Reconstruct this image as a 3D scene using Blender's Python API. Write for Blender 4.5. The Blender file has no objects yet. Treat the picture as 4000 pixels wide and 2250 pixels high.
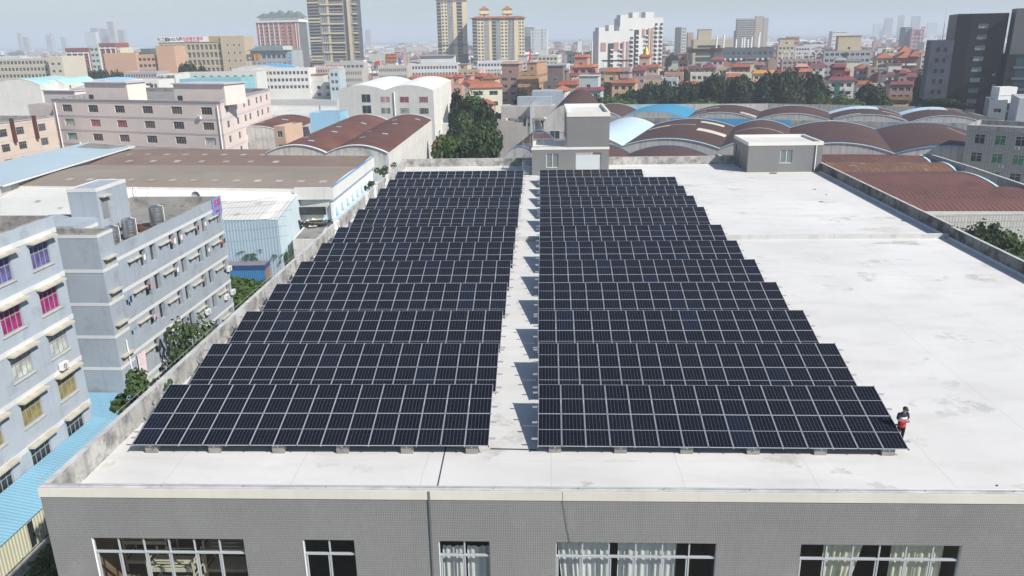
import bpy, math, random
from mathutils import Vector, Matrix
R=math.radians
SC=bpy.context.scene
COL=SC.collection
# ---------------------------------------------------------------- camera, light, sky
ZC=17.4856; FPX=3051.57; PIT=R(17.8653); ROL=R(-0.94626)
ca,sa=math.cos(ROL),math.sin(ROL)
F_=Vector((0,math.cos(PIT),-math.sin(PIT))); u0=Vector((0,math.sin(PIT),math.cos(PIT))); r0=Vector((1,0,0))
R_=r0*ca+u0*sa; U_=-r0*sa+u0*ca
CAM=Vector((0,0,ZC))
cd=bpy.data.cameras.new('camera'); cam=bpy.data.objects.new('camera',cd); COL.objects.link(cam); SC.camera=cam
cd.sensor_width=36; cd.lens=FPX/4000*36; cd.clip_start=0.5; cd.clip_end=30000
cam.matrix_world=Matrix(((R_.x,U_.x,-F_.x,0),(R_.y,U_.y,-F_.y,0),(R_.z,U_.z,-F_.z,ZC),(0,0,0,1)))
SUN_AZ,SUN_EL=R(128),R(42)
sd=Vector((math.cos(SUN_EL)*math.sin(SUN_AZ),math.cos(SUN_EL)*math.cos(SUN_AZ),math.sin(SUN_EL)))
sl=bpy.data.lights.new('sun','SUN'); so=bpy.data.objects.new('sun',sl); COL.objects.link(so)
so.location=(60,-60,120); so.rotation_euler=sd.to_track_quat('Z','Y').to_euler()
sl.energy=4.4; sl.angle=R(.55); sl.color=(1,.95,.875)
W=bpy.data.worlds.new('World'); SC.world=W; W.use_nodes=True
nt=W.node_tree; bg=nt.nodes['Background']; sk=nt.nodes.new('ShaderNodeTexSky'); sk.sky_type='NISHITA'; sk.sun_disc=False
sk.sun_elevation=SUN_EL; sk.sun_rotation=SUN_AZ; sk.air_density=1.0; sk.dust_density=.8; sk.ozone_density=3.0; sk.altitude=50
nt.links.new(sk.outputs[0],bg.inputs[0]); bg.inputs[1].default_value=.078
SC.view_settings.view_transform='Standard'; SC.view_settings.look='None'; SC.view_settings.gamma=1; SC.view_settings.exposure=.44
SC.cycles.use_denoising=True; SC.cycles.max_bounces=6; SC.cycles.transparent_max_bounces=12; SC.cycles.volume_bounces=1
SC.cycles.sample_clamp_indirect=6
ZG=-20.
rnd=random.Random(7)
# ---------------------------------------------------------------- survey helpers: photo measurements -> metres
ORG=dict(z1=(0,0,2.415),z2=(1000,0,2.415),z3=(2000,0,2.415),z4=(3000,0,2.415),z5=(0,500,2.415),z6=(1000,500,2.415),z7=(2000,400,2.415),z8=(3000,400,2.415),z9=(0,1000,2.415),za=(0,1650,2.415),zb=(1000,1650,2.415),zc=(2000,1650,2.415),zd=(3000,1650,2.415),
 t1=(900,0,4.025),t2=(1500,0,4.025),t3=(2100,0,4.025),t4=(2650,60,4.025),t5=(3100,60,4.025),t6=(3500,0,2.898),t7=(1900,180,4.025),t8=(0,80,1.95),zC=(1200,640,3.6225),zD=(850,1000,3.6225))
def S(o,x,y): a=ORG[o]; return (a[0]+x/a[2],a[1]+y/a[2])
def ray(p): return F_+R_*((p[0]-2000)/FPX)+U_*((1125-p[1])/FPX)
def at(p,z): d=ray(p); return CAM+d*((z-ZC)/d.z)
def aty(p,Y): d=ray(p); return CAM+d*(Y/d.y)
def onp(p,A,B):
    d=ray(p); ex,ey=B[0]-A[0],B[1]-A[1]; n=(-ey,ex)
    return CAM+d*((n[0]*A[0]+n[1]*A[1])/(n[0]*d.x+n[1]*d.y))
# ---------------------------------------------------------------- materials
MATS={}
def nodes(name):
    m=bpy.data.materials.new(name); m.use_nodes=True; t=m.node_tree; b=t.nodes['Principled BSDF']; return m,t,b
def N(t,typ,**k):
    n=t.nodes.new(typ)
    for a,v in k.items():
        if a.startswith('i_'):
            n.inputs[int(a[2:]) if a[2:].isdigit() else a[2:].replace('_',' ')].default_value=v
        else: setattr(n,a,v)
    return n
def L(t,a,b): t.links.new(a,b)
def mixc(t,fac,a,b,mode='MIX'):
    n=t.nodes.new('ShaderNodeMix'); n.data_type='RGBA'; n.blend_type=mode
    for s,v in ((n.inputs[0],fac),(n.inputs[6],a),(n.inputs[7],b)):
        if hasattr(v,'is_linked'): t.links.new(v,s)
        elif isinstance(v,(int,float)): s.default_value=v
        else: s.default_value=(*v[:3],1)
    return n.outputs[2]
def ramp(t,src,lo,hi,a=0.,b=1.):
    n=t.nodes.new('ShaderNodeMapRange'); n.inputs[1].default_value=lo; n.inputs[2].default_value=hi; n.inputs[3].default_value=a; n.inputs[4].default_value=b
    t.links.new(src,n.inputs[0]); return n.outputs[0]
def noise(t,vec,scale,detail=5,rough=.55,sx=None):
    if sx:
        mp=t.nodes.new('ShaderNodeMapping'); mp.inputs[3].default_value=sx; t.links.new(vec,mp.inputs[0]); vec=mp.outputs[0]
    n=t.nodes.new('ShaderNodeTexNoise'); n.inputs['Scale'].default_value=scale; n.inputs['Detail'].default_value=detail; n.inputs['Roughness'].default_value=rough
    t.links.new(vec,n.inputs['Vector']); return n.outputs['Fac']
def mat(name,col,rough=.8,var=.18,vs=.35,stain=None,sthr=.58,ss=.25,streak=None,stk=.6,tile=None,corr=None,metal=0,spec=.3,bump=0,rand=0,fine=0):
    """painted or cast surface: broad tone change, stain patches, rain streaks, optional tiling or corrugation"""
    if name in MATS: return MATS[name]
    m,t,b=nodes(name); tc=N(t,'ShaderNodeTexCoord').outputs['Object']
    ov=tc
    if rand:
        oi=N(t,'ShaderNodeObjectInfo'); va=N(t,'ShaderNodeVectorMath',operation='SCALE',i_0=(37,19,11)); L(t,oi.outputs['Random'],va.inputs['Scale'])
        ad=N(t,'ShaderNodeVectorMath',operation='ADD'); L(t,tc,ad.inputs[0]); L(t,va.outputs[0],ad.inputs[1]); ov=ad.outputs[0]
    n1=noise(t,ov,vs,6)
    c=mixc(t,ramp(t,n1,.3,.7),[x*(1-var) for x in col],[min(1,x*(1+var*.6)) for x in col])
    if fine: c=mixc(t,ramp(t,noise(t,ov,fine,3),.35,.65),c,[x*.72 for x in col],'MIX') if False else mixc(t,ramp(t,noise(t,ov,fine,3),.3,.75,0,.35),c,[x*.6 for x in col])
    if stain: c=mixc(t,ramp(t,noise(t,ov,ss,8,.65),sthr,sthr+.16,0,.85),c,stain)
    if streak: c=mixc(t,ramp(t,noise(t,ov,1.,5,.6,(1.6,1.6,.09)),.52,.72,0,stk),c,streak)
    if tile:
        w,h,mort,mc,mst=tile
        sp=N(t,'ShaderNodeSeparateXYZ'); L(t,tc,sp.inputs[0]); sm=N(t,'ShaderNodeMath',operation='ADD'); L(t,sp.outputs[0],sm.inputs[0]); L(t,sp.outputs[1],sm.inputs[1])
        cb=N(t,'ShaderNodeCombineXYZ'); L(t,sm.outputs[0],cb.inputs[0]); L(t,sp.outputs[2],cb.inputs[1])
        bt=N(t,'ShaderNodeTexBrick'); bt.offset=0; bt.inputs['Scale'].default_value=1; bt.inputs['Brick Width'].default_value=w; bt.inputs['Row Height'].default_value=h; bt.inputs['Mortar Size'].default_value=mort
        bt.inputs['Color1'].default_value=(0.93,.93,.93,1); bt.inputs['Color2'].default_value=(1.05,1.05,1.05,1); bt.inputs['Mortar Smooth'].default_value=.2; bt.inputs['Bias'].default_value=0
        L(t,cb.outputs[0],bt.inputs['Vector'])
        tl=mixc(t,1.,c,bt.outputs['Color'],'MULTIPLY'); fm=N(t,'ShaderNodeMath',operation='MULTIPLY',i_1=mst); L(t,bt.outputs['Fac'],fm.inputs[0])
        c=mixc(t,fm.outputs[0],tl,mc)
    if corr:
        ax,pitch,dep=corr
        sp=N(t,'ShaderNodeSeparateXYZ'); L(t,tc,sp.inputs[0]); a=N(t,'ShaderNodeMath',operation='MULTIPLY',i_1=2*math.pi/pitch); L(t,sp.outputs[ax],a.inputs[0]); s=N(t,'ShaderNodeMath',operation='SINE'); L(t,a.outputs[0],s.inputs[0])
        c=mixc(t,ramp(t,s.outputs[0],-.2,1,0,.35),c,[x*.6 for x in col])
        bp=N(t,'ShaderNodeBump',i_Strength=dep,i_Distance=.03); L(t,s.outputs[0],bp.inputs['Height']); L(t,bp.outputs[0],b.inputs['Normal'])
    elif bump:
        bp=N(t,'ShaderNodeBump',i_Strength=bump,i_Distance=.02); L(t,noise(t,tc,8,4),bp.inputs['Height']); L(t,bp.outputs[0],b.inputs['Normal'])
    if rand:
        mr=ramp(t,oi.outputs['Random'],0,1,1-rand,1+rand); mm=N(t,'ShaderNodeVectorMath',operation='SCALE'); L(t,c,mm.inputs[0]); L(t,mr,mm.inputs['Scale']); c=mm.outputs[0]
    L(t,c,b.inputs['Base Color']); b.inputs['Roughness'].default_value=rough; b.inputs['Metallic'].default_value=metal; b.inputs['Specular IOR Level'].default_value=spec
    MATS[name]=m; return m
def glass(name,col=(.03,.04,.05),rough=.12,rand=.5):
    if name in MATS: return MATS[name]
    m,t,b=nodes(name); oi=N(t,'ShaderNodeObjectInfo'); tc=N(t,'ShaderNodeTexCoord').outputs['Object']
    c=mixc(t,ramp(t,noise(t,tc,1.3,2),.35,.65),[x*.55 for x in col],[x*1.3 for x in col])
    c=mixc(t,ramp(t,oi.outputs['Random'],0,1,0,rand),c,[min(1,x*2.2+.02) for x in col])
    L(t,c,b.inputs['Base Color']); b.inputs['Roughness'].default_value=rough; b.inputs['Specular IOR Level'].default_value=.5
    MATS[name]=m; return m
# ---------------------------------------------------------------- mesh builder
class MB:
    def __init__(s): s.v=[]; s.f=[]; s.m=[]; s.mats=[]; s.sm=[]
    def mi(s,m):
        if m not in s.mats: s.mats.append(m)
        return s.mats.index(m)
    def face(s,pts,m,smooth=False):
        k=len(s.v); s.v+= [tuple(p) for p in pts]; s.f.append(tuple(range(k,k+len(pts)))); s.m.append(s.mi(m)); s.sm.append(smooth)
    def grid(s,rows,m,smooth=True,closed=False):
        k=len(s.v); n=len(rows[0])
        for r in rows: s.v+=[tuple(p) for p in r]
        i=s.mi(m)
        for a in range(len(rows)-1):
            for b in range(n if closed else n-1):
                c=(b+1)%n
                s.f.append((k+a*n+b,k+a*n+c,k+(a+1)*n+c,k+(a+1)*n+b)); s.m.append(i); s.sm.append(smooth)
    def box(s,x0,y0,z0,x1,y1,z1,m,skip=''):
        if x0>x1:x0,x1=x1,x0
        if y0>y1:y0,y1=y1,y0
        if z0>z1:z0,z1=z1,z0
        k=len(s.v); s.v+=[(x0,y0,z0),(x1,y0,z0),(x1,y1,z0),(x0,y1,z0),(x0,y0,z1),(x1,y0,z1),(x1,y1,z1),(x0,y1,z1)]
        F=dict(b=(0,3,2,1),t=(4,5,6,7),f=(0,1,5,4),r=(1,2,6,5),k=(2,3,7,6),l=(3,0,4,7)); i=s.mi(m)
        for a,q in F.items():
            if a in skip: continue
            s.f.append(tuple(k+j for j in q)); s.m.append(i); s.sm.append(False)
    def prism(s,poly,z0,z1,m,mt=None,bottom=False):
        n=len(poly)
        for a in range(n):
            p,q=poly[a],poly[(a+1)%n]; s.face([(p[0],p[1],z0),(q[0],q[1],z0),(q[0],q[1],z1),(p[0],p[1],z1)],m)
        s.face([(p[0],p[1],z1) for p in poly],mt or m)
        if bottom: s.face([(p[0],p[1],z0) for p in reversed(poly)],m)
    def tube(s,pts,r,m,n=8,cap=True,r1=None):
        pts=[Vector(p) for p in pts]; rows=[]
        for i,p in enumerate(pts):
            d=(pts[min(i+1,len(pts)-1)]-pts[max(i-1,0)]).normalized()
            a=d.orthogonal().normalized() if abs(d.z)>.99 else d.cross(Vector((0,0,1))).normalized(); b=d.cross(a)
            rr=r if r1 is None else r+(r1-r)*i/max(1,len(pts)-1)
            rows.append([p+(a*math.cos(2*math.pi*j/n)+b*math.sin(2*math.pi*j/n))*rr for j in range(n)])
        s.grid([[r_[j] for j in range(n)] for r_ in rows],m,True,True)
        if cap: s.face(rows[-1],m); s.face(list(reversed(rows[0])),m)
    def bar(s,a,b,w,h,m):
        a,b=Vector(a),Vector(b); d=(b-a).normalized(); x=(d.cross(Vector((0,0,1))) if abs(d.z)<.99 else Vector((1,0,0))).normalized(); y=x.cross(d).normalized()
        q=[[p+x*(i*w/2)+y*(j*h/2) for i,j in ((-1,-1),(1,-1),(1,1),(-1,1))] for p in (a,b)]
        s.grid(q,m,False,True); s.face(q[1],m); s.face(list(reversed(q[0])),m)
    def mesh(s,name):
        me=bpy.data.meshes.new(name); me.from_pydata(s.v,[],s.f)
        for m in s.mats: me.materials.append(m)
        me.polygons.foreach_set('material_index',s.m); me.polygons.foreach_set('use_smooth',s.sm); me.update(); return me
    def build(s,name,parent=None,loc=(0,0,0),rz=0): return put(name,s.mesh(name),parent,loc,(0,0,rz))
def put(name,me,parent=None,loc=(0,0,0),rot=(0,0,0),scale=None):
    o=bpy.data.objects.new(name,me); COL.objects.link(o); o.location=loc; o.rotation_euler=rot
    if scale: o.scale=scale
    if parent: o.parent=parent
    return o
LAB={}
def tag(o,label,cat,group=None):
    label=' '.join(label.split()); o['label']=label; o['category']=cat
    if group: o['group']=group
    LAB.setdefault(label,[]).append(o); return o
def thing(name,label,cat,loc=(0,0,0),rz=0,group=None):
    o=bpy.data.objects.new(name,None); COL.objects.link(o); o.location=loc; o.rotation_euler=(0,0,rz); o.empty_display_size=.5
    return tag(o,label,cat,group)
def struct(o,kind='structure'): o['kind']=kind; return o
def copy_tree(o,parent=None):
    c=o.copy(); COL.objects.link(c)
    if parent: c.parent=parent
    for ch in list(o.children): copy_tree(ch,c)
    return c
# ---------------------------------------------------------------- walls, windows, buildings
def wall_holes(mb,O,ex,n,Wd,z0,z1,holes,depth,m,mr=None):
    O,ex,n=Vector(O),Vector(ex),Vector(n); mr=mr or m
    hs=[h for h in holes if h[2]>0 and h[0]<Wd and h[3]>z0 and h[1]<z1]
    xs=sorted({0.,Wd,*[max(0,min(Wd,v)) for h in hs for v in (h[0],h[2])]}); zs=sorted({z0,z1,*[max(z0,min(z1,v)) for h in hs for v in (h[1],h[3])]})
    P=lambda x,z,d=0: O+ex*x-n*d+Vector((0,0,z))
    for i in range(len(xs)-1):
        for j in range(len(zs)-1):
            cx,cz=(xs[i]+xs[i+1])/2,(zs[j]+zs[j+1])/2
            if any(h[0]<cx<h[2] and h[1]<cz<h[3] for h in hs): continue
            mb.face([P(xs[i],zs[j]),P(xs[i+1],zs[j]),P(xs[i+1],zs[j+1]),P(xs[i],zs[j+1])],m)
    for x0,a,x1,b in [h[:4] for h in hs]:
        mb.face([P(x0,a),P(x1,a),P(x1,a,depth),P(x0,a,depth)],mr); mb.face([P(x0,b,depth),P(x1,b,depth),P(x1,b),P(x0,b)],mr)
        mb.face([P(x0,a),P(x0,a,depth),P(x0,b,depth),P(x0,b)],mr); mb.face([P(x1,a,depth),P(x1,a),P(x1,b),P(x1,b,depth)],mr)
WCACHE={}
def win_mesh(w,h,gm,fm,nx=2,nz=1,tr=0,fw=.06,sill=None,dep=.05):
    """window: frame, mullions, optional transom at fraction tr of the height, pane, optional sill; outward is -y"""
    key=(round(w,2),round(h,2),gm.name,fm.name if fm else 0,nx,nz,tr,fw,sill.name if sill else 0)
    if key in WCACHE: return WCACHE[key]
    b=MB()
    if fm:
        b.box(0,-.005,0,fw,dep,h,fm); b.box(w-fw,-.005,0,w,dep,h,fm); b.box(fw,-.005,0,w-fw,dep,fw,fm); b.box(fw,-.005,h-fw,w-fw,dep,h,fm)
        for i in range(1,nx): b.box(w*i/nx-fw*.4,0,fw,w*i/nx+fw*.4,dep,h-fw,fm)
        for j in range(1,nz): b.box(fw,.004,h*j/nz-fw*.4,w-fw,dep-.004,h*j/nz+fw*.4,fm)
        if tr: b.box(fw,.004,h*tr-fw*.4,w-fw,dep-.004,h*tr+fw*.4,fm)
    b.face([(0,.03,0),(w,.03,0),(w,.03,h),(0,.03,h)],gm)
    if sill: b.box(-.08,-.16,-.1,w+.08,.0,-.005,sill)
    me=b.mesh('window'); WCACHE[key]=me; return me
FI={'f':0,'r':1,'k':2,'l':3}
def grid_holes(x0,x1,nx,w,zs,h):
    """evenly spaced openings: nx of width w between x0 and x1, one row per sill height in zs (zs measured from the roof edge, negative)"""
    st=(x1-x0)/nx; return [(x0+st*(i+.5)-w/2,z,x0+st*(i+.5)+w/2,z+h) for z in zs for i in range(nx)]
def inset(poly,d):
    n=len(poly); out=[]
    for i in range(n):
        p,q,r=Vector(poly[i-1]),Vector(poly[i]),Vector(poly[(i+1)%n]); e1=(q-p).normalized(); e2=(r-q).normalized(); n1=Vector((-e1.y,e1.x)); n2=Vector((-e2.y,e2.x))
        k=1+n1.dot(n2); out.append(tuple(q+(n1+n2)*(d/max(.2,k))))
    return out
def ring(mb,poly,d0,d1,z0,z1,m):
    a,b=inset(poly,d0),inset(poly,d1); n=len(poly)
    for i in range(n):
        j=(i+1)%n
        mb.face([(*a[i],z0),(*a[j],z0),(*a[j],z1),(*a[i],z1)],m); mb.face([(*b[j],z0),(*b[i],z0),(*b[i],z1),(*b[j],z1)],m)
        mb.face([(*a[i],z1),(*a[j],z1),(*b[j],z1),(*b[i],z1)],m); mb.face([(*a[j],z0),(*a[i],z0),(*b[i],z0),(*b[j],z0)],m)
def building(name,label,cat,P0,P1,ztop,depth,wm,wins={},glassm=None,framem=None,recess=.14,bands=(),roofm=None,par=.9,parm=None,zbase=None,group=None,nx=2,nz=1,tr=0,sill=None,flat=True,flush=False,fw=.06,facem={},maxw=100):
    """flat roofed block; P0,P1 front corners (left,right as seen from outside); depth: metres, a vector, or a pair of corner points; wins: face -> openings, heights from the roof edge"""
    zbase=ZG if zbase is None else zbase
    P0,P1=Vector((P0[0],P0[1])),Vector((P1[0],P1[1])); e=(P1-P0); Wd=e.length; rz=math.atan2(e.y,e.x); H=ztop-zbase; nrm=Vector((-e.y,e.x)).normalized()
    if isinstance(depth,(int,float)): P2,P3=P1+nrm*depth,P0+nrm*depth
    elif isinstance(depth[0],(int,float)): P2,P3=P1+Vector(depth),P0+Vector(depth)
    else: P2,P3=Vector(depth[0][:2]),Vector(depth[1][:2])
    rt=Matrix.Rotation(-rz,2); poly=[tuple(rt@(p-P0)) for p in (P0,P1,P2,P3)]
    t=thing(name,label,cat,(P0.x,P0.y,zbase),rz,group); t['h']=H; b=MB(); parm=parm or wm
    op={k:[(v_[0],v_[1]+H,v_[2],v_[3]+H,*v_[4:]) for v_ in v] for k,v in wins.items()}; fr={}
    for k,i in FI.items():
        p,q=Vector(poly[i]),Vector(poly[(i+1)%4]); ln=(q-p).length; ex=(q-p)/ln; n=(ex.y,-ex.x,0); fr[k]=(p,ex,Vector(n),math.atan2(ex.y,ex.x),ln)
        wall_holes(b,(p.x,p.y,0),(ex.x,ex.y,0),n,ln,0,H,[] if flush else op.get(k,[]),recess,facem.get(k,wm),wm)
    b.build('wall',t)
    if flat:
        r=MB(); th=.25; i=inset(poly,th); r.face([(*p,H-par) for p in i],roofm or wm)
        for k in range(4): j=(k+1)%4; r.face([(*i[j],H-par),(*i[k],H-par),(*i[k],H),(*i[j],H)],parm); r.face([(*poly[k],H),(*poly[j],H),(*i[j],H),(*i[k],H)],parm)
        r.build('roof',t)
    for z,h,m,pr in bands: bb=MB(); ring(bb,poly,-pr,.0,H+z,H+z+h,m); bb.build('band',t)
    gl=glassm if isinstance(glassm,(list,tuple)) else [glassm or glass('window glass')]
    fm=MATS['white frame'] if framem is None else framem; cnt=0; rest=MB()
    for k,v in op.items():
        p,ex,n,ang,ln=fr[k]
        for h in v:
            q=Vector((p.x+ex.x*h[0],p.y+ex.y*h[0],h[1]))+n*(.03 if flush else -recess+.06); g=h[4] if len(h)>4 else rnd.choice(gl)
            me=win_mesh(h[2]-h[0],h[3]-h[1],g,fm or None,nx,nz,tr,fw,sill)
            cnt+=1
            if cnt<=maxw: put('window',me,t,q,(0,0,ang))
            else:
                M=Matrix.Translation(q)@Matrix.Rotation(ang,4,'Z'); k0=len(rest.v); rest.v+=[tuple(M@x.co) for x in me.vertices]
                for pl in me.polygons: rest.f.append(tuple(k0+i for i in pl.vertices)); rest.m.append(rest.mi(me.materials[pl.material_index])); rest.sm.append(False)
    if rest.v: rest.build('window',t)['kind']='stuff'
    return t,Wd,H,fr
def onface(fr,k,s,z,out=0):
    p,ex,n,ang,ln=fr[k]; q=Vector((p.x+ex.x*s,p.y+ex.y*s,z))+n*out; return q,ang
def awning(t,fr,k,s0,s1,z,m,pr=.5,th=.14):
    q,ang=onface(fr,k,s0,z); b=MB(); b.box(0,-pr,0,s1-s0,-.002,th,m); return b.build('canopy',t,q,ang)
def vault_shed(name,label,cat,A,B,depth,n,ze,rise,rm,wm,sky=(),trim=None,zbase=None,group=None,seg=14,lseg=1,wins=(),sidem=None,patches=(),parap=0):
    """n parallel barrel roofs side by side from A to B (gable fronts), running back along depth"""
    zbase=ZG if zbase is None else zbase; A,B=Vector(A[:2]),Vector(B[:2]); e=B-A; Wd=e.length; rz=math.atan2(e.y,e.x); dv=Vector(depth) if not isinstance(depth,(int,float)) else Vector((-e.y,e.x)).normalized()*depth
    d=Matrix.Rotation(-rz,2)@dv; H=ze-zbase; t=thing(name,label,cat,(A.x,A.y,zbase),rz,group); w=Wd/n
    def P(i,u,v,up=0): return Vector((w*(i+u)+d.x*v,d.y*v,H+rise*(1-(2*u-1)**2)+up))
    for i in range(n):
        b=MB(); b.grid([[P(i,u/seg,v/lseg) for u in range(seg+1)] for v in range(lseg+1)],rm); ro=b.build('roof',t)
        tm=trim[i%len(trim)] if isinstance(trim,(list,tuple)) else trim
        if tm:
            for v0,v1 in ((-.004,.008),(.993,1.004)):
                b=MB(); b.grid([[P(i,u/seg,v,.09) for u in range(seg+1)] for v in (v0,v1)],tm,False); b.grid([[P(i,u/seg,v0,z) for u in range(seg+1)] for z in (-.04,.09)],tm,False); b.build('verge_trim',ro)
    for v,flip in ((0.,1),(1.,0)):
        b=MB()
        for i in range(n):
            top=[P(i,u/seg,v,-.02) for u in range(seg+1)]
            for u in range(seg):
                f=[(top[u].x,top[u].y,0),(top[u+1].x,top[u+1].y,0),tuple(top[u+1]),tuple(top[u])]; b.face(f if flip else f[::-1],wm)
        b.build('gable_wall',t)
    for u in (0,n):
        b=MB(); f=[(w*u,0,0),(w*u+d.x,d.y,0),(w*u+d.x,d.y,H),(w*u,0,H)]; b.face(f if u else f[::-1],sidem or wm); b.build('side_wall',t)
    for i,u0,u1,v0,v1,m in sky:
        b=MB(); k=6; b.grid([[P(i,u0+(u1-u0)*a/k,v,.06) for a in range(k+1)] for v in (v0,v1)],m,False); b.build('skylight',t)
    for i,pts,m in patches:
        b=MB()
        for (u0,v0,w0),(u1,v1,w1) in zip(pts,pts[1:]): b.grid([[P(i,u0+k*(w0) ,v0,.08),P(i,u1+k*(w1),v1,.08)] for k in (0,1)],m,False)
        b.build('roof_patch',t)
    def side(wl,face):
        for s,z,ww,hh,g in wl:
            me=win_mesh(ww,hh,g,MATS['white frame'],2)
            if face=='r': ang=math.atan2(d.y,d.x); put('window',me,t,(w*n+d.x*s+.03,d.y*s,H+z),(0,0,ang))
            else: put('window',me,t,(Wd*s,-.03,H+z),(0,0,0))
    if wins: side(wins[1],wins[0])
    return t
def child_mesh(t,name,fn): b=MB(); fn(b); return b.build(name,t)
mat('white frame',(.7,.72,.72),.5,.05)
glass('window glass')
# ---------------------------------------------------------------- the factory whose roof carries the panels
grout=(.42,.42,.41)
TILE=mat('grey tile',(.212,.212,.21),.45,.16,.22,tile=(.068,.112,.008,(.5,.5,.485),.68),spec=.35,stain=(.27,.27,.265),sthr=.56,ss=.5,streak=(.15,.15,.15),stk=.4)
TILE2=mat('grey tile far',(.2,.2,.2),.5,.08,.3,tile=(.12,.12,.01,(.45,.45,.44),.5),spec=.4)
CREAMT=mat('cream tile',(.7,.675,.6),.5,.08,.4,streak=(.55,.5,.42),stk=.25)
PARA=mat('weathered parapet',(.49,.48,.455),.9,.3,.35,stain=(.16,.16,.155),sthr=.47,ss=1.0,streak=(.18,.175,.17),stk=.7,bump=.3,fine=4)
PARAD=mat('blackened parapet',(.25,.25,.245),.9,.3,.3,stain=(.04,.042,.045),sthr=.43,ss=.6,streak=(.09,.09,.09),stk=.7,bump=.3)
CAP=mat('parapet cap',(.5,.5,.5),.9,.25,1.2,stain=(.3,.3,.3),sthr=.55,ss=.8)
STEEL=mat('galvanised steel',(.55,.56,.57),.45,.1,2,metal=.6)
CONC=mat('raw concrete',(.29,.285,.27),.9,.25,1.5,bump=.4,rand=.1)
DARKW=mat('dark metal',(.06,.06,.065),.5)
WHITE=mat('white paint',(.78,.78,.77),.5,.06,.8)
def roof_mat():
    m,t,b=nodes('white roof coating'); tc=N(t,'ShaderNodeTexCoord').outputs['Object']
    c=mixc(t,ramp(t,noise(t,tc,.07,6,.6),.3,.7),(.565,.56,.545),(.69,.685,.67))
    c=mixc(t,ramp(t,noise(t,tc,.45,7,.62,(.5,1.4,1)),.48,.74,0,.6),c,(.49,.48,.455))
    c=mixc(t,ramp(t,noise(t,tc,.21,9,.7),.6,.66,0,.6),c,(.37,.365,.34))
    c=mixc(t,ramp(t,noise(t,tc,1.7,6,.7,(.35,1.3,1)),.6,.78,0,.45),c,(.46,.45,.42))
    c=mixc(t,ramp(t,noise(t,tc,3.1,8,.75),.62,.7,0,.35),c,(.42,.41,.38))
    sp=N(t,'ShaderNodeSeparateXYZ'); L(t,tc,sp.inputs[0])
    wob=ramp(t,noise(t,tc,.4,3),0,1,-.12,.12)
    for ax,st,off,fa in ((0,5.4,1.7,.34),(1,6.2,2.1,.2)):
        a=N(t,'ShaderNodeMath',operation='ADD',i_1=off+500*st); L(t,sp.outputs[ax],a.inputs[0]); a2=N(t,'ShaderNodeMath',operation='ADD'); L(t,a.outputs[0],a2.inputs[0]); L(t,wob,a2.inputs[1])
        md=N(t,'ShaderNodeMath',operation='MODULO',i_1=st); L(t,a2.outputs[0],md.inputs[0])
        ln=ramp(t,md.outputs[0],.02,.045,fa,0); c=mixc(t,ln,c,(.3,.28,.25))
    L(t,c,b.inputs['Base Color']); b.inputs['Roughness'].default_value=.75; b.inputs['Specular IOR Level'].default_value=.25
    bp=N(t,'ShaderNodeBump',i_Strength=.15,i_Distance=.02); L(t,noise(t,tc,1.2,5),bp.inputs['Height']); L(t,bp.outputs[0],b.inputs['Normal'])
    return m
ROOFW=roof_mat()
def clear_glass():
    m,t,b=nodes('clear glass'); t.nodes.remove(b); o=t.nodes['Material Output']
    g=N(t,'ShaderNodeBsdfGlossy'); g.inputs['Roughness'].default_value=.03; tr=N(t,'ShaderNodeBsdfTransparent'); tr.inputs[0].default_value=(.8,.84,.82,1)
    lw=N(t,'ShaderNodeLayerWeight'); pw=N(t,'ShaderNodeMath',operation='POWER',i_1=3.); L(t,lw.outputs['Facing'],pw.inputs[0]); mx=N(t,'ShaderNodeMixShader'); L(t,ramp(t,pw.outputs[0],0,1,.05,.6),mx.inputs[0]); L(t,tr.outputs[0],mx.inputs[1]); L(t,g.outputs[0],mx.inputs[2]); L(t,mx.outputs[0],o.inputs[0]); return m
CLEAR=clear_glass()
PH=1.1
FL=at((149,1905),PH); FRd=(at((4000,1931),PH)-FL); FRd.z=0; FRd.normalize()
RZ0=math.atan2(FRd.y,FRd.x)
hq=thing('factory_building','grey tiled factory with white flat roof carrying the solar arrays','building',(FL.x,FL.y,ZG),RZ0)
MI=Matrix.Rotation(-RZ0,4,'Z')@Matrix.Translation((-FL.x,-FL.y,-ZG))     # world -> factory frame
def loc(p): return MI@Vector((p[0],p[1],p[2] if len(p)>2 else 0))
Rp1,Rp2=loc(at((3205,672),0)),loc(at((4000,1082),0))
BLc=loc(at(S('z6',1415,355),0))
def lx(y): return BLc.x*y/BLc.y
def rx(y): return Rp1.x+(Rp2.x-Rp1.x)*(y-Rp1.y)/(Rp2.y-Rp1.y)
WF=rx(0)+.25; DB=loc(at(S('z7',880,590),0)).y
HZ=-ZG       # roof deck height in the factory frame
G1=[(1.69,7.80,6),(10.16,12.19,2),(15.51,17.50,2),(20.07,26.24,6),(29.43,35.44,6),(39.0,45.1,6)]
holes=[]
for a,b_,n in G1:
    if b_<WF-.5:
        for ztop in (-1.16,-5.2,-9.2): holes.append((a,HZ+ztop-2.6,b_,HZ+ztop))
b=MB(); wall_holes(b,(0,0,0),(1,0,0),(0,-1,0),WF,0,HZ+.70,holes,.18,TILE,WHITE); b.build('wall',hq)
b=MB(); b.face([(WF,0,0),(rx(DB)+.25,DB+.25,0),(rx(DB)+.25,DB+.25,HZ),(WF,0,HZ)],TILE2); b.face([(lx(DB)-.25,DB+.25,0),(0,0,0),(0,0,HZ),(lx(DB)-.25,DB+.25,HZ)],TILE2); b.face([(rx(DB),DB+.25,0),(lx(DB),DB+.25,0),(lx(DB),DB+.25,HZ),(rx(DB),DB+.25,HZ)],TILE2); b.build('wall',hq)
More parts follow.
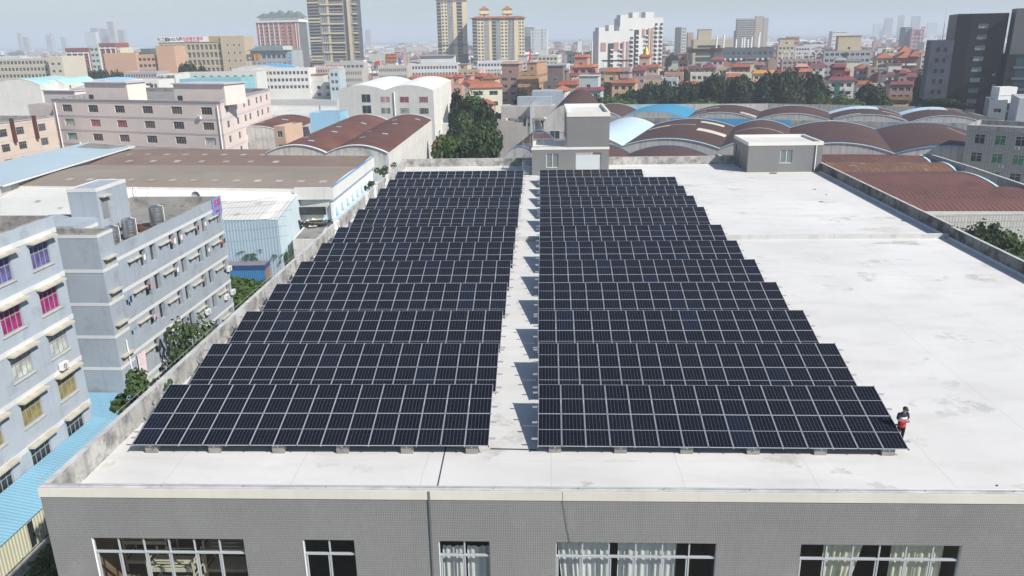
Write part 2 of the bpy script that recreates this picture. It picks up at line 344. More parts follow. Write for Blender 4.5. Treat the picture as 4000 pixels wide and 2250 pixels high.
b=MB(); b.box(-.02,-.03,HZ+.70,WF,.0,HZ+PH-.003,CREAMT); b.build('cornice_band',hq)
b=MB(); nX,nY=24,40
b.grid([[(lx(DB*j/nY)+(rx(DB*j/nY)-lx(DB*j/nY))*i/nX,DB*j/nY,HZ) for i in range(nX+1)] for j in range(nY+1)],ROOFW,False); b.build('roof',hq)
def para(name,A,B,th,h,m,mi=None,cap=None,seg=1):
    A,B=Vector(A),Vector(B); e=(B-A).normalized(); n=Vector((-e.y,e.x,0)); q=MB(); mi=mi or m
    o=[A,B,B+n*th,A+n*th]
    q.face([(p.x,p.y,HZ+z) for p,z in ((o[0],0),(o[1],0),(o[1],h),(o[0],h))],m); q.face([(p.x,p.y,HZ+z) for p,z in ((o[2],0),(o[3],0),(o[3],h),(o[2],h))],m)
    q.face([(p.x,p.y,HZ+z) for p,z in ((o[1],0),(o[2],0),(o[2],h),(o[1],h))],m); q.face([(p.x,p.y,HZ+z) for p,z in ((o[3],0),(o[0],0),(o[0],h),(o[3],h))],m)
    q.face([(p.x,p.y,HZ+h) for p in o],cap or CAP)
    return q.build(name,hq)
KY=loc(at((2060,941),0)).y
para('parapet',(0,0.02,0),(WF,0.02,0),.28,PH,PARA)
para('parapet',(lx(KY),KY,0),(0+lx(.3),.3,0),.27,PH-.003,PARA); para('parapet',(lx(DB),DB,0),(lx(KY),KY+.01,0),.27,PH+.03,PARA)
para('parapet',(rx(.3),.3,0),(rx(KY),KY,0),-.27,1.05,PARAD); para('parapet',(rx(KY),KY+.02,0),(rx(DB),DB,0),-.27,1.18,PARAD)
para('parapet',(lx(DB)-.27,DB,0),(rx(DB)+.27,DB,0),.27,PH-.006,PARA)
q=MB(); q.box(lx(KY)+.02,KY,HZ,rx(KY)-.02,KY+.24,HZ+.40,mat('pale kerb',(.56,.56,.55),.9,.12,.4,streak=(.36,.355,.34),stk=.5)); q.face([(lx(KY),KY-.002,HZ+.402),(rx(KY),KY-.002,HZ+.402),(rx(KY),KY+.245,HZ+.402),(lx(KY),KY+.245,HZ+.402)],ROOFW); q.build('expansion_kerb',hq)
for side in (lx,rx):     # mortar fillets along the foot of the long parapets
    q=MB(); s=1 if side is lx else -1
    q.face([(side(.3)+s*.002,.3,HZ+.16),(side(DB)+s*.002,DB,HZ+.16),(side(DB)+s*.18,DB,HZ+.004),(side(.3)+s*.18,.3,HZ+.004)][::s],ROOFW); q.build('mortar_fillet',hq)
q=MB()                   # lightning conductor on the front and side parapets
for i in range(17):
    x=WF*(i+.5)/17; q.box(x-.012,.13,HZ+PH,x+.012,.155,HZ+PH+.1,STEEL)
q.tube([(0.1,.14,HZ+PH+.1),(WF-.1,.14,HZ+PH+.1)],.012,STEEL,5)
for i in range(34):
    y=DB*(i+.5)/34; q.box(lx(y)-.15,y-.012,HZ+PH,lx(y)-.126,y+.012,HZ+PH+.1,STEEL)
q.tube([(lx(.2)-.14,.2,HZ+PH+.1),(lx(DB)-.14,DB,HZ+PH+.1)],.012,STEEL,5); q.build('lightning_conductor',hq)
# expansion joint on roof and facade, drain line between the arrays
q=MB(); p0=loc(at(S('zb',1715,620),0)); p1=loc(at(S('zb',1790,235),0)); q.bar((p0.x,.3,HZ+.012),(p1.x,p1.y+.4,HZ+.012),.045,.02,DARKW)
q.build('roof_joint',hq)
q=MB(); xj=loc(onp(S('zb',1640,800),FL,FL+FRd)).x; q.bar((xj,-.035,HZ-6),(xj,-.035,HZ+PH-.02),.07,.05,mat('joint strip',(.16,.175,.18),.6)); q.build('joint_strip',hq)
q=MB(); q.tube([loc(onp(S('zc',a,b2),FL,FL+FRd))+Vector((0,-.03,0)) for a,b2 in ((475,650),(478,740),(505,900),(520,1010),(548,1130))],.008,DARKW,5); q.build('cable',hq)
STN=mat('damp stain',(.57,.555,.525),.9,.15,1.5); STD=mat('dark stain',(.49,.48,.455),.9,.2,1.5)
g=random.Random(31)
for o,x,y,rw,rd,m in (('za',1660,592,1.0,.3,STN),('za',1000,420,.35,.75,STN),('zb',985,445,.75,.5,STN),('zb',650,400,.7,.3,STN),('zc',700,580,.35,.3,STD),('zc',1020,360,.9,.2,STN),('zd',1080,620,.8,.6,STN),('zd',700,655,.4,.15,STN),('zd',690,460,.6,.35,STN),('zd',2380,605,.4,.3,STN),('z8',1080,1200,2.6,1.6,STN),('z8',1240,1325,3.0,.9,STD),('z8',560,940,1.2,.8,STN),('z7',2100,820,1.5,1.2,STN),('zd',1420,180,.7,.5,STN),('z8',720,1090,1.4,.8,STN)):
    P=loc(at(S(o,x,y),0)); q=MB(); n=22; ph=g.uniform(0,6); rim=[]
    for i in range(n): a=6.283*i/n; k=.62+.22*math.sin(3*a+ph)+.13*math.sin(7*a+2*ph)+g.uniform(-.1,.1); rim.append((P.x+rw*k*math.cos(a),P.y+rd*k*math.sin(a),HZ+.005))
    q.face(rim,m); q.build('stain',hq)
q=MB(); q.tube([loc(at(S('zb',2215,248),.03)),loc(at(S('zc',0,252),.03)),loc(at(S('zc',232,258),.03))],.03,DARKW,5); q.build('conduit',hq)
# windows of the top storey with rooms behind
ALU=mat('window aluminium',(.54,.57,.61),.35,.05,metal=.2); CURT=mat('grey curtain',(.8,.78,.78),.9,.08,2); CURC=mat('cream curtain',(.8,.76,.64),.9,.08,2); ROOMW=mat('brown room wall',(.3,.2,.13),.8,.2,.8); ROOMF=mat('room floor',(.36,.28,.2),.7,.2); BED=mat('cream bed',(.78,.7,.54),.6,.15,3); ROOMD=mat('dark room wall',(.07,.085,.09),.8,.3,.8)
def curtain(par,x0,x1,z0,z1,m,y=.35,lean=0):
    q=MB(); n=int((x1-x0)/.045); rows=[]
    for k in range(5):
        f=k/4; z=z0+(z1-z0)*f
        rows.append([(x0+(x1-x0)*i/n+lean*(1-f)*(i/n if lean<0 else 1-i/n),y+.055*math.sin(i*1.15+.6*math.sin(i*.37))*(1-.35*f)+.02*math.sin(i*.5),z) for i in range(n+1)])
    q.grid(rows,m); return q.build('curtain',par)
for gi,(a,b_,n) in enumerate(G1):
    if b_>WF-.5: continue
    for fl_,ztop in enumerate((-1.16,-5.2,-9.2)):
        w=b_-a; h=2.6; q=MB(); f=.055
        q.box(0,0,0,w,.07,f,ALU); q.box(0,0,h-.03,w,.07,h,ALU)
        for i in range(n+1): x=w*i/n; q.box(max(0,x-f/2),.002,.02,min(w,x+f/2),.068,h-.01,ALU)
        q.box(.01,-.012,h-.74,w-.01,.08,h-.66,ALU)
        for i in range(n):
            if i%2==0: x=w*i/n; q.box(x+.05,.02,.05,x+.1,.06,h-.75,ALU); q.box(x+w/n-.1,.02,.05,x+w/n-.05,.06,h-.75,ALU)
        win=q.build('window',hq,(a,.08,HZ+ztop-h))
        q=MB(); q.face([(0.02,.035,.02),(w-.02,.035,.02),(w-.02,.035,h-.02),(.02,.035,h-.02)],CLEAR if fl_==0 else glass('window glass')); q.build('pane',win)
        if fl_: continue
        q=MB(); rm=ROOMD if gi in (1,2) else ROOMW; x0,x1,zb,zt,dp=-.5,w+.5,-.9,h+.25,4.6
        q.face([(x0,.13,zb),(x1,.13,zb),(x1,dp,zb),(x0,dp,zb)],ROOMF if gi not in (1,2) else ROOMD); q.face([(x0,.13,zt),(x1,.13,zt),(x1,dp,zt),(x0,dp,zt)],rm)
        q.face([(x0,dp,zb),(x1,dp,zb),(x1,dp,zt),(x0,dp,zt)],rm); q.face([(x0,.13,zb),(x0,dp,zb),(x0,dp,zt),(x0,.13,zt)],rm); q.face([(x1,.13,zb),(x1,dp,zb),(x1,dp,zt),(x1,.13,zt)],rm); q.build('room',win)
        if gi==2: curtain(win,.08,.98,0,h-.52,CURT); curtain(win,1.06,1.95,0,h-.52,CURT)
        if gi==3: curtain(win,.05,.335*w,0,h-.3,CURT,lean=.25); curtain(win,.395*w,.765*w,0,h-.3,CURT)
        if gi==4: curtain(win,.17*w,.43*w,0,h+.02,CURC,lean=-.5); curtain(win,.60*w,.93*w,0,h+.02,CURC,lean=.0)
        if gi in (3,2): q=MB(); q.bar((.05,.34,h-.2),(w-.2,.34,h-.2),.05,.05,mat('teal rail',(.1,.2,.17),.5)); q.build('curtain_rail',win)
BUNK=None
for k,(xx,yy,lb) in enumerate(((4.3,1.1,'cream metal bunk bed in the middle of the leftmost wide window'),(6.1,2.4,'cream metal bunk bed deeper inside the leftmost wide window'),(2.3,2.9,'dim cream bunk bed at left of the leftmost wide window'))):
    t=thing('bunk_bed',lb,'bunk bed',FL+Matrix.Rotation(RZ0,3,'Z')@Vector((xx,yy,0))+Vector((0,0,-PH-4.65)),RZ0,'bunk beds behind the leftmost wide window')
    q=MB(); 
    for x in (-.95,.95):
        for y in (-.45,.45): q.box(x-.03,y-.03,0,x+.03,y+.03,2.0,BED)
        for z in (.7,1.2,1.6,1.9): q.box(x-.02,-.42,z-.02,x+.02,.42,z+.02,BED)
    q.build('bed_frame',t)
    for z in (.45,1.45): q=MB(); q.box(-.92,-.43,z-.06,.92,.43,z+.1,BED); q.build('mattress',t)
    q=MB(); 
    for y in (-.45,.45):
        for z in (1.72,1.9): q.box(-.6,y-.015,z-.015,.6,y+.015,z+.015,BED)
    q.build('guard_rail',t)
# ---------------------------------------------------------------- rooftop structures (parts of the factory)
A0=loc(at(S('z7',188,688),0)); ax0,ay0=A0.x,A0.y; ax1=ax0+10.05
ztl=3.62; CRM=mat('cream render',(.74,.72,.66),.7,.06,.5); LOUV=mat('louvre glass',(.2,.24,.24),.25,.2,3); SHUT=mat('pale roller shutter',(.66,.72,.74),.5,.04,corr=(2,.09,.6))
tw=bpy.data.objects.new('stair_tower',None); COL.objects.link(tw); tw.parent=hq; tw.location=(ax0,ay0,HZ)
wt=ax1-ax0; dp0=7.0
q=MB(); wall_holes(q,(0,0,0),(1,0,0),(0,-1,0),wt,0,ztl-.3,[(1.9,.98,3.5,2.85),(5.75,.0,9.05,2.9)],.2,TILE2); q.face([(wt,0,0),(wt,dp0,0),(wt,dp0,ztl),(wt,0,ztl)],TILE2); q.face([(0,dp0,0),(0,0,0),(0,0,ztl-.3),(0,dp0,ztl-.3)],TILE2); q.build('wall',tw)
q=MB(); q.box(-.04,-.04,ztl-.3,wt+.04,dp0,ztl,CRM); q.build('cornice_band',tw)
tx=loc(onp(S('z7',520,300),at(S('z7',188,688),0),at(S('z7',188,688),0)+FRd)).x-ax0
zt2=8.05; dtw=loc(at(S('z3',845,975),zt2)).y-ay0-.0
q=MB(); q.box(tx,.003,ztl,wt+.003,dtw,zt2-.55,TILE2,'b'); q.build('upper_wall',tw)
q=MB(); 
for bx in ((tx-.05,-.05,wt+.05,.2),(tx-.05,dtw-.2,wt+.05,dtw+.05),(tx-.05,.2,tx+.2,dtw-.2),(wt-.2,.2,wt+.05,dtw-.2)): q.box(bx[0],bx[1],zt2-.55,bx[2],bx[3],zt2,CRM)
q.face([(tx,.1,zt2-.4),(wt,.1,zt2-.4),(wt,dtw-.1,zt2-.4),(tx,dtw-.1,zt2-.4)],ROOFW); q.build('roof',tw)
def louvre(par,x,z,w,h,rz=0,y=.1):
    q=MB(); f=.06
    q.box(0,-.03,0,w,.05,f,WHITE); q.box(0,-.03,h-f,w,.05,h,WHITE)
    for xx in (0,w/2-f/2,w-f): q.box(xx,-.028,f,xx+f,.048,h-f,WHITE)
    for i in range(12): z0=f+(h-2*f)*i/12; q.face([(f,.0,z0),(w-f,.0,z0),(w-f,.06,z0+.13),(f,.06,z0+.13)],LOUV)
    q.box(f,.07,f,w-f,.08,h-f,glass('window glass')); return q.build('louvre_window',par,(x,y,z),rz)
louvre(tw,1.9,.98,1.6,1.87)
q=MB(); q.box(5.75,.12,0,9.05,.16,2.62,SHUT); q.build('roller_shutter',tw)
q=MB()
def railing(q,a,b_,h=1.1,st=.14):
    a,b_=Vector(a),Vector(b_); n=max(2,int((b_-a).length/st)); 
    for zz in (h,.12): q.bar(a+Vector((0,0,zz)),b_+Vector((0,0,zz)),.05,.05,STEEL)
    for i in range(n+1):
        p=a+(b_-a)*(i/n); w=.05 if i%10==0 else .02; q.bar(p+Vector((0,0,.0)),p+Vector((0,0,h)),w,w,STEEL)
railing(q,(.1,.1,ztl),(tx-.1,.1,ztl)); railing(q,(.1,.1,ztl),(.1,dp0-.2,ztl)); railing(q,(.1,dp0-.2,ztl),(tx-.1,dp0-.2,ztl)); q.build('railing',tw)
q=MB(); n=19
for i in range(n): z=ztl*(i+1)/n; y=.2+.19*i; q.box(-1.15,y,z-.03,-.28,y+.26,z,STEEL)
for x in (-1.2,-.23): q.bar((x,.1,.0),(x,.2+.19*n,ztl),.05,.22,DARKW); q.bar((x,.1,1.),(x,.2+.19*n,ztl+1.),.04,.04,STEEL)
for i in range(0,n+1,2):
    for x in (-1.2,-.23): z=ztl*i/n; q.bar((x,.2+.19*i,z),(x,.2+.19*i,z+1),.025,.025,STEEL)
q.build('steel_staircase',tw)
q=MB(); q.tube([(tx-.03,.3,ztl),(tx-.03,.3,zt2)],.05,WHITE,6); 
for x,y,z in ((tx,.0,zt2),(tx,dtw,zt2),(wt,dtw,zt2)): q.tube([(x,y,z),(x,y,z+.9)],.012,DARKW,4)
q.build('lightning_rod',tw)
C0=loc(at(S('z7',2215,660),0)); C1=loc(at(S('z8',445,657),0)); wr=C1.x-C0.x+.75
rr=bpy.data.objects.new('stair_room',None); COL.objects.link(rr); rr.parent=hq; rr.location=(C0.x,C0.y,HZ)
hr,dr=3.9,8.1; q=MB()
wall_holes(q,(0,0,0),(1,0,0),(0,-1,0),wr,0,hr-.45,[(4.15,1.15,5.75,2.9)],.18,TILE2)
wall_holes(q,(0,dr,0),(0,-1,0),(-1,0,0),dr,0,hr-.45,[(3.0,.05,4.1,2.2),(1.2,1.3,1.9,2.8)],.2,TILE2); q.face([(wr,0,0),(wr,dr,0),(wr,dr,hr-.45),(wr,0,hr-.45)],TILE2); q.build('wall',rr)
q=MB()
for bx in ((-.05,-.05,wr+.05,.2),(-.05,dr-.2,wr+.05,dr+.05),(-.05,.2,.2,dr-.2),(wr-.2,.2,wr+.05,dr-.2)): q.box(bx[0],bx[1],hr-.45,bx[2],bx[3],hr,CRM)
q.face([(0,.1,hr-.3),(wr,.1,hr-.3),(wr,dr-.1,hr-.3),(0,dr-.1,hr-.3)],ROOFW); q.build('roof',rr)
louvre(rr,4.15,1.15,1.6,1.75)
q=MB(); q.box(.1,4.0,.05,.16,5.1,2.2,mat('rusty door',(.3,.26,.22),.6,.3,2)); q.build('door',rr)
q=MB(); q.box(.1,6.2,1.3,.14,6.9,2.8,glass('window glass')); q.build('window',rr)
q=MB(); q.tube([(wr-.85,-.1,hr-.4),(wr-.85,-.1,.15),(wr-.95,-.3,.05)],.07,WHITE,8); q.build('drain_pipe',rr)
for x in (wr-.05,wr*.62): q=MB(); q.tube([(x,dr*.1 if x>wr*.7 else dr-.1,hr),(x,dr*.1 if x>wr*.7 else dr-.1,hr+1.1)],.014,DARKW,4); q.build('lightning_rod',rr)
# ---------------------------------------------------------------- solar arrays
def cell_mat():
    m,t,b=nodes('solar cells'); tc=N(t,'ShaderNodeTexCoord').outputs['Object']; sp=N(t,'ShaderNodeSeparateXYZ'); L(t,tc,sp.inputs[0]); oi=N(t,'ShaderNodeObjectInfo')
    base=mixc(t,ramp(t,oi.outputs['Random'],.0,1),(.0035,.005,.011),(.0055,.0065,.011)); hi=ramp(t,oi.outputs['Random'],.9,1,0,1); base=mixc(t,hi,base,(.006,.011,.026))
    lines=[]
    def line(ax,off,st,wd):
        a=N(t,'ShaderNodeMath',operation='ADD',i_1=-off+st*100+wd/2); L(t,sp.outputs[ax],a.inputs[0]); md=N(t,'ShaderNodeMath',operation='MODULO',i_1=st); L(t,a.outputs[0],md.inputs[0])
        lt=N(t,'ShaderNodeMath',operation='LESS_THAN',i_1=wd); L(t,md.outputs[0],lt.inputs[0]); return lt.outputs[0]
    ve=line(0,.0265,.1642,.007); ho=line(1,.0,.0855,.004)
    mid=N(t,'ShaderNodeMath',operation='COMPARE',i_1=1.047,i_2=.012); L(t,sp.outputs[1],mid.inputs[0])
    c=mixc(t,ho,base,(.07,.078,.098)); c=mixc(t,ve,c,(.15,.16,.185)); c=mixc(t,mid.outputs[0],c,(.36,.38,.41))
    L(t,c,b.inputs['Base Color']); b.inputs['Roughness'].default_value=.09; b.inputs['IOR'].default_value=1.45; b.inputs['Specular IOR Level'].default_value=.25
    return m
CELL=cell_mat(); FRM=mat('panel frame',(.52,.54,.57),.35,.04,1,metal=.25)
PWd,PLn=1.038,2.094
q=MB(); q.box(.006,.006,-.03,PWd-.006,PLn-.006,-.004,CELL); ME_CELL=q.mesh('solar_panel')
q=MB(); f=.013
q.box(0,0,-.036,PWd,f,.0,FRM); q.box(0,PLn-f,-.036,PWd,PLn,.0,FRM); q.box(0,f,-.036,f,PLn-f,.0,FRM); q.box(PWd-f,f,-.036,PWd,PLn-f,.0,FRM); ME_FR=q.mesh('panel_frame')
TILT=R(14.21482)
ROWS_L=[(-16.979,30.941,.5,-.038),(-16.741,36.146,.548,-.040),(-16.570,41.463,.548,-.040),(-16.304,47.078,.541,-.042),(-16.049,52.757,.516,-.042),(-15.769,58.376,.490,-.042),(-15.550,64.015,.478,-.042),(-15.208,71.724,.439,-.042),(-15.031,77.121,.464,-.042),(-14.769,82.817,.444,-.042),(-14.509,88.273,.476,-.042),(-14.334,94.013,.462,-.041)]
ROWS_R=[(1.015,30.384,.427,-.050),(1.215,35.462,.533,-.046),(1.394,40.711,.55,-.045),(1.614,46.304,.556,-.045),(1.864,51.918,.549,-.045),(2.128,57.601,.517,-.044),(2.348,63.25,.487,-.044),(2.665,70.873,.453,-.044),(2.892,76.348,.477,-.044),(3.103,82.089,.454,-.045),(3.304,87.613,.487,-.044),(3.543,93.463,.467,-.045)]
ct,st_=math.cos(TILT),math.sin(TILT)
CACHE={}
def arr_mesh(n,z):
    k=(n,round(z,2))
    if k in CACHE: return CACHE[k]
    Wn=n*1.058-.02; r={}
    for i,s in enumerate((.55,1.62,2.68,3.72)):
        q=MB(); q.box(-.28,s*ct-.03,z+s*st_-.115,Wn+.28,s*ct+.03,z+s*st_-.045,STEEL); r['rail%d'%i]=q.mesh('rail')
    q=MB(); q.box(-.17,-.17,-.0,.17,.17,z-.03,CONC) if False else q.box(-.27,-.18,0,.27,.2,z-.06,CONC); r['bf']=q.mesh('concrete_block')
    q=MB(); q.box(-.2,-.2,0,.2,.2,.42,CONC); r['bb']=q.mesh('concrete_block')
    s=3.4; q=MB(); q.box(-.045,-.045,.42,.045,.045,z+s*st_-.16,STEEL); r['post']=q.mesh('post')
    q=MB(); q.bar((0,.1*ct,z+.1*st_-.16),(0,4.1*ct,z+4.1*st_-.16),.06,.09,STEEL); r['rafter']=q.mesh('rafter')
    q=MB()
    for i in range(n+1):
        for ss in (-.012,2.1065,4.225): x=max(.0,min(Wn,i*1.058-.01)); q.box(x-.02,ss*ct-.025,z+ss*st_-.055,x+.02,ss*ct+.03,z+ss*st_+.006,DARKW if i%2 else STEEL)
    r['clamp']=q.mesh('clamps'); CACHE[k]=r; return r
ords=['nearest','second nearest','third nearest','fourth nearest','fifth nearest','sixth nearest','seventh nearest','eighth nearest','ninth nearest','tenth nearest','second farthest','farthest']
for side,rows in (('left',ROWS_L),('right',ROWS_R)):
    for i,(x,y,z,h) in enumerate(rows):
        n=12 if (side=='right' and i==11) else 15
        nb={0:'by the bare roof edge',11:'before the back parapet' if side=='left' else 'before the stair tower',5:'before the low kerb',6:'behind the low kerb'}.get(i,'')
        t=thing('solar_panel_row',f'{ords[i]} row of dark solar panels in the {side} array {nb}','solar panels',(x,y,0),h,'rows of solar panels on the white roof')
        r=arr_mesh(n,z)
        for c in range(n):
            for k in range(2):
                s=k*(PLn+.025); p=put('solar_panel',ME_CELL,t,(c*1.058,s*ct,z+s*st_),(TILT,0,0)); put('panel_frame',ME_FR,p)
        for k in range(4): put('rail',r['rail%d'%k],t)
        nb_=6 if n==15 else 5
        for k in range(nb_):
            xx=.75+k*(n*1.058-1.52)/(nb_-1); put('concrete_block',r['bf'],t,(xx,.32,0)); put('concrete_block',r['bb'],t,(xx,3.4*ct,0)); put('post',r['post'],t,(xx,3.4*ct,0)); put('rafter',r['rafter'],t,(xx,0,0))
        put('clamps',r['clamp'],t)['kind']='stuff'
# ---------------------------------------------------------------- air conditioner units on the left parapet
ACW=mat('white enamel',(.78,.78,.76),.4,.05,1); GRILL=mat('dark grille',(.12,.12,.12),.6)
def ac_unit(w,h,d,fans=1):
    q=MB(); q.box(0,0,.06,w,d,h,ACW); q.box(.05,0.02,0,.15,d-.02,.06,DARKW); q.box(w-.15,.02,0,w-.05,d-.02,.06,DARKW); body=q.mesh('casing')
    q=MB()
    for i in range(fans):
        cz=.06+(h-.06)*(i+.5)/fans; r_=min(w*.36,(h-.06)/fans*.42)
        ring=[(w*.42+r_*math.cos(a*math.pi/10),-.008,cz+r_*math.sin(a*math.pi/10)) for a in range(20)]; q.face(ring[::-1],GRILL)
        for a in range(10): q.bar((w*.42,-.014,cz),(w*.42+r_*math.cos(a*math.pi/5),-.014,cz+r_*math.sin(a*math.pi/5)),.012,.012,ACW)
    return body,q.mesh('fan_grille')
AC_TALL=ac_unit(.95,1.35,.36,2); AC_SM=ac_unit(.82,.58,.3,1)
def put_ac(ms,label,P,rz,group): 
    t=thing('air_conditioner',label,'air conditioner',P,rz,group); put('casing',ms[0],t); put('fan_grille',ms[1],t); return t
for (px,py),ms,lb in ((S('zC',395,1022),AC_TALL,'nearest tall white air conditioner at the left parapet, standing alone'),(S('zC',850,600),AC_TALL,'tall white air conditioner at the left parapet, nearer one of a touching pair'),(S('zC',925,482),AC_TALL,'tall white air conditioner at the left parapet, farther one of a touching pair'),(S('zC',1105,318),AC_TALL,'tall white air conditioner farthest along the left parapet'),(S('zC',1070,332),AC_SM,'small white air conditioner low beside the farthest tall one')):
    P=at((px,py),0); lp=loc(P); yy=lp.y; P2=hq.location+Matrix.Rotation(RZ0,3,'Z')@Vector((lx(yy)+.55,yy,0)); put_ac(ms,lb,(P2.x,P2.y,0),math.pi/2,'air conditioners along the left parapet')
# ---------------------------------------------------------------- ground
def ground_mat():
    m,t,b=nodes('ground'); tc=N(t,'ShaderNodeTexCoord').outputs['Object']
    c=mixc(t,ramp(t,noise(t,tc,.02,8,.6),.4,.62),(.16,.15,.135),(.05,.075,.03)); c=mixc(t,ramp(t,noise(t,tc,.3,6),.35,.7,0,.6),c,(.24,.225,.2))
    c=mixc(t,ramp(t,noise(t,tc,.0035,6),.45,.6),c,(.11,.115,.1)); L(t,c,b.inputs['Base Color']); b.inputs['Roughness'].default_value=.95; return m
q=MB(); q.face([(-9000,-400,ZG),(9000,-400,ZG),(9000,14000,ZG),(-9000,14000,ZG)],ground_mat()); struct(q.build('ground'))
# ---------------------------------------------------------------- shared finishes
BLUEW=mat('pale blue render',(.4,.455,.515),.85,.1,.3,stain=(.27,.305,.35),sthr=.54,ss=.5,streak=(.28,.315,.36),stk=.45)
BLUEW2=mat('grey blue render',(.345,.39,.44),.85,.1,.3,stain=(.24,.265,.3),sthr=.54,ss=.5,streak=(.24,.27,.305),stk=.45)
STRIPE=mat('white stripe',(.64,.65,.64),.7,.06,1)
AWN=mat('cream canopy slab',(.5,.47,.39),.85,.15,1,streak=(.35,.32,.27),stk=.5)
FLATR=mat('old flat roof',(.27,.26,.245),.95,.3,.25,stain=(.1,.1,.095),sthr=.5,ss=.5,streak=None)
GREYIN=mat('stained parapet inside',(.34,.33,.31),.9,.25,.5,stain=(.14,.13,.12),sthr=.5,ss=.8)
AL=mat('aluminium frame',(.3,.31,.32),.4,.05)
GP=glass('purple curtain pane',(.105,.095,.26),.25,.15); GM=glass('magenta curtain pane',(.27,.025,.13),.25,.15); GW=glass('pale curtain pane',(.5,.53,.48),.3,.15); GO=glass('olive curtain pane',(.24,.2,.07),.25,.25); GD=glass('dark pane',(.02,.025,.028),.15,.3); GWIN=MATS['window glass']
def PF(t,fr,k,s,z,out=0):           # world point of a facade spot
    q,a=onface(fr,k,s,z,out); return t.matrix_basis@q if False else Matrix.Translation(t.location)@Matrix.Rotation(t.rotation_euler.z,4,'Z')@q, a+t.rotation_euler.z
U1=Vector((.0588,.9983)); E1=Vector((.9983,-.0588))
# dormitory with the coloured curtains
PA=Vector((-33.74,56.58)); LA=48.; zt=5.46
W1=[]
for r_,(zs,g) in enumerate(((2.16,GP),(-1.24,GM),(-4.62,GW),(-8.08,GO),(-11.5,GD))):
    for k in range(11):
        s0=LA-3.25-4.2*k; W1.append((s0,zs-zt,s0+2.15,zs-zt+1.68,g if not (r_==2 and k==0) else glass('white sash pane',(.4,.43,.4),.3,.2)))
tA,_,HA,frA=building('dormitory','pale blue dormitory with purple, magenta and olive curtained windows at the left edge','building',PA-U1*LA,PA,zt,15,BLUEW,{'f':W1},framem=AL,recess=.16,nx=4,tr=.66,bands=((-1.25,.36,STRIPE,.03),(-4.62,.36,STRIPE,.03),(-8.05,.36,STRIPE,.03),(-11.5,.36,STRIPE,.03),(-15.2,.36,STRIPE,.03)),roofm=FLATR,parm=GREYIN,par=1.2,fw=.07)
for x0,z0,x1,z1,g in W1: awning(tA,frA,'f',x0-.25,x1+.45,HA+z1+.26,AWN,.55,.15); b=MB(); b.box(0,-.09,0,x1-x0+.3,-.002,.06,AWN); q_,a_=onface(frA,'f',x0-.15,HA+z0-.1); b.build('window_sill',tA,q_,a_)
p,a=PF(tA,frA,'f',LA-2.9,HA-5.77-zt,.4); put_ac(AC_SM,'white air conditioner hung on the pale blue dormitory wall above the olive curtains',p,a,'air conditioners on the blue dormitories')
# dormitory with balconies
PB=Vector((-33.85,62.2)); ztB=1.02
Wr=[]; canB=[]
LV=mat('cream louvre window',(.47,.45,.38),.7,.15,2)
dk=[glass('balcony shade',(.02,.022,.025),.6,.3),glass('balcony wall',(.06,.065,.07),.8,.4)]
for k in range(5):
    dz=-2.87*k-ztB
    for s0,s1 in ((2.25,3.15),(5.9,6.95),(7.75,8.85),(11.5,12.55),(13.2,14.3),(17.05,18.1),(18.8,19.9),(22.6,23.6)): Wr.append((s0,-1.95+dz,s1,-.38+dz,rnd.choice(dk)))
    for s0 in (3.9,5.15,9.55,10.8,15.05,16.25,20.6,21.75): Wr.append((s0,-1.5+dz,s0+.42,-.98+dz,LV))
    for s0 in (3.7,9.3,14.75,20.35): canB.append((s0,s0+2.25,-.84+dz))
tB,WB_,HB,frB=building('dormitory','long grey blue dormitory with white stripes, balconies and a red roof sign','building',PB+U1*2.3-E1*10,PB+U1*2.3,ztB,U1*21.7,BLUEW2,{'r':[(a-2.3,b_,c-2.3,d,g) for a,b_,c,d,g in Wr if a>2.3]},framem=False,recess=.4,bands=tuple((-1.35-2.87*k,.3,STRIPE,.03) for k in range(5)),roofm=FLATR,parm=GREYIN,par=1.15)
for a,b_,z in canB: awning(tB,frB,'r',a-2.3,b_-2.3,HB+z,AWN,.3,.1)
b=MB(); rs=[(-10,0),(0,0),(0,2.3),(-10,2.3)]
wall_holes(b,(-10,0,0),(1,0,0),(0,-1,0),10,0,22.6,[],.1,BLUEW2)
lv=[(.55,20-.62-2.92*k+.0,1.7,20+.28-2.92*k) for k in range(6)]
wall_holes(b,(0,0,0),(0,1,0),(1,0,0),2.3,0,22.6,lv,.12,BLUEW2); wall_holes(b,(0,2.3,0),(-1,0,0),(0,1,0),10,0,22.6,[],.1,BLUEW2); wall_holes(b,(-10,2.3,0),(0,-1,0),(-1,0,0),2.3,0,22.6,[],.1,BLUEW2)
blk=b.build('stair_block',tB,(10.0,-2.3,0),0)
b=MB(); i_=inset(rs,.22); b.face([(*p,21.6) for p in i_],FLATR)
for k in range(4): j=(k+1)%4; b.face([(*i_[j],21.6),(*i_[k],21.6),(*i_[k],22.6),(*i_[j],22.6)],GREYIN); b.face([(*rs[k],22.6),(*rs[j],22.6),(*i_[j],22.6),(*i_[k],22.6)],GREYIN)
b.build('roof',blk)
for k in range(6): b=MB(); ring(b,rs,-.03,0,22.3-2.93*k-(.0 if k==0 else .03),22.6-2.93*k-.06,STRIPE); b.build('band',blk)
for a,z0,c,z1 in lv:
    b=MB(); b.box(-.1,a,z0,-.06,c,z1,LV)
    for yy in (a,(a+c)/2-.03,c-.06): b.box(-.06,yy,z0,-.02,yy+.06,z1,AWN)
    for zz in (z0,(z0+z1)/2,z1-.05): b.box(-.06,a,zz,-.03,c,zz+.05,AWN)
    b.build('louvre_window',blk); b=MB(); b.box(0.002,a-.3,z1+.08,.42,c+.25,z1+.2,AWN); b.build('canopy',blk)
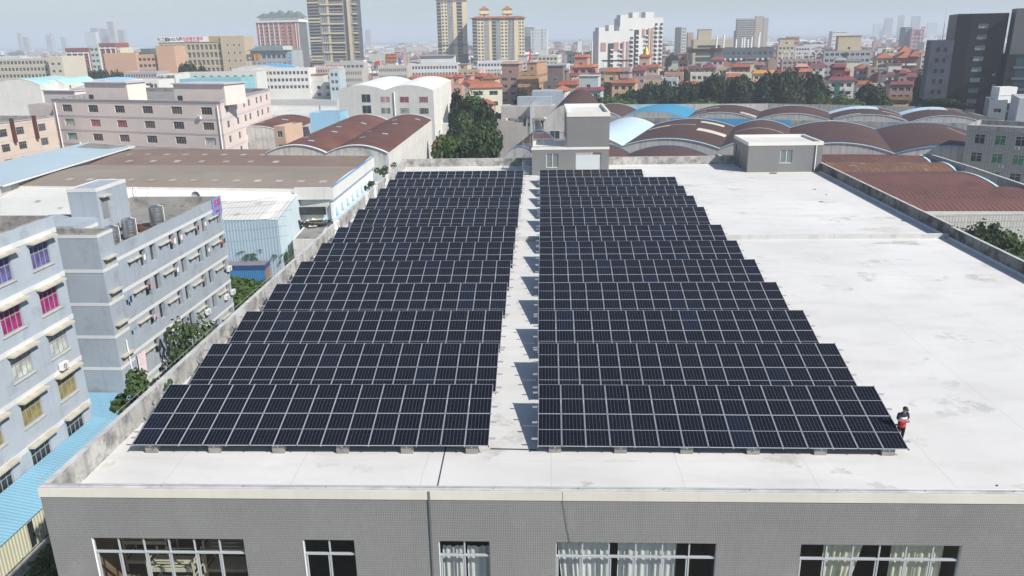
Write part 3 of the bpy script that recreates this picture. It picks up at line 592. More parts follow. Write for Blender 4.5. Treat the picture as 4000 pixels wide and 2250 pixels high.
# rooftop pavilion, penthouse and tanks of that dormitory
b=MB(); zr=HB-1.1; b.box(.4,1.6,zr,5.6,6.5,HB+1.35,BLUEW2,'b'); pav=b.build('roof_pavilion',tB)
b=MB(); b.box(.35,1.55,HB+.55,5.65,1.6,HB+.85,STRIPE); b.box(5.6,1.6,HB+.55,5.65,6.5,HB+.85,STRIPE); b.build('band',pav)
for x0,x1 in ((.9,3.4),(3.9,5.3)): b=MB(); b.box(x0,1.585,HB-.55,x1,1.605,HB+.5,dk[0]); b.build('opening',pav)
b=MB(); b.box(3.3,5.2,HB+.2,6.0,10.3,HB+3.9,BLUEW2,'b'); pen=b.build('penthouse',tB)
b=MB(); ring(b,[(3.3,5.2),(6.0,5.2),(6.0,10.3),(3.3,10.3)],-.03,.2,HB+3.65,HB+3.95,STRIPE); b.face([(3.4,5.3,HB+3.7),(5.9,5.3,HB+3.7),(5.9,10.2,HB+3.7),(3.4,10.2,HB+3.7)],FLATR); b.build('roof',pen)
b=MB(); b.box(6.0,5.7,HB+1.1,6.05,6.7,HB+3.0,mat('grey door',(.25,.26,.27),.6)); b.build('door',pen); b=MB(); b.box(6.0,5.5,HB+3.1,6.5,6.9,HB+3.22,AWN); b.build('canopy',pen)
TANK=mat('stainless tank',(.55,.56,.57),.28,.06,1,metal=.9)
def water_tank(label,P,r_=.72,h=2.05):
    t=thing('water_tank',label,'water tank',P,0,'steel water tanks on the dormitory roof'); b=MB(); rows=[]
    n=26
    for i in range(n+1):
        z=.25+(h-.25)*i/n; rr=r_+.03*math.sin(i*math.pi/1.3); rows.append([(rr*math.cos(2*math.pi*j/20),rr*math.sin(2*math.pi*j/20),z) for j in range(20)])
    b.grid(rows,TANK,True,True); b.build('shell',t)
    b=MB(); c=[(r_*math.cos(2*math.pi*j/20),r_*math.sin(2*math.pi*j/20),h) for j in range(20)]; b.grid([c,[(x*.3,y*.3,h+.16) for x,y,_ in c]],TANK,True,True); b.face([(x*.3,y*.3,h+.16) for x,y,_ in c],TANK); b.build('lid',t)
    b=MB()
    for j in range(3): a=2*math.pi*j/3; b.box(r_*.8*math.cos(a)-.05,r_*.8*math.sin(a)-.05,0,r_*.8*math.cos(a)+.05,r_*.8*math.sin(a)+.05,.27,STEEL); 
    b.tube([(r_+.06,0,.1),(r_+.06,0,h+.05),(r_*.4,0,h+.15)],.03,WHITE,6); b.build('stand',t)
zR=ztB-1.15
P=at(S('z5',1495,935),zR); water_tank('largest and farthest steel water tank, alone on the dormitory roof',(P.x,P.y,zR),.68,2.1)
P=at(S('z5',1238,1045),zR); water_tank('middle steel water tank beside the low roof wall of the dormitory',(P.x,P.y,zR),.62,1.9)
P=at(S('z5',1092,1125),zR); water_tank('nearest steel water tank close to the stair block of the dormitory',(P.x-.1,P.y,zR),.6,1.9)
PW=mat('white pipe',(.78,.78,.77),.5,.04)
def pipe(name,label,pts,r_=.06,cat='pipe',group=None): b=MB(); b.tube(pts,r_,PW,7); o=b.build(name); return tag(o,label,cat,group)
pp=[at(S('z5',x,y),zR+.25) for x,y in ((1170,700),(1175,690),(1540,690),(1560,695),(1940,692))]; pipe('roof_pipe','long white pipe lying across the dormitory roof near the back wall',[Vector((p.x,p.y,zR+.25)) for p in pp])
a_,b_=at(S('z5',1270,715),zR),at(S('z5',1305,715),zR); pipe('roof_pipe','white pipe bent like an upturned U standing on the dormitory roof',[a_,a_+Vector((0,0,1.9)),b_+Vector((0,0,1.9)),b_],.09)
a_=at(S('z5',1130,935),zR); a_=at(S('z5',1415,715),zR); t=thing('antenna_frame','broken white lattice antenna frame leaning on the dormitory roof','antenna',(a_.x,a_.y,zR)); b=MB()
for x0,z0,x1,z1 in ((-.8,0,.3,1.9),(-.4,0,.7,1.8),(-.6,.5,.1,.4),(-.3,1.,.4,.9),(0,1.5,.6,1.4)): b.bar((x0,0,z0),(x1,.3,z1),.05,.05,PW)
b.build('frame',t)
a_=at(S('z5',1865,715),zR); t=thing('satellite_dish','grey satellite dish near the far corner of the dormitory roof','dish',(a_.x,a_.y,zR)); b=MB(); b.tube([(0,0,0),(0,0,.8)],.04,DARKW,6); b.build('mast',t); b=MB(); b.grid([[(.5*r_*math.cos(j*.785),-.25*r_*r_,1.0+.5*r_*math.sin(j*.785)) for j in range(8)] for r_ in (.05,.5,1)],STEEL,True,True); b.build('dish',t)
a_=at(S('z5',1320,985),zR); t=thing('roof_junk','small heap of rusty junk between the water tanks of the dormitory','junk',(a_.x,a_.y,zR)); b=MB(); [b.box(x,y,0,x+w,y+.4,h,mat('rusty junk',(.14,.06,.045),.9,.3,2)) for x,y,w,h in ((0,0,.5,.5),(.3,.5,.7,.3),(-.4,.3,.4,.7))]; b.build('heap',t)
a_=at(S('z5',1130,935),zR)
pipe('roof_pipe','short upright white vent pipe between water tanks and pavilion',[a_,a_+Vector((0,0,1.7)),a_+Vector((-.3,0,1.8))],.09)
# roof sign: red characters on blue
def text(s,size,m,parent,loc,rot,name='lettering',ext=.02,align='CENTER',sx=1):
    c=bpy.data.curves.new(name,'FONT'); c.body=s; c.size=size; c.extrude=ext; c.align_x=align; c.align_y='CENTER'; c.materials.append(m); o=bpy.data.objects.new(name,c); COL.objects.link(o); me=bpy.data.meshes.new_from_object(o); bpy.data.objects.remove(o); bpy.data.curves.remove(c); o=bpy.data.objects.new(name,me); COL.objects.link(o); o.parent=parent; o.location=loc; o.rotation_euler=rot; o.scale=(sx,1,1); return o
RED=mat('red lettering',(.6,.02,.05),.5,.05); BLSIGN=mat('blue sign board',(.2,.28,.55),.6,.05)
p,a=PF(tB,frB,'r',19.4,HB-1.85,.06); t=thing('roof_sign','blue sign with two red characters at the far roof corner of the dormitory','sign',p,a)
b=MB(); b.box(0,-.06,0,2.3,.0,1.95,BLSIGN); b.build('board',t); text('名富',.85,RED,t,(1.15,-.08,1.3),(R(90),0,0),ext=.01); text('MINGFU',.34,RED,t,(1.15,-.08,.45),(R(90),0,0),ext=.01)
# dorm air conditioners and laundry
for n_,(s,k) in enumerate(((23.2,2),(23.4,3),(21.6,3),(16.6,3))):
    p,a=PF(tB,frB,'r',s-2.3,HB-ztB-2.87*k-.55-1.3,.36); put_ac(AC_SM,['white air conditioner under the top row of the balconied dormitory far end','white air conditioner at the far corner of the balconied dormitory, lower one','white air conditioner left of the lower far corner one on the dormitory','white air conditioner on the dormitory wall above the dark green tree'][n_],p,a,'air conditioners on the blue dormitories')
cols=[('pink',(.55,.25,.3)),('white',(.75,.75,.74)),('black',(.03,.03,.035)),('blue',(.12,.3,.5)),('grey',(.35,.36,.4)),('teal',(.1,.45,.4)),('lilac',(.5,.42,.55)),('red',(.5,.05,.06))]
fl_n=['top','second','third','fourth']; op_n={5.9:'second',7.75:'third',11.5:'fourth',13.2:'fifth',17.05:'sixth',18.8:'seventh',2.25:'first',22.6:'last'}
for s,k,ci in ((13.2,0,(1,0)),(18.8,0,(1,)),(17.05,0,(2,0)),(11.5,0,(0,1)),(5.9,0,(1,)),(18.8,1,(1,)),(11.5,1,(1,4)),(5.9,1,(2,0)),(2.25,1,(3,2)),(17.05,2,(7,5)),(5.9,2,(6,0,4)),(2.25,2,(5,)),(13.2,2,(4,)),(22.6,1,(7,2))):
    p,a=PF(tB,frB,'r',s-2.3,HB-ztB-2.87*k-1.25,.1); t=thing('laundry',f'{" and ".join(cols[c][0] for c in ci[:2])} washing at the {op_n[s]} balcony of the {fl_n[k]} storey of the dormitory','washing',p,a,'washing on the dormitory balconies')
    b=MB(); b.bar((-.1,-.25,.55),(1.0,-.25,.55),.025,.025,STEEL); b.build('rod',t)
    for j,c in enumerate(ci):
        b=MB(); n=6; x0=.05+j*.32; hh=rnd.uniform(.35,.6); b.grid([[(x0+.28*i/n,-.25+.03*math.sin(i*1.9+f),.54-hh*f/3) for i in range(n+1)] for f in range(4)],mat(cols[c][0]+' cloth',cols[c][1],.9,.1,3)); b.build('garment',t)
p,a=PF(tB,frB,'r',.05,HB-ztB-2.87*3-1.95,.12); t=thing('curtain','long pale pink curtain hanging out of a lower dormitory balcony','curtain',p,a); b=MB(); n=16; b.grid([[(.1+1.5*i/n*(1-.25*f/5),-.05+.07*math.sin(i*1.7),1.5-3.2*f/5) for i in range(n+1)] for f in range(6)],mat('pale pink cloth',(.62,.52,.55),.9,.1,3)); b.build('cloth',t)
p,a=PF(tB,frB,'r',0,0); pts=[PF(tB,frB,'r',s,z,.1)[0] for s,z in ((-.95,HB-8.2),(-.9,HB-10.5),(-.65,HB-13),(-.35,5.5))]; pipe('wall_pipe','white drain pipe running down the near corner of the balconied dormitory',pts,.07)
# sky blue lean-to between the dormitories and the factory
SKYR=mat('sky blue roofing',(.22,.43,.57),.45,.12,.25,corr=(1,.3,.35),stain=(.13,.32,.5),sthr=.58,ss=.5); CORC=mat('cream corrugated sheet',(.6,.6,.45),.55,.08,.5,corr=(1,.28,.6)); OLDW=mat('stained white wall',(.55,.54,.52),.9,.2,.5,stain=(.2,.2,.19),sthr=.5,ss=.8,streak=(.24,.23,.22),stk=.6)
t=thing('lean_to','long sky blue metal lean-to roof squeezed between dormitories and tiled factory','shed',(0,0,0)); b=MB()
def LT(s,x,z): v=PA+U1*s; return (v.x+x,v.y,z)
b.face([LT(-48,.05,-11.0),LT(-48,3.1,-11.75),LT(.1,3.1,-11.75),LT(.1,.05,-11.0)],SKYR); b.face([LT(.1,-9,-11.15),LT(.1,3.1,-11.75),LT(5.75,3.4,-11.75),LT(5.3,-9,-11.15)],SKYR); b.build('roof',t)
b=MB(); b.face([LT(-48,2.75,-14.0),LT(20,2.9,-14.0),LT(20,2.9,-11.7),LT(-48,2.75,-11.7)],CORC); b.build('wall',t)
b=MB(); b.face([LT(-48,2.95,ZG),LT(20,3.1,ZG),LT(20,3.1,-13.9),LT(-48,2.95,-13.9)],OLDW); b.build('plinth',t)
b=MB(); v=LT(-12.5,2.8,0); b.box(v[0]-.02,v[1]-.5,-13.9,v[0]+.03,v[1]+.5,-12.1,GD); b.build('window',t)
# ---------------------------------------------------------------- trees and shrubs
def leafmat(name,col,rand=.35):
    m,t,b=nodes(name); tc=N(t,'ShaderNodeTexCoord').outputs['Object']; oi=N(t,'ShaderNodeObjectInfo')
    c=mixc(t,ramp(t,noise(t,tc,.9,3),.3,.7),[x*.55 for x in col],[x*1.45 for x in col]); c=mixc(t,ramp(t,noise(t,tc,.17,2),.45,.65,0,.5),c,(col[0]*1.5,col[1]*1.25,col[2]*.8))
    L(t,c,b.inputs['Base Color']); b.inputs['Roughness'].default_value=.6; b.inputs['Specular IOR Level'].default_value=.25
    tr=N(t,'ShaderNodeBsdfTranslucent'); L(t,c,tr.inputs[0]); mx=N(t,'ShaderNodeMixShader',i_0=.22); L(t,b.outputs[0],mx.inputs[1]); L(t,tr.outputs[0],mx.inputs[2]); L(t,mx.outputs[0],t.nodes['Material Output'].inputs[0]); return m
LEAF=leafmat('dark foliage',(.023,.042,.016)); LEAFB=leafmat('bright foliage',(.07,.125,.028)); LEAFY=leafmat('yellow green foliage',(.12,.14,.04)); BARK=mat('bark',(.12,.09,.065),.9,.3,2); PALMG=leafmat('palm foliage',(.055,.09,.032)); PINKB=leafmat('pink blossom',(.55,.12,.16))
def crown_mesh(seed,blobs,n,leaf,m,droop=0):
    """leaf clumps spread through overlapping ellipsoids; blobs: (x,y,z,rx,ry,rz)"""
    g=random.Random(seed); b=MB(); vol=[q[3]*q[4]*q[5] for q in blobs]; tot=sum(vol)
    for q,v in zip(blobs,vol):
        for _ in range(int(n*v/tot)):
            while True:
                x,y,z=g.uniform(-1,1),g.uniform(-1,1),g.uniform(-1,1); r2=x*x+y*y+z*z
                if .25<r2<1 and g.random()<r2**.5*(1.0 if z>-.5 else .6): break
            k=1+.22*math.sin(5*x+seed)*math.sin(4*y+2*seed)*math.sin(5*z); c=Vector((q[0]+x*q[3]*k,q[1]+y*q[4]*k,q[2]+z*q[5]*k))
            nrm=Vector((x+g.uniform(-.8,.8),y+g.uniform(-.8,.8),z+.3+g.uniform(-.8,.8))).normalized(); a=nrm.orthogonal().normalized(); a.rotate(Matrix.Rotation(g.uniform(0,6.28),3,nrm)); d=nrm.cross(a); s=leaf*g.uniform(.6,1.35)
            b.face([c-a*s*.5-d*s*.2,c+d*s*-.55,c+a*s*.55-d*s*.1,c+a*s*.3+d*s*.45,c-a*s*.35+d*s*.5],m)
    return b.mesh('crown')
def trunk_mesh(h,r_,blobs):
    b=MB(); b.tube([(0,0,0),(.1*h*.1,0,h*.45),(.05*h,.02*h,h)],r_,BARK,7,True,r_*.5)
    for q in blobs[:5]: b.tube([(.03*h,0,h*.7),(q[0]*.5,q[1]*.5,h*.85+(q[2]-h*.85)*.4),(q[0],q[1],q[2])],r_*.45,BARK,5,False,r_*.1)
    return b.mesh('trunk')
def blobset(seed,H,R0,n=6,base=.3):
    g=random.Random(seed); out=[(0,0,H*.62,R0*.75,R0*.75,H*.34)]
    for i in range(n): a=2*math.pi*i/n+g.uniform(-.4,.4); rr=R0*g.uniform(.45,.68); z=H*g.uniform(base+.12,.8); s=g.uniform(.34,.52); out.append((rr*math.cos(a),rr*math.sin(a),z,R0*s,R0*s,H*s*.42))
    return out
TREES={}
def MATS_LEAFG(): return bpy.data.materials['mid green foliage']
def tree_kind(k,seed,H,R0,n,leaf,m,nb=7,base=.3): bl=blobset(seed,H,R0,nb,base); TREES[k]=(crown_mesh(seed,bl,n,leaf,m),trunk_mesh(H*.5,.025*H,bl))
tree_kind('broad',1,10,5.2,4200,.6,LEAF,11,.08); tree_kind('broad2',2,10,4.6,4000,.58,LEAF,12,.06); tree_kind('tall',3,14,3.8,3400,.62,LEAF,8,.15); tree_kind('tallg',13,14,3.6,2100,.5,leafmat('mid green foliage',(.062,.105,.036)),8,.1); tree_kind('broadg',14,10,4.8,2700,.46,MATS_LEAFG(),11,.06); tree_kind('bright',4,8,4.0,3000,.5,LEAFB); tree_kind('yellow',5,9,3.4,2600,.5,LEAFY); tree_kind('round',6,8,4.4,4000,.5,LEAF,12,.08); tree_kind('far',7,10,6,700,1.5,LEAF)
def tree(kind,label,P,h=None,w=None,cat='tree',group=None,name='tree',rz=None):
    base={'broad':(10,5.2),'broad2':(10,4.6),'tall':(14,3.8),'tallg':(14,3.6),'broadg':(10,4.8),'bright':(8,4.),'yellow':(9,3.4),'round':(8,4.4),'far':(10,6)}[kind]; sz=(h or base[0])/base[0]; sx=(w or base[1])/base[1]
    t=thing(name,label,cat,P,rnd.uniform(0,6.28) if rz is None else rz,group); t.scale=(sx,sx,sz); put('trunk',TREES[kind][1],t); put('crown',TREES[kind][0],t); return t
PALM=[]
for sd in (1,2):
    g=random.Random(sd); b=MB()
    for i in range(26):
        a=2.4*i+g.uniform(-.3,.3); el=g.uniform(-.25,1.1); d=Vector((math.cos(a),math.sin(a),0)); L0=g.uniform(1.8,2.6); pts=[Vector((0,0,0))+d*(L0*f*math.cos(el*(1-f*.4)))+Vector((0,0,L0*(f*math.sin(el)-.55*f*f))) for f in (0,.25,.5,.75,1)]; sd_=Vector((-d.y,d.x,0))
        for p,q,w0 in zip(pts,pts[1:],(.25,.45,.5,.3)):
            for s_ in (-1,1):
                for f in (0,.34,.67): c=p+(q-p)*f; b.face([c,c+(q-p)*.28,c+sd_*s_*w0+(q-p)*.55-Vector((0,0,.16))],PALMG)
    c=b.mesh('crown'); b=MB(); b.tube([(0,0,0),(.1,0,2),(.05,.05,4)],.2,BARK,7,True,.15); PALM.append((c,b.mesh('trunk')))
def palm(label,P,s=1,k=0,group=None):
    t=thing('palm_tree',label,'palm tree',P,rnd.uniform(0,6),group); t.scale=(s,s,s); put('trunk',PALM[k][1],t); put('crown',PALM[k][0],t,(.05,.05,4.)); return t
def gp(o,x,y,z=ZG): return at(S(o,x,y),z)
P=gp('z9',1850,720,-8.6); tree('broadg','dark green tree pressing against the balconied dormitory behind the parapet',(P.x,P.y,ZG),13.6,2.9)
P=gp('z9',2300,360,-17); tree('bright','bright green tree below the blue container',(P.x,P.y,ZG),5.2,4.2)
P=gp('zD',560,360,-15.5); palm('fan palm right of the bright green tree below the blue container',(P.x,P.y,ZG),.95,0,'palms by the container')
P=gp('z5',2380,1130,-14.5); palm('palm in front of the stained wall left of the white shed door',(P.x,P.y,ZG),1.15,1,'palms by the container')
P=gp('z6',250,1180,-15.5); palm('palm beneath the slender lamp post behind the left parapet',(P.x,P.y,ZG),1.05,0,'palms by the container')
P=gp('za',360,1330,-15.4); t=thing('shrub','dense green shrub at the foot of the cream corrugated wall, bottom left','shrub',(P.x-.3,P.y+.5,ZG)); put('foliage',crown_mesh(11,[(0,0,3.2,2.3,3.8,2.8),(.3,-3.8,2.9,2.2,3.0,2.6),(-.4,3.8,2.6,1.8,2.8,2.3),(0,7,2.0,1.5,2.4,1.8),(.4,-7.5,2.6,2.0,3.0,2.4)],12000,.22,LEAFB),t); b=MB(); b.tube([(0,0,0),(0,0,1.5)],.1,BARK,6); put('trunk',b.mesh('trunk'),t)
# weeds rooted on the parapet
def weed(label,P,h,seed,n=420):
    t=thing('shrub',label,'shrub',P); g=random.Random(seed); bl=[]; b=MB()
    for i in range(6): v=Vector((g.uniform(-.6,.3)*h,g.uniform(-.6,.6)*h,g.uniform(.25,.95)*h)); b.tube([(0,0,0),v*.5+Vector((0,0,.15*h)),v],.02*h,BARK,4,False,.006*h); bl.append((v.x,v.y,v.z,.2*h,.24*h,.17*h))
    put('stem',b.mesh('stem'),t); put('foliage',crown_mesh(seed,bl,n,.085*h,MATS_LEAFG()),t)
def wp(y,out=.35): p=hq.location+Matrix.Rotation(RZ0,3,'Z')@Vector((lx(y)-out,y,0)); return Vector((p.x,p.y,0))
P=loc(at(S('z9',1300,1270),.4)); v=wp(P.y); weed('leafy shrub sprouting over the left parapet beside the balconied dormitory',(v.x,v.y,-.9),2.6,21,700)
P=loc(at(S('zC',850,370),.6)); v=wp(P.y); weed('small shrub beside the touching pair of tall air conditioners',(v.x,v.y,-.3),2.0,22)
P=loc(at(S('zC',1070,150),.6)); v=wp(P.y); weed('small shrub near the farthest tall air conditioner',(v.x,v.y,-.3),2.2,23)
# ---------------------------------------------------------------- generic blocks for the town
def vdir(h): return Vector((math.cos(R(h)),math.sin(R(h))))
def hit(p,P0,e):
    d=ray(p); A=Matrix(((d.x,-e.x),(d.y,-e.y))); r=A.inverted()@Vector((P0.x,P0.y)); return Vector((P0.x,P0.y))+e*r.y
def front(o,xl,xr,yt,zt=None,D=None,h=-8):
    """front wall line: roof edge seen at yt between xl and xr, at height zt or distance D, wall heading h"""
    p=S(o,xl,yt); P=at(p,zt) if D is None else aty(p,D); P0=Vector((P.x,P.y)); P1=hit(S(o,xr,yt),P0,vdir(h)); return P0,P1,P.z
WP=[glass('window glass'),glass('dark pane'),glass('grey curtain pane',(.2,.2,.2),.3,.4)]
PINKP=glass('pink curtain pane',(.3,.07,.1),.35,.3); GREENP=glass('green pane',(.03,.16,.07),.25,.4); BRNP=glass('brown pane',(.09,.07,.06),.3,.4)
def autowins(W,D,nf,fl,nw,ns,ww=1.5,wh=1.5,top=1.0,faces='fr'):
    zs=[-top-fl*k-wh for k in range(nf)]; r={}
    if 'f' in faces and nw: r['f']=grid_holes(.5,W-.5,nw,min(ww,(W-1)/nw*.7),zs,wh)
    if 'r' in faces and ns: r['r']=grid_holes(.5,D-.5,ns,min(ww,(D-1)/ns*.7),zs,wh)
    if 'l' in faces and ns: r['l']=grid_holes(.5,D-.5,ns,min(ww,(D-1)/ns*.7),zs,wh)
    return r
def blk(name,label,o,xl,xr,yt,wm,zt=None,D=None,h=-8,dep=14,nf=4,fl=3.3,nw=6,ns=3,ww=1.5,wh=1.5,top=1.2,faces='fr',cat='building',**k):
    P0,P1,z=front(o,xl,xr,yt,zt,D,h); W=(P1-P0).length
    return building(name,label,cat,P0,P1,z,dep,wm,autowins(W,dep,nf,fl,nw,ns,ww,wh,top,faces),**k)
PINK=mat('pale pink render',(.74,.64,.585),.85,.06,.25,streak=(.56,.49,.46),stk=.25); MAUVE=mat('mauve band',(.5,.48,.53),.8,.08); PINKD=mat('yellowed pink render',(.58,.48,.4),.85,.1,.25,streak=(.4,.34,.3),stk=.3)
BROWNR=mat('brown corrugated roof',(.088,.05,.045),.75,.16,.12,corr=(1,.9,.5),stain=(.075,.045,.04),sthr=.5,ss=.15,streak=None,rand=.08)
BROWNX=mat('brown red roof',(.145,.066,.052),.75,.2,.1,stain=(.1,.045,.036),sthr=.5,ss=.18,streak=None,rand=.08); GREYBR=mat('grey brown roof',(.29,.245,.2),.7,.14,.08,corr=(0,.8,.5),stain=(.3,.28,.25),sthr=.55,ss=.06)
BRGREY2=mat('faded brown roof',(.225,.16,.13),.7,.16,.08,corr=(0,.8,.5),stain=(.26,.22,.18),sthr=.55,ss=.06)
PALES=mat('pale sheet roof',(.66,.66,.62),.55,.1,.1,corr=(0,.7,.4),stain=(.4,.38,.33),sthr=.6,ss=.2); WHITES=mat('new white sheet roof',(.8,.81,.78),.5,.05,.1,corr=(0,.7,.4)); ICEB=mat('ice blue sheet',(.52,.66,.74),.5,.06,.1,corr=(0,.8,.35)); SKYL=mat('translucent skylight sheet',(.42,.39,.34),.5,.2,1,rand=.2); BLUES=mat('blue sheet',(.1,.36,.62),.5,.08,.2,corr=(0,.7,.3)); BLUEL=mat('light blue sheet',(.33,.58,.76),.5,.08,.2,corr=(0,.7,.3)); TRIMW=mat('white trim',(.72,.74,.76),.6,.08,.5); TRIMB=mat('blue trim',(.12,.36,.65),.5,.08,.5); TRIML=mat('pale blue trim',(.5,.7,.82),.5,.08,.5)
WHITEW=mat('white render',(.7,.69,.65),.85,.08,.2,streak=(.45,.44,.42),stk=.35,stain=(.58,.57,.53),sthr=.6,ss=.15); GABLE=mat('weathered gable',(.5,.49,.47),.9,.2,.2,streak=(.14,.14,.14),stk=.75,stain=(.22,.22,.21),sthr=.55,ss=.25); GABLED=mat('dark weathered gable',(.38,.375,.36),.9,.22,.2,streak=(.12,.12,.12),stk=.75,stain=(.17,.17,.165),sthr=.52,ss=.25)
# ---- hall with two long low vaults behind the dormitories
zf=-6.8; HA_,HB_=at(S('z6',710,560),zf),at(S('z6',1210,190),zf); uh=(HB_-HA_).xy.normalized()
sk=[(i,u,u+.075,v,v+.021,SKYL) for i,u,vs in ((0,.16,[.03+.067*k for k in range(13)]),(1,.10,[.30+.09*k for k in range(7)]),(1,.42,[.02+.074*k for k in range(13)])) for v in vs]
th=vault_shed('warehouse','long hall with two low brown and grey vaults and a white fascia over blue windows','warehouse',HA_.xy+Vector((-.3,.3)),HB_.xy+Vector((-.3,0)),(-61,8.7),2,-7.15,.6,BRGREY2,WHITEW,sky=sk)
[c for c in th.children if c.name.startswith('roof')][0].data.materials[0]=GREYBR
M_=th.matrix_basis.inverted() if False else (Matrix.Translation(th.location)@Matrix.Rotation(th.rotation_euler.z,4,'Z')).inverted()
Lh=(HB_-HA_).xy.length; H0=-ZG
b=MB(); b.box(-.3,-.55,H0-8.9,Lh+.3,-.3,H0+zf,WHITEW); b.box(-.3,-.3,H0-8.9,-.02,6.2,H0+zf,WHITEW); b.build('fascia',th)
b=MB(); b.box(-.33,-.6,H0+zf,Lh+.3,-.28,H0+zf+.12,TRIMB); b.box(-.33,-.28,H0+zf,0,66,H0+zf+.12,TRIMB) if False else None; b.build('trim',th)
b=MB(); b.box(-.32,-.5,H0-9.2,Lh,-.1,H0-8.9,mat('dull blue band',(.3,.38,.55),.6)); b.build('band',th)
n=12
for i in range(n):
    s=Lh*(i+.5)/n
    put('window',win_mesh(Lh/n-1.2,1.3,BRNP,MATS['white frame'],4),th,(s-Lh/n/2+.6,-.02,H0-10.9)); b=MB(); b.box(s-Lh/n/2+.6,-.08,H0-12.3,s+Lh/n/2-.6,-.01,H0-10.95,BLUEL); b.build('panel',th)
for i in range(n+1): b=MB(); s=Lh*i/n; b.box(s-.55,-.5,H0-12.3,s+.55,-.005,H0-9.5,WHITE); b.build('column',th)
b=MB(); b.face([(-3,-.5,H0-12.1),(-3,-6.,H0-12.5),(Lh,-6.,H0-12.5),(Lh,-.5,H0-12.1)],ICEB); b.build('canopy',th)
b=MB(); b.box(-.25,1.0,H0-11.6,-.2,6,H0-10.2,GD); b.build('window',th)
# lower pale roof in front of it
q4=[at(S('z5',0,880),-9.6),at(S('z6',205,865),-9.6),at(S('z6',455,548),-7.4),at(S('z5',0,552),-7.4)]
t=thing('shed','pale corrugated shed with a bright white strip of new sheets, behind the balconied dormitory','shed',(q4[1].x,q4[1].y,ZG)); o_=Vector((q4[1].x,q4[1].y,ZG)); w_=[p-o_ for p in q4]
b=MB(); b.face([w_[0],w_[1],w_[2],w_[3]],PALES); b.build('roof',t)
def qp(u,v,up=.05): a=w_[0].lerp(w_[1],u); c=w_[3].lerp(w_[2],u); return a.lerp(c,v)+Vector((0,0,up))
b=MB(); b.face([qp(.36,.52),qp(1,.52),qp(1,1),qp(.44,1)],WHITES); b.build('roof_sheet',t); b=MB(); b.face([qp(.935,.0),qp(.97,.0),qp(.985,.68),qp(.955,.68)],WHITES); b.build('roof_sheet',t)
for u,v in ((.55,.3),(.62,.55),(.7,.2),(.76,.5),(.83,.12),(.88,.42),(.9,.56),(.35,.4),(.2,.3),(.28,.6),(.12,.5)): b=MB(); b.face([qp(u,v,.04),qp(u+.018,v,.04),qp(u+.024,v+.07,.04),qp(u+.006,v+.07,.04)],SKYL); b.build('skylight',t)
f=[(p.x,p.y) for p in w_]
b=MB(); b.face([(*f[0],0),(*f[1],0),tuple(w_[1]-Vector((0,0,.05))),tuple(w_[0]-Vector((0,0,.05)))],mat('pale blue sheet wall',(.42,.55,.64),.6,.08,.3,corr=(0,.5,.5))); b.face([(*f[1],0),(*f[2],0),tuple(w_[2]-Vector((0,0,.05))),tuple(w_[1]-Vector((0,0,.05)))],mat('pale blue wall',(.55,.66,.72),.7,.06,.3,streak=(.4,.46,.5),stk=.3)); b.build('wall',t)
e1=(w_[2]-w_[1]); e1.z=0; b=MB(); p,q_=e1*.07,e1*.17; n_=Vector((.05,0,0)); b.face([(p.x+.06,p.y,0),(q_.x+.06,q_.y,0),(q_.x+.06,q_.y,4.2),(p.x+.06,p.y,4.2)],DARKW); b.build('door',t)
# huts, scrap canopy, posts, container
def lowb(name,label,pts,z,wm,rm,cat='hut',**k):
    P=[at(S(o,x,y),z) for o,x,y in pts]; return building(name,label,cat,P[0],P[1],z,(P[2],P[3]),wm,roofm=rm,par=k.pop('par',.12),**k)
lowb('hut','low stained concrete hut behind the palms','',0,0,0) if False else lowb('hut','low stained concrete hut behind the palms',(('z6',-60,1000),('z6',205,1010),('z6',205,960),('z6',-20,965)),-14.4,OLDW,FLATR)
lowb('hut','low hut with dark stained flat roof against the left parapet',(('z6',345,1050),('z6',600,1050),('z6',700,895),('z6',480,895)),-13.5,WHITEW,FLATR)
P=at(S('z6',520,880),-13); t=thing('scrap_canopy','collapsed canopy of scrap sheets before the blue windowed hall','canopy',(P.x,P.y,-15.5)); g=random.Random(4); b=MB()
for x,y in ((-4,-2),(-4,3),(3.5,-2),(3.5,3)): b.bar((x,y,-4.5),(x,y,3),.12,.12,DARKW)
b.build('post',t)
b=MB(); scr=[WHITE,mat('rusty sheet',(.25,.14,.07),.9,.3,1),PALES,FLATR,BLUEL]
for i in range(60): c=Vector((g.uniform(-4.5,4.5),g.uniform(-2.5,3.5),3.2-.35*g.uniform(0,4))); a=Vector((g.uniform(.3,1.6),g.uniform(-.5,.5),g.uniform(-.5,.2))); d=Vector((g.uniform(-.2,.2),g.uniform(.2,.8),g.uniform(-.3,.3))); b.face([c-a-d,c+a-d,c+a+d,c-a+d],g.choice(scr))
b.build('sheets',t)['kind']='stuff'
def post(name,label,o,x,y0,y1,zb,r_,m,cat,group=None):
    A=at(S(o,x,y0),zb); p=S(o,x,y1); d=ray(p); k=(A.xy-CAM.xy).length/d.xy.length; h=(CAM+d*k).z-zb; b=MB(); b.tube([(0,0,0),(0,0,h)],r_,m,6,True,r_*.7); t=b.build(name); t.location=A; return tag(t,label,cat,group),h
post('pole','rusty brown pole standing before the stained hut','z6',172,1120,895,-18,.09,mat('rust',(.16,.06,.04),.9,.2),'pole')
o_,h_=post('lamp_post','slender white lamp post rising behind the left parapet','z6',340,1200,1030,-19,.07,WHITE,'lamp post'); b=MB(); b.tube([(0,0,h_),(-.4,0,h_+.2),(-1.1,0,h_+.1)],.04,WHITE,5); b.box(-1.5,-.12,h_+.02,-.9,.12,h_+.14,mat('lamp head blue',(.1,.15,.35),.4)); b.build('lamp_head',o_)
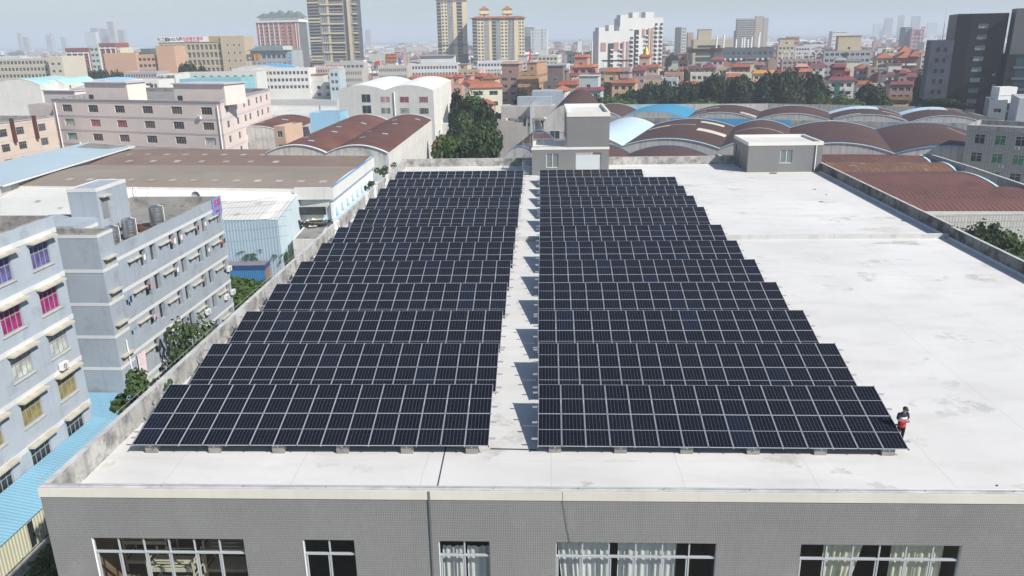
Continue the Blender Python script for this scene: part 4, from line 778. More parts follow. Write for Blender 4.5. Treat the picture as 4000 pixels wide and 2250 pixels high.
CBLUE=mat('container blue',(.05,.22,.46),.5,.1,.4,corr=(0,.3,.8)); CBL2=mat('container tarp',(.03,.07,.2),.6,.15,1)
c0,c1=at(S('zD',100,140),-16.2),at(S('zD',662,132),-16.2); rz=math.atan2((c1-c0).y,(c1-c0).x); t=thing('container_trailer','blue corrugated container with dark tarpaulin edge on a parked trailer','container',(c1.x,c1.y,ZG),rz); b=MB(); b.box(-12.2,0,1.1,0,2.5,3.75,CBLUE); b.build('container',t); b=MB(); b.box(-12.3,-.06,3.1,.06,2.56,3.82,CBL2); b.box(-12.3,-.03,3.83,.0,2.5,3.85,mat('grey tarp',(.2,.2,.21),.8,.1)); b.build('tarpaulin',t); b=MB(); b.box(-12,.2,.8,.1,2.3,1.08,DARKW); b.build('chassis',t)
for x in (-10.5,-9.2,-1.6):
    for y in (.15,2.1): b=MB(); b.tube([(x,y,.5),(x,y+.25,.5)],.5,DARKW,14); b.build('wheel',t)
b=MB(); b.box(.0,.1,1.15,.03,2.4,3.05,mat('rusty graffiti door',(.3,.17,.12),.8,.5,3)); b.build('door',t)
for k,(x0,y0,x1,y1) in enumerate(((900,620,2600,650),(900,640,2700,700),(900,690,2750,770),(900,780,2700,830),(880,860,2700,920),(1000,980,2720,1010))):
    A,B_=at(S('z5',x0,y0),-4.+.0*k),at(S('z5',x1,y1),-6); A=aty(S('z5',x0,y0),96); B_=aty(S('z5',x1,y1),104); b=MB(); b.tube([A.lerp(B_,i/8)-Vector((0,0,1.2*(1-(i/4-1)**2))) for i in range(9)],.014,DARKW,4); tag(b.build('power_cable'),'thin power cable strung behind the balconied dormitory towards the tiled factory','cable','power cables behind the dormitory')
# pale blue shed at far left
Q=[at(S('z5',25,540),-6.0),at(S('z5',1265,168),-6.0),at(S('z5',1060,130),-5.0),at(S('z5',0,300),-5.0)]
v=(Q[2]-Q[1]); Q[3]=Q[0]+v
t=thing('shed','ice blue metal shed roof at the left edge below the pink factory','shed',(Q[0].x,Q[0].y,ZG)); w_=[p-Vector((Q[0].x,Q[0].y,ZG)) for p in Q]; w_[3]=w_[3]+Vector((-10,0,0)); w_[2]=w_[2]+Vector((-6,0,0))
b=MB(); b.face(w_,mat('ice blue roof',(.42,.53,.59),.5,.06,.1,corr=(1,.9,.35))); b.build('roof',t); b=MB(); b.bar(w_[0]+Vector((.1,0,-.15)),w_[1]+Vector((.1,0,-.15)),.25,.25,TRIMW); b.build('gutter',t)
b=MB(); a,c=w_[0]+Vector((-.9,0,-.4)),w_[1]+Vector((-.9,-1,-.4)); b.face([(a.x,a.y,0),(c.x,c.y,0),tuple(c),tuple(a)],GABLE); c2=w_[2]+Vector((0,-1,-.4)); b.face([(c.x,c.y,0),(c2.x,c2.y,0),tuple(c2),tuple(c)],GABLE); b.build('wall',t)
b=MB(); u=lambda s,f: w_[0].lerp(w_[1],s).lerp(w_[3].lerp(w_[2],s),f)+Vector((0,0,.06)); b.face([u(.86,.25),u(.985,.1),u(.985,.9),u(.84,.8)],FLATR); b.build('roof_patch',t)
# ---- pale pink factory
pk0,pk1,pk2=Vector((-127.2,223.3)),Vector((-73.1,202.7)),Vector((-75.4,253.8)); Wp=(pk1-pk0).length; Wn=[]
cur={(1,0):GW,(1,1):PINKP,(1,2):PINKP,(2,0):glass('aqua curtain pane',(.3,.42,.42),.3,.3)}
for r_ in range(6):
    for c,(f0,f1) in enumerate(((.063,.124),(.228,.288),(.392,.451),(.557,.617),(.725,.785),(.892,.952))): Wn.append((f0*Wp,-3.45-3.85*r_,f1*Wp,-1.55-3.85*r_,cur.get((r_,c),rnd.choice([GD,GD,GWIN,BRNP,GW]))))
Wsd=[(s,-3.3-3.85*r_,s+w,-1.5-3.85*r_) for r_ in range(6) for s,w in ((4.2,2.2),(13,2.2),(20.5,2.2),(25.5,2.2),(34,2.2),(39,2.2),(46,2.2))]
tP,_,HP,frP=building('factory_building','long pale pink six storey factory with thin mauve bands and pipes','building',pk0,pk1,3.0,(pk2,pk0+(pk2-pk1)),PINK,{'f':Wn,'r':Wsd},glassm=[GD,GWIN,BRNP],framem=AL,nx=4,tr=.68,recess=.2,roofm=FLATR,parm=GREYIN,par=1.3,bands=tuple(b_ for k in range(6) for b_ in ((-.95-3.85*k,.1,MAUVE,.05),(-.62-3.85*k,.08,MAUVE,.05)))+((-.12,.14,MAUVE,.2),(-.45,.1,MAUVE,.12)))
for s in (.022,.985): q_,a_=onface(frP,'f',s*Wp,0,.12); b=MB(); b.tube([(0,0,0),(0,0,HP-1)],.16,WHITE,7); b.build('drain_pipe',tP,q_,a_)
def roofroom(par,x0,y0,x1,y1,z0,h,m,capm,door=True):
    b=MB(); b.box(x0,y0,z0,x1,y1,z0+h,m,'b'); r_=b.build('stair_room',par); b=MB(); b.box(x0-.4,y0-.4,z0+h,x1+.4,y1+.4,z0+h+.25,capm); b.build('roof',r_)
    if door: b=MB(); b.box(x0+1,y0-.05,z0+.1,x0+2.6,y0-.003,z0+2.3,DARKW); b.build('door',r_)
    return r_
roofroom(tP,10.5,2.5,25.5,9,HP-1.3,5.4,PINK,MAUVE); roofroom(tP,Wp-3-14,3,Wp-.6,11,HP-1.3,5.2,PINK,MAUVE)
for s,r_ in ((.87,0),(.13,2)):
    p,a=PF(tP,frP,'f',s*Wp,HP-4.6-3.85*r_,.45); put_ac(ac_unit(1.1,.8,.4,1) if s==.87 else AC_SM,'white air conditioner under a top window at the right of the pink factory' if r_==0 else 'white air conditioner under an aqua window of the pink factory',p,a,'air conditioners on the pink factory')
pl0,pl1=Vector((-130.5,176)),Vector((-122.8,215.5)); Wl=(pl1-pl0).length
tL,_,HL,frL=building('factory_building','lower yellowed pink wing at the left edge with two rusty ducts','building',pl0,pl1,-1.0,30,PINKD,{'f':[(s,-3.5-3.7*k,s+2.6,-1.6-3.7*k) for k in range(5) for s in (3,12,21,26.5,34)]},glassm=[GD,GWIN],framem=AL,nx=4,tr=.68,recess=.2,roofm=FLATR,parm=GREYIN,par=1.2,bands=tuple((-.9-3.7*k,.2,MAUVE,.05) for k in range(5))+((-.12,.14,MAUVE,.2),))
for s in (25.2,32.6): q_,a_=onface(frL,'f',s,0,.45); b=MB(); b.bar((0,0,HL-5.2),(0,0,HL+.8),.7,.7,mat('rusty duct',(.1,.035,.03),.8,.3)); b.build('duct',tL,q_,a_)
blk('factory_building','pale pink block with a brown door on the roof behind the left wing','z1',260,520,985,PINK,D=232,h=-20,dep=30,nw=0,ns=0,roofm=FLATR,parm=GREYIN)
blk('stair_room','pale pink rooftop room with overhanging dark roof edge at the far left','z1',405,700,850,PINK,D=262,h=-20,dep=10,nw=0,ns=0,roofm=FLATR,bands=((-.3,.3,MAUVE,.35),))
# ---- brown twin vaults and neighbours
bv=[(0,[(.02,.27,.06),(.5,.275,.06),(.98,.3,.05)],BLUES)]
skb=[(i,u,u+.1,v,v+.014,TRIML) for i,u,v in ((0,.3,.2),(0,.55,.1),(0,.5,.5),(0,.75,.7),(1,.2,.4),(1,.3,.2),(1,.5,.6),(1,.6,.3),(1,.35,.75),(0,.2,.85),(1,.75,.85),(0,.6,.36))]
bw=[(s,z,1.5,1.7,glass('dark pane')) for s in [.03+.065*k for k in range(15)] for z in (-2.6,-6.2)]
vault_shed('warehouse','twin red brown vaulted roofs with a blue strip and a stained white side wall','warehouse',(-53.4,172.6),(-26.1,168.6),(2.9,70),2,-6,1.7,BROWNX,GABLE,sky=skb,trim=TRIMW,sidem=WHITEW,wins=('r',bw),patches=[(0,[(.05,.28,.03),(.3,.285,.03),(.52,.3,.03),(.75,.32,.03)],BLUES)] if False else [(0,[(.03,.30,.0),(.2,.305,.0)],BLUES)])
b=MB()
A_=at(S('z2',275,1255),-7.5); B2=at(S('z2',575,1135),-7.5); C_=at(S('z2',150,1185),-7.5)
vault_shed('warehouse','small red brown vault beside the pink factory with a peeling white wall','warehouse',B2.xy,B2.xy+(A_.xy-B2.xy).normalized()*.01+Vector((0,0)),10,1,-7,1,BROWNX,GABLE) if False else vault_shed('warehouse','small red brown vault beside the pink factory with a peeling white side wall','warehouse',A_.xy+Vector((-17,1)),A_.xy,(B2.xy-A_.xy),1,-7.5,2.0,BROWNX,GABLE,trim=TRIMW,sidem=GABLE,sky=[(0,.3,.45,.3,.33,TRIML),(0,.6,.72,.55,.58,TRIML)])
blk('house','narrow peach house squeezed between the pink factory and the small brown vault','z2',165,268,1190,mat('peach render',(.55,.4,.3),.85,.1),D=196,h=-14,dep=9,nf=3,nw=1,ns=0,ww=2.6,roofm=FLATR)
# ---- white factory with arched roofs
wf0,wf1=Vector((-61.4,289.7)),Vector((-26.4,280.9)); Ww=(wf1-wf0).length; wl=[]
for r_ in range(4):
    for c,f0 in enumerate((.247,.449,.65,.849)): wl.append((f0,-4.3-3.9*r_,3.5,2.1 if c else 2.9,(GWIN if c==0 else [PINKP,GD,PINKP,GD][r_] if c!=2 else [PINKP,GW,GD,GD][r_])))
vault_shed('factory_building','white factory with two smooth white arched roofs and pink curtained windows','building',wf0,wf1,(1.7,65),2,0,1.7,mat('white membrane roof',(.8,.82,.83),.5,.04,.1,stain=(.68,.7,.72),sthr=.55,ss=.1),WHITEW,trim=None,wins=('f',wl))
tW=[o for o in bpy.data.objects if o.get('label','').startswith('white factory with two smooth')][0]
for k in range(12):
    for r_ in range(4): put('window',win_mesh(2.2,2.0,GWIN,MATS['white frame'],2),tW,(Ww+(k+.6)/12.3*13.0*.0+.03+Matrix.Rotation(-tW.rotation_euler.z,2).__matmul__(Vector((1.7,65))).x*(k+.35)/12.3,Matrix.Rotation(-tW.rotation_euler.z,2).__matmul__(Vector((1.7,65))).y*(k+.35)/12.3,20-4.2-3.9*r_),(0,0,math.atan2(65,1.7)-tW.rotation_euler.z))
b=MB(); b.tube([(Ww*.595,-.2,0),(Ww*.595,-.2,19.4)],.2,WHITE,7); b.build('drain_pipe',tW)
lowb('shed','pale blue low roof along the right side of the white factory',(('z2',1690,1165),('z2',1815,1170),('z2',1960,1050),('z2',1850,1030)),-14,WHITEW,ICEB,'shed')
lowb('warehouse','long pale grey roof left of the white factory, nearer of two',(('z2',130,1085),('z2',770,1085),('z2',770,1005),('z2',130,1005)),-13.5,WHITEW,PALES,'warehouse'); lowb('warehouse','long pale grey roof left of the white factory, farther of two',(('z2',130,995),('z2',770,1000),('z2',770,930),('z2',130,925)),-12.5,WHITEW,mat('grey sheet roof',(.38,.38,.37),.6,.1,.1,corr=(0,.8,.3)),'warehouse')
blk('shed','light blue sheet shed with dark lean-to roof left of the white factory','z2',505,790,1065,BLUEL,D=236,h=-6,dep=8,nw=0,ns=0,roofm=DARKW,cat='shed')
P,h_=post('chimney','rusty grey metal chimney in front of the light blue shed','z2',618,1200,992,-19,.45,mat('rusty grey metal',(.3,.28,.25),.8,.25,.8,streak=(.15,.1,.07),stk=.6),'chimney')
# ---- brown roofs, trees, blue vault and tan block farther left of the white factory
lowb('warehouse','wide brown roof dotted with white sheets behind a row of trees','',0,0,0) if False else lowb('warehouse','wide brown roof dotted with white sheets behind a row of trees',(('z2',-180,872),('z2',780,880),('z2',800,790),('z2',-120,785)),-12.5,WHITEW,BROWNX,'warehouse')
tb=[o for o in bpy.data.objects if o.get('label','').startswith('wide brown roof')][0]; g=random.Random(9)
for i in range(16): P=at(S('z2',g.uniform(120,760),g.uniform(795,868)),-12.3); p=(Matrix.Translation(tb.location)@Matrix.Rotation(tb.rotation_euler.z,4,'Z')).inverted()@P; w=g.uniform(1,4); d=g.uniform(2,7); b=MB(); b.box(p.x,p.y,p.z-.2,p.x+w,p.y+d,p.z+.05,g.choice([WHITES,WHITES,BLUES,ICEB,PALES])); b.build('roof_sheet',tb)
for k,(x,y,w) in enumerate(((165,905,4.4),(235,915,5.5),(360,912,5.6),(575,914,6.2),(690,916,4.2),(285,900,3.5),(480,918,4.5),(50,905,5))): P=gp('z2',x,y+55,-20); tree(['broad','tall','broad2','round'][k%4],f'{["first","second","third","fourth","fifth","sixth","seventh","eighth"][k]} tree in the ragged row between the pink factory and the white factory' ,(P.x,P.y*.93,ZG),rnd.uniform(9,12),w,group='trees between the pink and white factories')
vault_shed('shed','pale blue low vault beyond the brown roof with white sheets','shed',at(S('z2',465,770),-11).xy,at(S('z2',800,770),-11).xy,30,1,-11,2.2,ICEB,WHITEW,trim=TRIMW)
blk('house','tan block with white framed openings behind the white factory','z2',800,995,752,mat('tan render',(.42,.34,.26),.85,.1),zt=-9.5,h=0,dep=12,nf=2,nw=5,ns=0,ww=2,roofm=FLATR)
P=gp('z2',140,760); tree('broad','big round tree before the white office row',(P.x,P.y,ZG),15,13); P=gp('z2',20,770); tree('round','smaller tree left of the big round tree before the white office row',(P.x,P.y,ZG),10,7)
P=gp('z2',640,725); tree('broad2','tree before the peach terrace in the middle distance',(P.x,P.y,ZG),12,10); P=gp('z2',365,775); tree('round','small bushy tree by a pale shed beside the big round tree',(P.x,P.y,ZG),7,5)
# ---------------------------------------------------------------- vaulted sheds behind the tiled factory
E2=vdir(-19.5); D2=Vector((.334,.9426)); ze=-7
def bays(P,xs,y): return [Vector((P.x,P.y)) if x is None else hit((x,y),P,E2) for x in xs]
VA=bays(Vector((94.9,204.8)),[2375,2557,2869,3087,None,3790],503)
VB=bays(Vector((92.1,226.6)),[2240,2425,2679,2956,None,3553,3853],474)
def shed(label,P,Q,dv,rm,trim,rise=1.95,sky=(),patches=(),gm=GABLE): return vault_shed('warehouse',label,'warehouse',P,Q,dv,1,ze,rise,rm,gm,trim=trim,sky=sky,patches=patches,group='barrel roofed warehouses behind the tiled factory')
st=lambda u0,u1,v0,v1,m=SKYL:(0,u0,u1,v0,v1,m)
CRS=mat('cream roof strip',(.6,.56,.45),.6,.15,.5)
dA=D2*45
shed('ice blue vaulted warehouse just right of the grey stair tower',VA[0]-dA,VA[1]-dA,dA,ICEB,TRIMW)
shed('brown vaulted warehouse with cream strips next to the ice blue vault',VA[1]-dA,VA[2]-dA,dA,BROWNR,[TRIML],sky=(st(.05,.3,.62,.68,CRS),st(.62,.9,.8,.88,CRS),st(.66,.98,.42,.53,CRS),st(.25,.6,.66,.675,CRS)))
shed('narrow brown vaulted warehouse partly behind the flat roofed stair room',VA[2]-dA,VA[3]-dA,dA,BROWNR,[TRIML],sky=(st(.1,.9,.55,.565,CRS),))
shed('plain brown vaulted warehouse right of the flat roofed stair room',VA[3]-dA,VA[4]-dA,dA,BROWNR,[TRIML])
shed('brown vaulted warehouse with a crooked pale repair line and bright blue edge',VA[4]-dA,VA[5]-dA,dA,BROWNR,[TRIMB],patches=[(0,[(.62,.80,.012),(.70,.82,.012),(.72,.72,.015),(.80,.55,.015),(.99,.36,.015)],CRS)])
dB=D2*27
shed('brown vaulted warehouse mostly hidden by the grey stair tower',VB[0],VB[1],dB,BROWNR,[TRIMW])
shed('bright blue vaulted warehouse in the rear row',VB[1],VB[2],dB,mat('bright blue sheet',(.05,.3,.5),.45,.08,.15,corr=(0,.8,.35)),None)
shed('brown vaulted warehouse with thin pale strips, right of the bright blue vault',VB[2],VB[3],dB,BROWNR,[TRIMW],sky=(st(.05,.4,.6,.66,CRS),st(.02,.25,.25,.29,CRS),st(.75,.98,.12,.3,SKYL)))
shed('rusty streaked brown vaulted warehouse in the middle of the rear row',VB[3],VB[4],dB,BROWNR,[TRIMW],sky=(st(.3,.7,.3,.33,mat('rust streak',(.2,.11,.07),.8,.3)),))
shed('brown vaulted warehouse in the rear row with ice blue sheets along its far edge',VB[4],VB[5],dB,BROWNR,[TRIML],sky=(st(0,.45,.72,1.0,TRIML),st(.36,.68,.66,1.0,ICEB),st(.02,.38,.1,.16,CRS),st(.7,.98,.5,.55,CRS),st(.75,.99,.1,.16,CRS)))
shed('rightmost brown vaulted warehouse of the rear row with ice blue far edge',VB[5],VB[6],dB,BROWNR,[TRIML],sky=(st(0,.55,.72,1.0,TRIML),st(.4,.65,.66,1.0,ICEB)))
PC=at((2461.7,598.8),ze).xy; vc=bays(PC,[2250,2461.7,2776],599)
shed('brown vault with bright blue edge over the back parapet, right of the stair tower',vc[1]-D2*22,vc[2]-D2*22,D2*22,BROWNR,[TRIMB]); shed('brown vault with bright blue edge half hidden behind the stair tower base',vc[0]-D2*22,vc[1]-D2*22,D2*22,BROWNR,[TRIMB])
def wallseg(name,label,pts,zt,m,th=.35,zb=None,tops=None,cat='wall'):
    t=thing(name,label,cat,(pts[0][0],pts[0][1],ZG)); b=MB(); o=Vector((pts[0][0],pts[0][1]))
    for i in range(len(pts)-1):
        p,q=Vector(pts[i][:2])-o,Vector(pts[i+1][:2])-o; n=Vector((-(q-p).y,(q-p).x)).normalized()*th; z0,z1=((zt,zt) if tops is None else (tops[i],tops[i+1])); z0-=ZG; z1-=ZG
        b.face([(*p,0),(*q,0),(*q,z1),(*p,z0)],m); b.face([(*(q+n),0),(*(p+n),0),(*(p+n),z0),(*(q+n),z1)],m); b.face([(*p,z0),(*q,z1),(*(q+n),z1),(*(p+n),z0)],CAP)
        b.face([(*q,0),(*(q+n),0),(*(q+n),z1),(*q,z1)],m); b.face([(*(p+n),0),(*p,0),(*p,z0),(*(p+n),z0)],m)
    b.build('wall',t); return t
w0,w1=VA[0]+D2*1.2,VA[5]+D2*1.2; zwl=onp((3420,474),w0,w1).z
tw_=wallseg('fire_wall','straight weathered concrete wall between the two rows of vaults',[w0,w1],zwl,GABLED,.4)
w2,w3=VA[1]+D2*1.2+E2*4,VA[3]+D2*1.2; n_=Vector((-E2.y,E2.x)); b=MB(); o=w2-w0; e_=(w3-w2)
b.face([(*(o-n_*.03),zwl-ZG-1.9),(*(o+e_-n_*.03),zwl-ZG-2.2),(*(o+e_-n_*.03),zwl-ZG+.05),(*(o-n_*.03),zwl-ZG+.05)],BLUES); b.build('blue_tarpaulin',tw_)
fw=[at((2250,404),-6.5),at((2420,408),-6.5),(91.1,281.0),(141.6,256.8),(134.3,215.6)]
tf=wallseg('boundary_wall','long stained concrete wall behind the rear vaults, below the dark trees',fw,-6.5,GABLE,.4)
o=Vector(fw[0][:2]); p=onp(S('z3',1060,990),fw[1],fw[2]).xy-o; q=onp(S('z3',1685,990),fw[1],fw[2]).xy-o; b=MB(); nn=Vector((-.05,-.1)); b.face([(*(p+nn),10.2),(*(q+nn),10.4),(*(q+nn),13.55),(*(p+nn),13.55)],mat('faded blue sheets',(.4,.6,.7),.6,.2,.4,corr=(0,.7,.3))); b.build('blue_sheets',tf)
# white gabled shed just left of the stair tower, and the brown one beyond the left back corner
g0=at(S('z3',298,1330),-9); g0=aty(S('z3',298,1150),150).xy; g1=hit(S('z3',620,1150),g0,vdir(-6)); t=vault_shed('warehouse','old white shed with curved fascia and square dark windows beside the stair tower','warehouse',g0,g1+(g1-g0)*.4,(6,42),1,onp(S('z3',298,1150),g0,g1).z,3.2,BROWNR,GABLE,trim=None,wins=('f',[(.13,-3.2,1.9,1.6,DARKW),(.44,-3.2,1.9,1.6,DARKW),(.13,-6.6,1.9,1.0,DARKW)]))
q0=aty(S('z7',-90,470),128).xy; q1=hit(S('z7',250,400),q0,vdir(-8)); vault_shed('warehouse','brown vault with thin blue edge left of the steel staircase','warehouse',q0,q1,(4,22),1,onp(S('z7',-90,470),q0,q1).z-1.0,2.0,BROWNR,GABLE,trim=[TRIMB])
# ---- stepped brown vaults beyond the right parapet
ys=[(110.9,119.7,0),(119.7,129.8,1),(129.8,145.9,2),(145.9,155.8,3),(155.8,167.5,4)]
zc_=-8; xr=[at(S('z8',2480,1000),zc_).x+4,at(S('z8',2480,935),zc_).x+3,at(S('z8',2235,820),zc_).x,at(S('z8',1840,668),zc_).x,at(S('z8',1600,590),zc_).x]
nmv=['nearest of the stepped brown vaults beyond the right parapet','second of the stepped brown vaults beyond the right parapet, with white patches','third and widest of the stepped brown vaults beyond the right parapet','rust striped fourth of the stepped brown vaults beyond the right parapet','farthest of the stepped brown vaults beyond the right parapet']
RUSTR=mat('rust striped roof',(.17,.09,.06),.75,.3,.3,corr=(1,1.1,.5),streak=None,stain=(.4,.3,.22),sthr=.56,ss=.35)
for (y0,y1,k) in ys:
    A_=Vector((xr[k],y0)); B_=Vector((xr[k]+.6,y1)); sk_=()
    if k==1: sk_=((0,.2,.75,.30,.34,CRS),(0,.2,.8,.12,.15,SKYL),(0,.15,.85,.2,.215,CRS),(0,.3,.7,.25,.26,CRS),(0,.1,.9,.02,.05,CRS))
    if k==0: sk_=((0,.3,.7,.28,.287,CRS),(0,.1,.25,.05,.1,CRS))
    vault_shed('warehouse',nmv[k],'warehouse',A_,B_,(-(xr[k]-44),3.2),1,zc_,.8,RUSTR if k==3 else mat('brown roof right',(.145,.068,.058),.75,.18,.12,corr=(1,.75,.8),stain=(.085,.047,.04),sthr=.5,ss=.15,rand=.06),WHITEW,trim=[TRIML],group='stepped brown vaults beyond the right parapet')
TILEP=mat('pale tile wall',(.5,.5,.48),.6,.06,.3,tile=(.45,.9,.03,(.3,.3,.29),.6))
t=thing('gable_wall','pale tiled front wall below the nearest stepped brown vault','wall',(44,110.6,ZG)); b=MB(); b.box(0,-.15,0,xr[0]-44+2,.1,-ZG+zc_-.05,TILEP); b.build('wall',t)
wp_=[at(S('z8',1490,478),-6.7),at(S('z8',1920,610),-6.7),at(S('z8',2415,778),-6.7),at(S('z8',2650,850),-6.7)]
wallseg('boundary_wall','concrete wall with pale cap stepping down along the right ends of the stepped vaults',wp_,-6.7,GABLED,.5)
for k,(x,yt,Y) in enumerate(((1815,1150,104),(1955,1098,103),(2075,1100,102),(2135,1150,99),(2245,1175,100),(2330,1185,97),(2130,1290,94))):
    P=aty(S('z8',x,yt),Y); tree(['tallg','tallg','tall','broadg','round','tallg','broadg'][k],['small tree at the left end of the clump beyond the right parapet','pointed tree beside the small left one beyond the right parapet','tall pointed tree in the middle of the clump beyond the right parapet','broad tree right of the middle beyond the right parapet','round tree near the right edge beyond the parapet','tree cut by the right edge of the picture beyond the parapet','low tree at the front of the clump beyond the right parapet'][k],(P.x,P.y,ZG),P.z-ZG,[2.2,2.4,2.4,3.2,3.0,2.8,3.4][k],group='trees beyond the right parapet')
# ---- tiled office at the right edge
tp0=Vector((90.0,155.2)); tp1=tp0+vdir(-40)*37
GT=mat('grey brick tile',(.47,.47,.455),.7,.08,.25,tile=(.5,.25,.03,(.26,.26,.25),.5),streak=(.2,.2,.19),stk=.3)
Wn=[(1.4+3.52*c+rnd.uniform(-.15,.15),-3.5-3.5*r_,3.25+3.52*c,-1.65-3.5*r_) for r_ in range(4) for c in range(10)]
tT,_,HT,frT=building('office_building','grey tiled office with green curtained windows at the right edge','building',tp0,tp1,-.5,12,GT,{'f':Wn},glassm=[GREENP,GD,GREENP,GD],nx=2,tr=.7,recess=.2,roofm=FLATR,parm=GABLED,bands=((-.9,.9,mat('stained cornice',(.45,.45,.43),.9,.2,.4,streak=(.15,.15,.15),stk=.7),.12),))
for k,(s,r_) in enumerate(((7,-.05),(10.7,.0),(4.9,1))): p,a=PF(tT,frT,'f',s+1.5,HT-4.3-3.5*r_,.36); put_ac(AC_SM,['white air conditioner below the third top window of the grey tiled office','white air conditioner below the fourth top window of the grey tiled office','white air conditioner below a second row window of the grey tiled office'][k],p,a,'air conditioners on the grey tiled office')
# ---- dark tower
DK=mat('charcoal tile',(.021,.023,.027),.5,.12,.1,tile=(.6,.6,.03,(.09,.09,.09),.5)); DKL=mat('blue grey tile',(.1,.115,.145),.7,.15,.15,stain=(.06,.07,.09),sthr=.5,ss=.12); DKG=mat('dark grey frame',(.15,.155,.16),.6,.1)
p0,p1,zt_=front('t6',700,1285,158,None,262,-22); Wt=(p1-p0).length
wn=[(Wt*.44,-3.5-3.3*k-1.0,Wt*.44+2.9,-3.5-3.3*k+.5) for k in range(11)]
tD,_,HD,frD=building('tower_block','charcoal tiled tower at the right edge with one column of pale windows','building',p0,p1,zt_,22,DK,{'f':wn},glassm=[glass('pale office pane',(.22,.27,.3),.2,.6)],framem=DKG,nx=3,recess=.3,roofm=FLATR)
b=MB(); b.box(-.02,-.0,0,4.2,-.02,HD-.5,mat('black recess',(.012,.013,.016),.6)); b.build('recess',tD)
b=MB(); b.box(-6.6,-2,0,-.02,13,HD-8,DKL,'b'); b.build('wing',tD)
for k in range(9):
    for s in (-4.6,-2.6): put('window',win_mesh(1.1,1.5,GD,DKG,1),tD,(s-.2,-2.04,HD-11.5-3.3*k))
b=MB(); b.box(Wt+.5,-5.5,0,Wt+34,16,HD-12.3,DK,'b'); b.build('side_wing',tD)
for k in range(9): b=MB(); b.box(Wt+3,-5.58,HD-15.8-3.3*k,Wt+34,-5.5,HD-13.3-3.3*k,glass('blue strip window',(.02,.05,.08),.15,.4)); b.build('window',tD); b=MB(); b.box(Wt+2.5,-5.8,HD-16.5-3.3*k,Wt+34,-5.5,HD-15.85-3.3*k,DKG); b.build('sill_band',tD)
b=MB(); b.box(Wt+1.5,-2,HD-12.3,Wt+10,6,HD+1.2,DKG,'b'); b.build('roof_hut',tD)
for x,h in ((-3,6),(4,2.4),(20,1.6)): b=MB(); b.tube([(x,3,HD-.5 if x>0 else HD-8),(x,3,HD+h*.5)],.1,WHITE,5); b.build('antenna',tD)
for k,(s,f) in enumerate(((Wt-2,3),(Wt-1.5,4),(Wt-2.4,6),(Wt-2.2,7))): p,a=PF(tD,frD,'f',s,HD-9-3.3*f,.4); put_ac(AC_SM,f'white air conditioner on the charcoal tower near its glazed wing, {["highest","second highest","third highest","lowest"][k]} of four',p,a,'air conditioners on the charcoal tower')
blk('building','small grey block with a white water tank on its roof before the charcoal tower','t6',1065,1270,1130,mat('blue grey render',(.33,.36,.39),.8,.1),D=235,h=-25,dep=12,nf=3,nw=1,ns=1,ww=2,wh=1.2,top=2.5,roofm=FLATR); P=aty(S('t6',1205,1138),238); t=thing('water_tank','white boxy water tank on the small grey block by the charcoal tower','water tank',(P.x,P.y,P.z-.6)); b=MB(); b.box(-2.6,-2,0,2.6,2,2.2,WHITE); b.box(-2.6,-2,2.26,2.6,2,4.6,WHITE); b.build('tank',t); b=MB(); b.box(-2.7,-2.1,2.19,2.7,2.1,2.27,STEEL); b.build('strap',t)
blk('building','white ribbed block at the far right edge above the grey tiled office','t6',1400,1700,1110,mat('white ribbed sheet',(.6,.63,.64),.6,.05,.3,corr=(2,.5,.5)),D=215,h=-25,dep=16,nw=0,ns=0)
P=gp('t6',520,1200,-8); t=tree('round','bougainvillea bush in pink bloom over the boundary wall below the charcoal tower',(P.x,P.y,-10),4.5,4.5,'bush',name='shrub'); cm=t.children[1]; cm.data=cm.data.copy(); cm.data.materials[0]=PINKB; t.scale=(2.0,1.2,.5); t.location=(*at(S('t6',505,1205),-6.5).xy,-7.6)
# ---- grey flat roofed block left of the stair tower
P0,P1,z_=front('t7',40,640,1262,-4.5,None,-5)
tG,_,HG,frG=building('building','old grey flat roofed block with debris left of the stair tower','building',P0,P1,-4.5,(1,36),mat('old grey render',(.42,.4,.38),.9,.12,.3,streak=(.25,.24,.23),stk=.4),{},roofm=mat('debris roof',(.3,.28,.25),.95,.35,.4,stain=(.14,.13,.12),sthr=.5,ss=.8),parm=GREYIN,par=1.0)
b=MB(); b.box(.5,28,HG-1,16,36,HG+2.6,mat('old grey render'.strip(),(.42,.4,.38)),'b'); b.build('upper_block',tG); b=MB(); b.box(5,31,HG+2.6,15,35,HG+5,BLUEW2,'b'); b.build('roof_room',tG); b=MB(); b.box(9,36.5,HG,18,44,HG+6.2,BLUEW2,'b'); b.build('rear_room',tG)
b=MB(); g=random.Random(3)
for i in range(26): x,y=g.uniform(2,13),g.uniform(22,27.5); s=g.uniform(.3,1.1); b.box(x,y,HG-1,x+s*g.uniform(.6,2),y+s,HG-1+s*.8,g.choice([CONC,WHITE,FLATR,GREYIN]))
b.build('debris',tG)['kind']='stuff'
P=at(S('t7',770,1100),-5); t=thing('glazed_frame','tall translucent sheet screen on a steel frame left of the stair tower','screen',(P.x,P.y,ZG),R(82)); m,tt,bb=nodes('translucent sheet'); bb.inputs['Base Color'].default_value=(.55,.6,.62,1); bb.inputs['Alpha'].default_value=.55; bb.inputs['Roughness'].default_value=.4
b=MB(); b.box(-14,-.03,10,16,.03,19.5,m); b.build('sheet',t); b=MB()
for i in range(11): b.box(-14+3*i-.06,-.1,0,-14+3*i+.06,-.04,19.5,STEEL)
for z in (10,14.7,19.5): b.box(-14,-.14,z-.06,16,-.1,z+.06,STEEL)
b.build('frame',t)
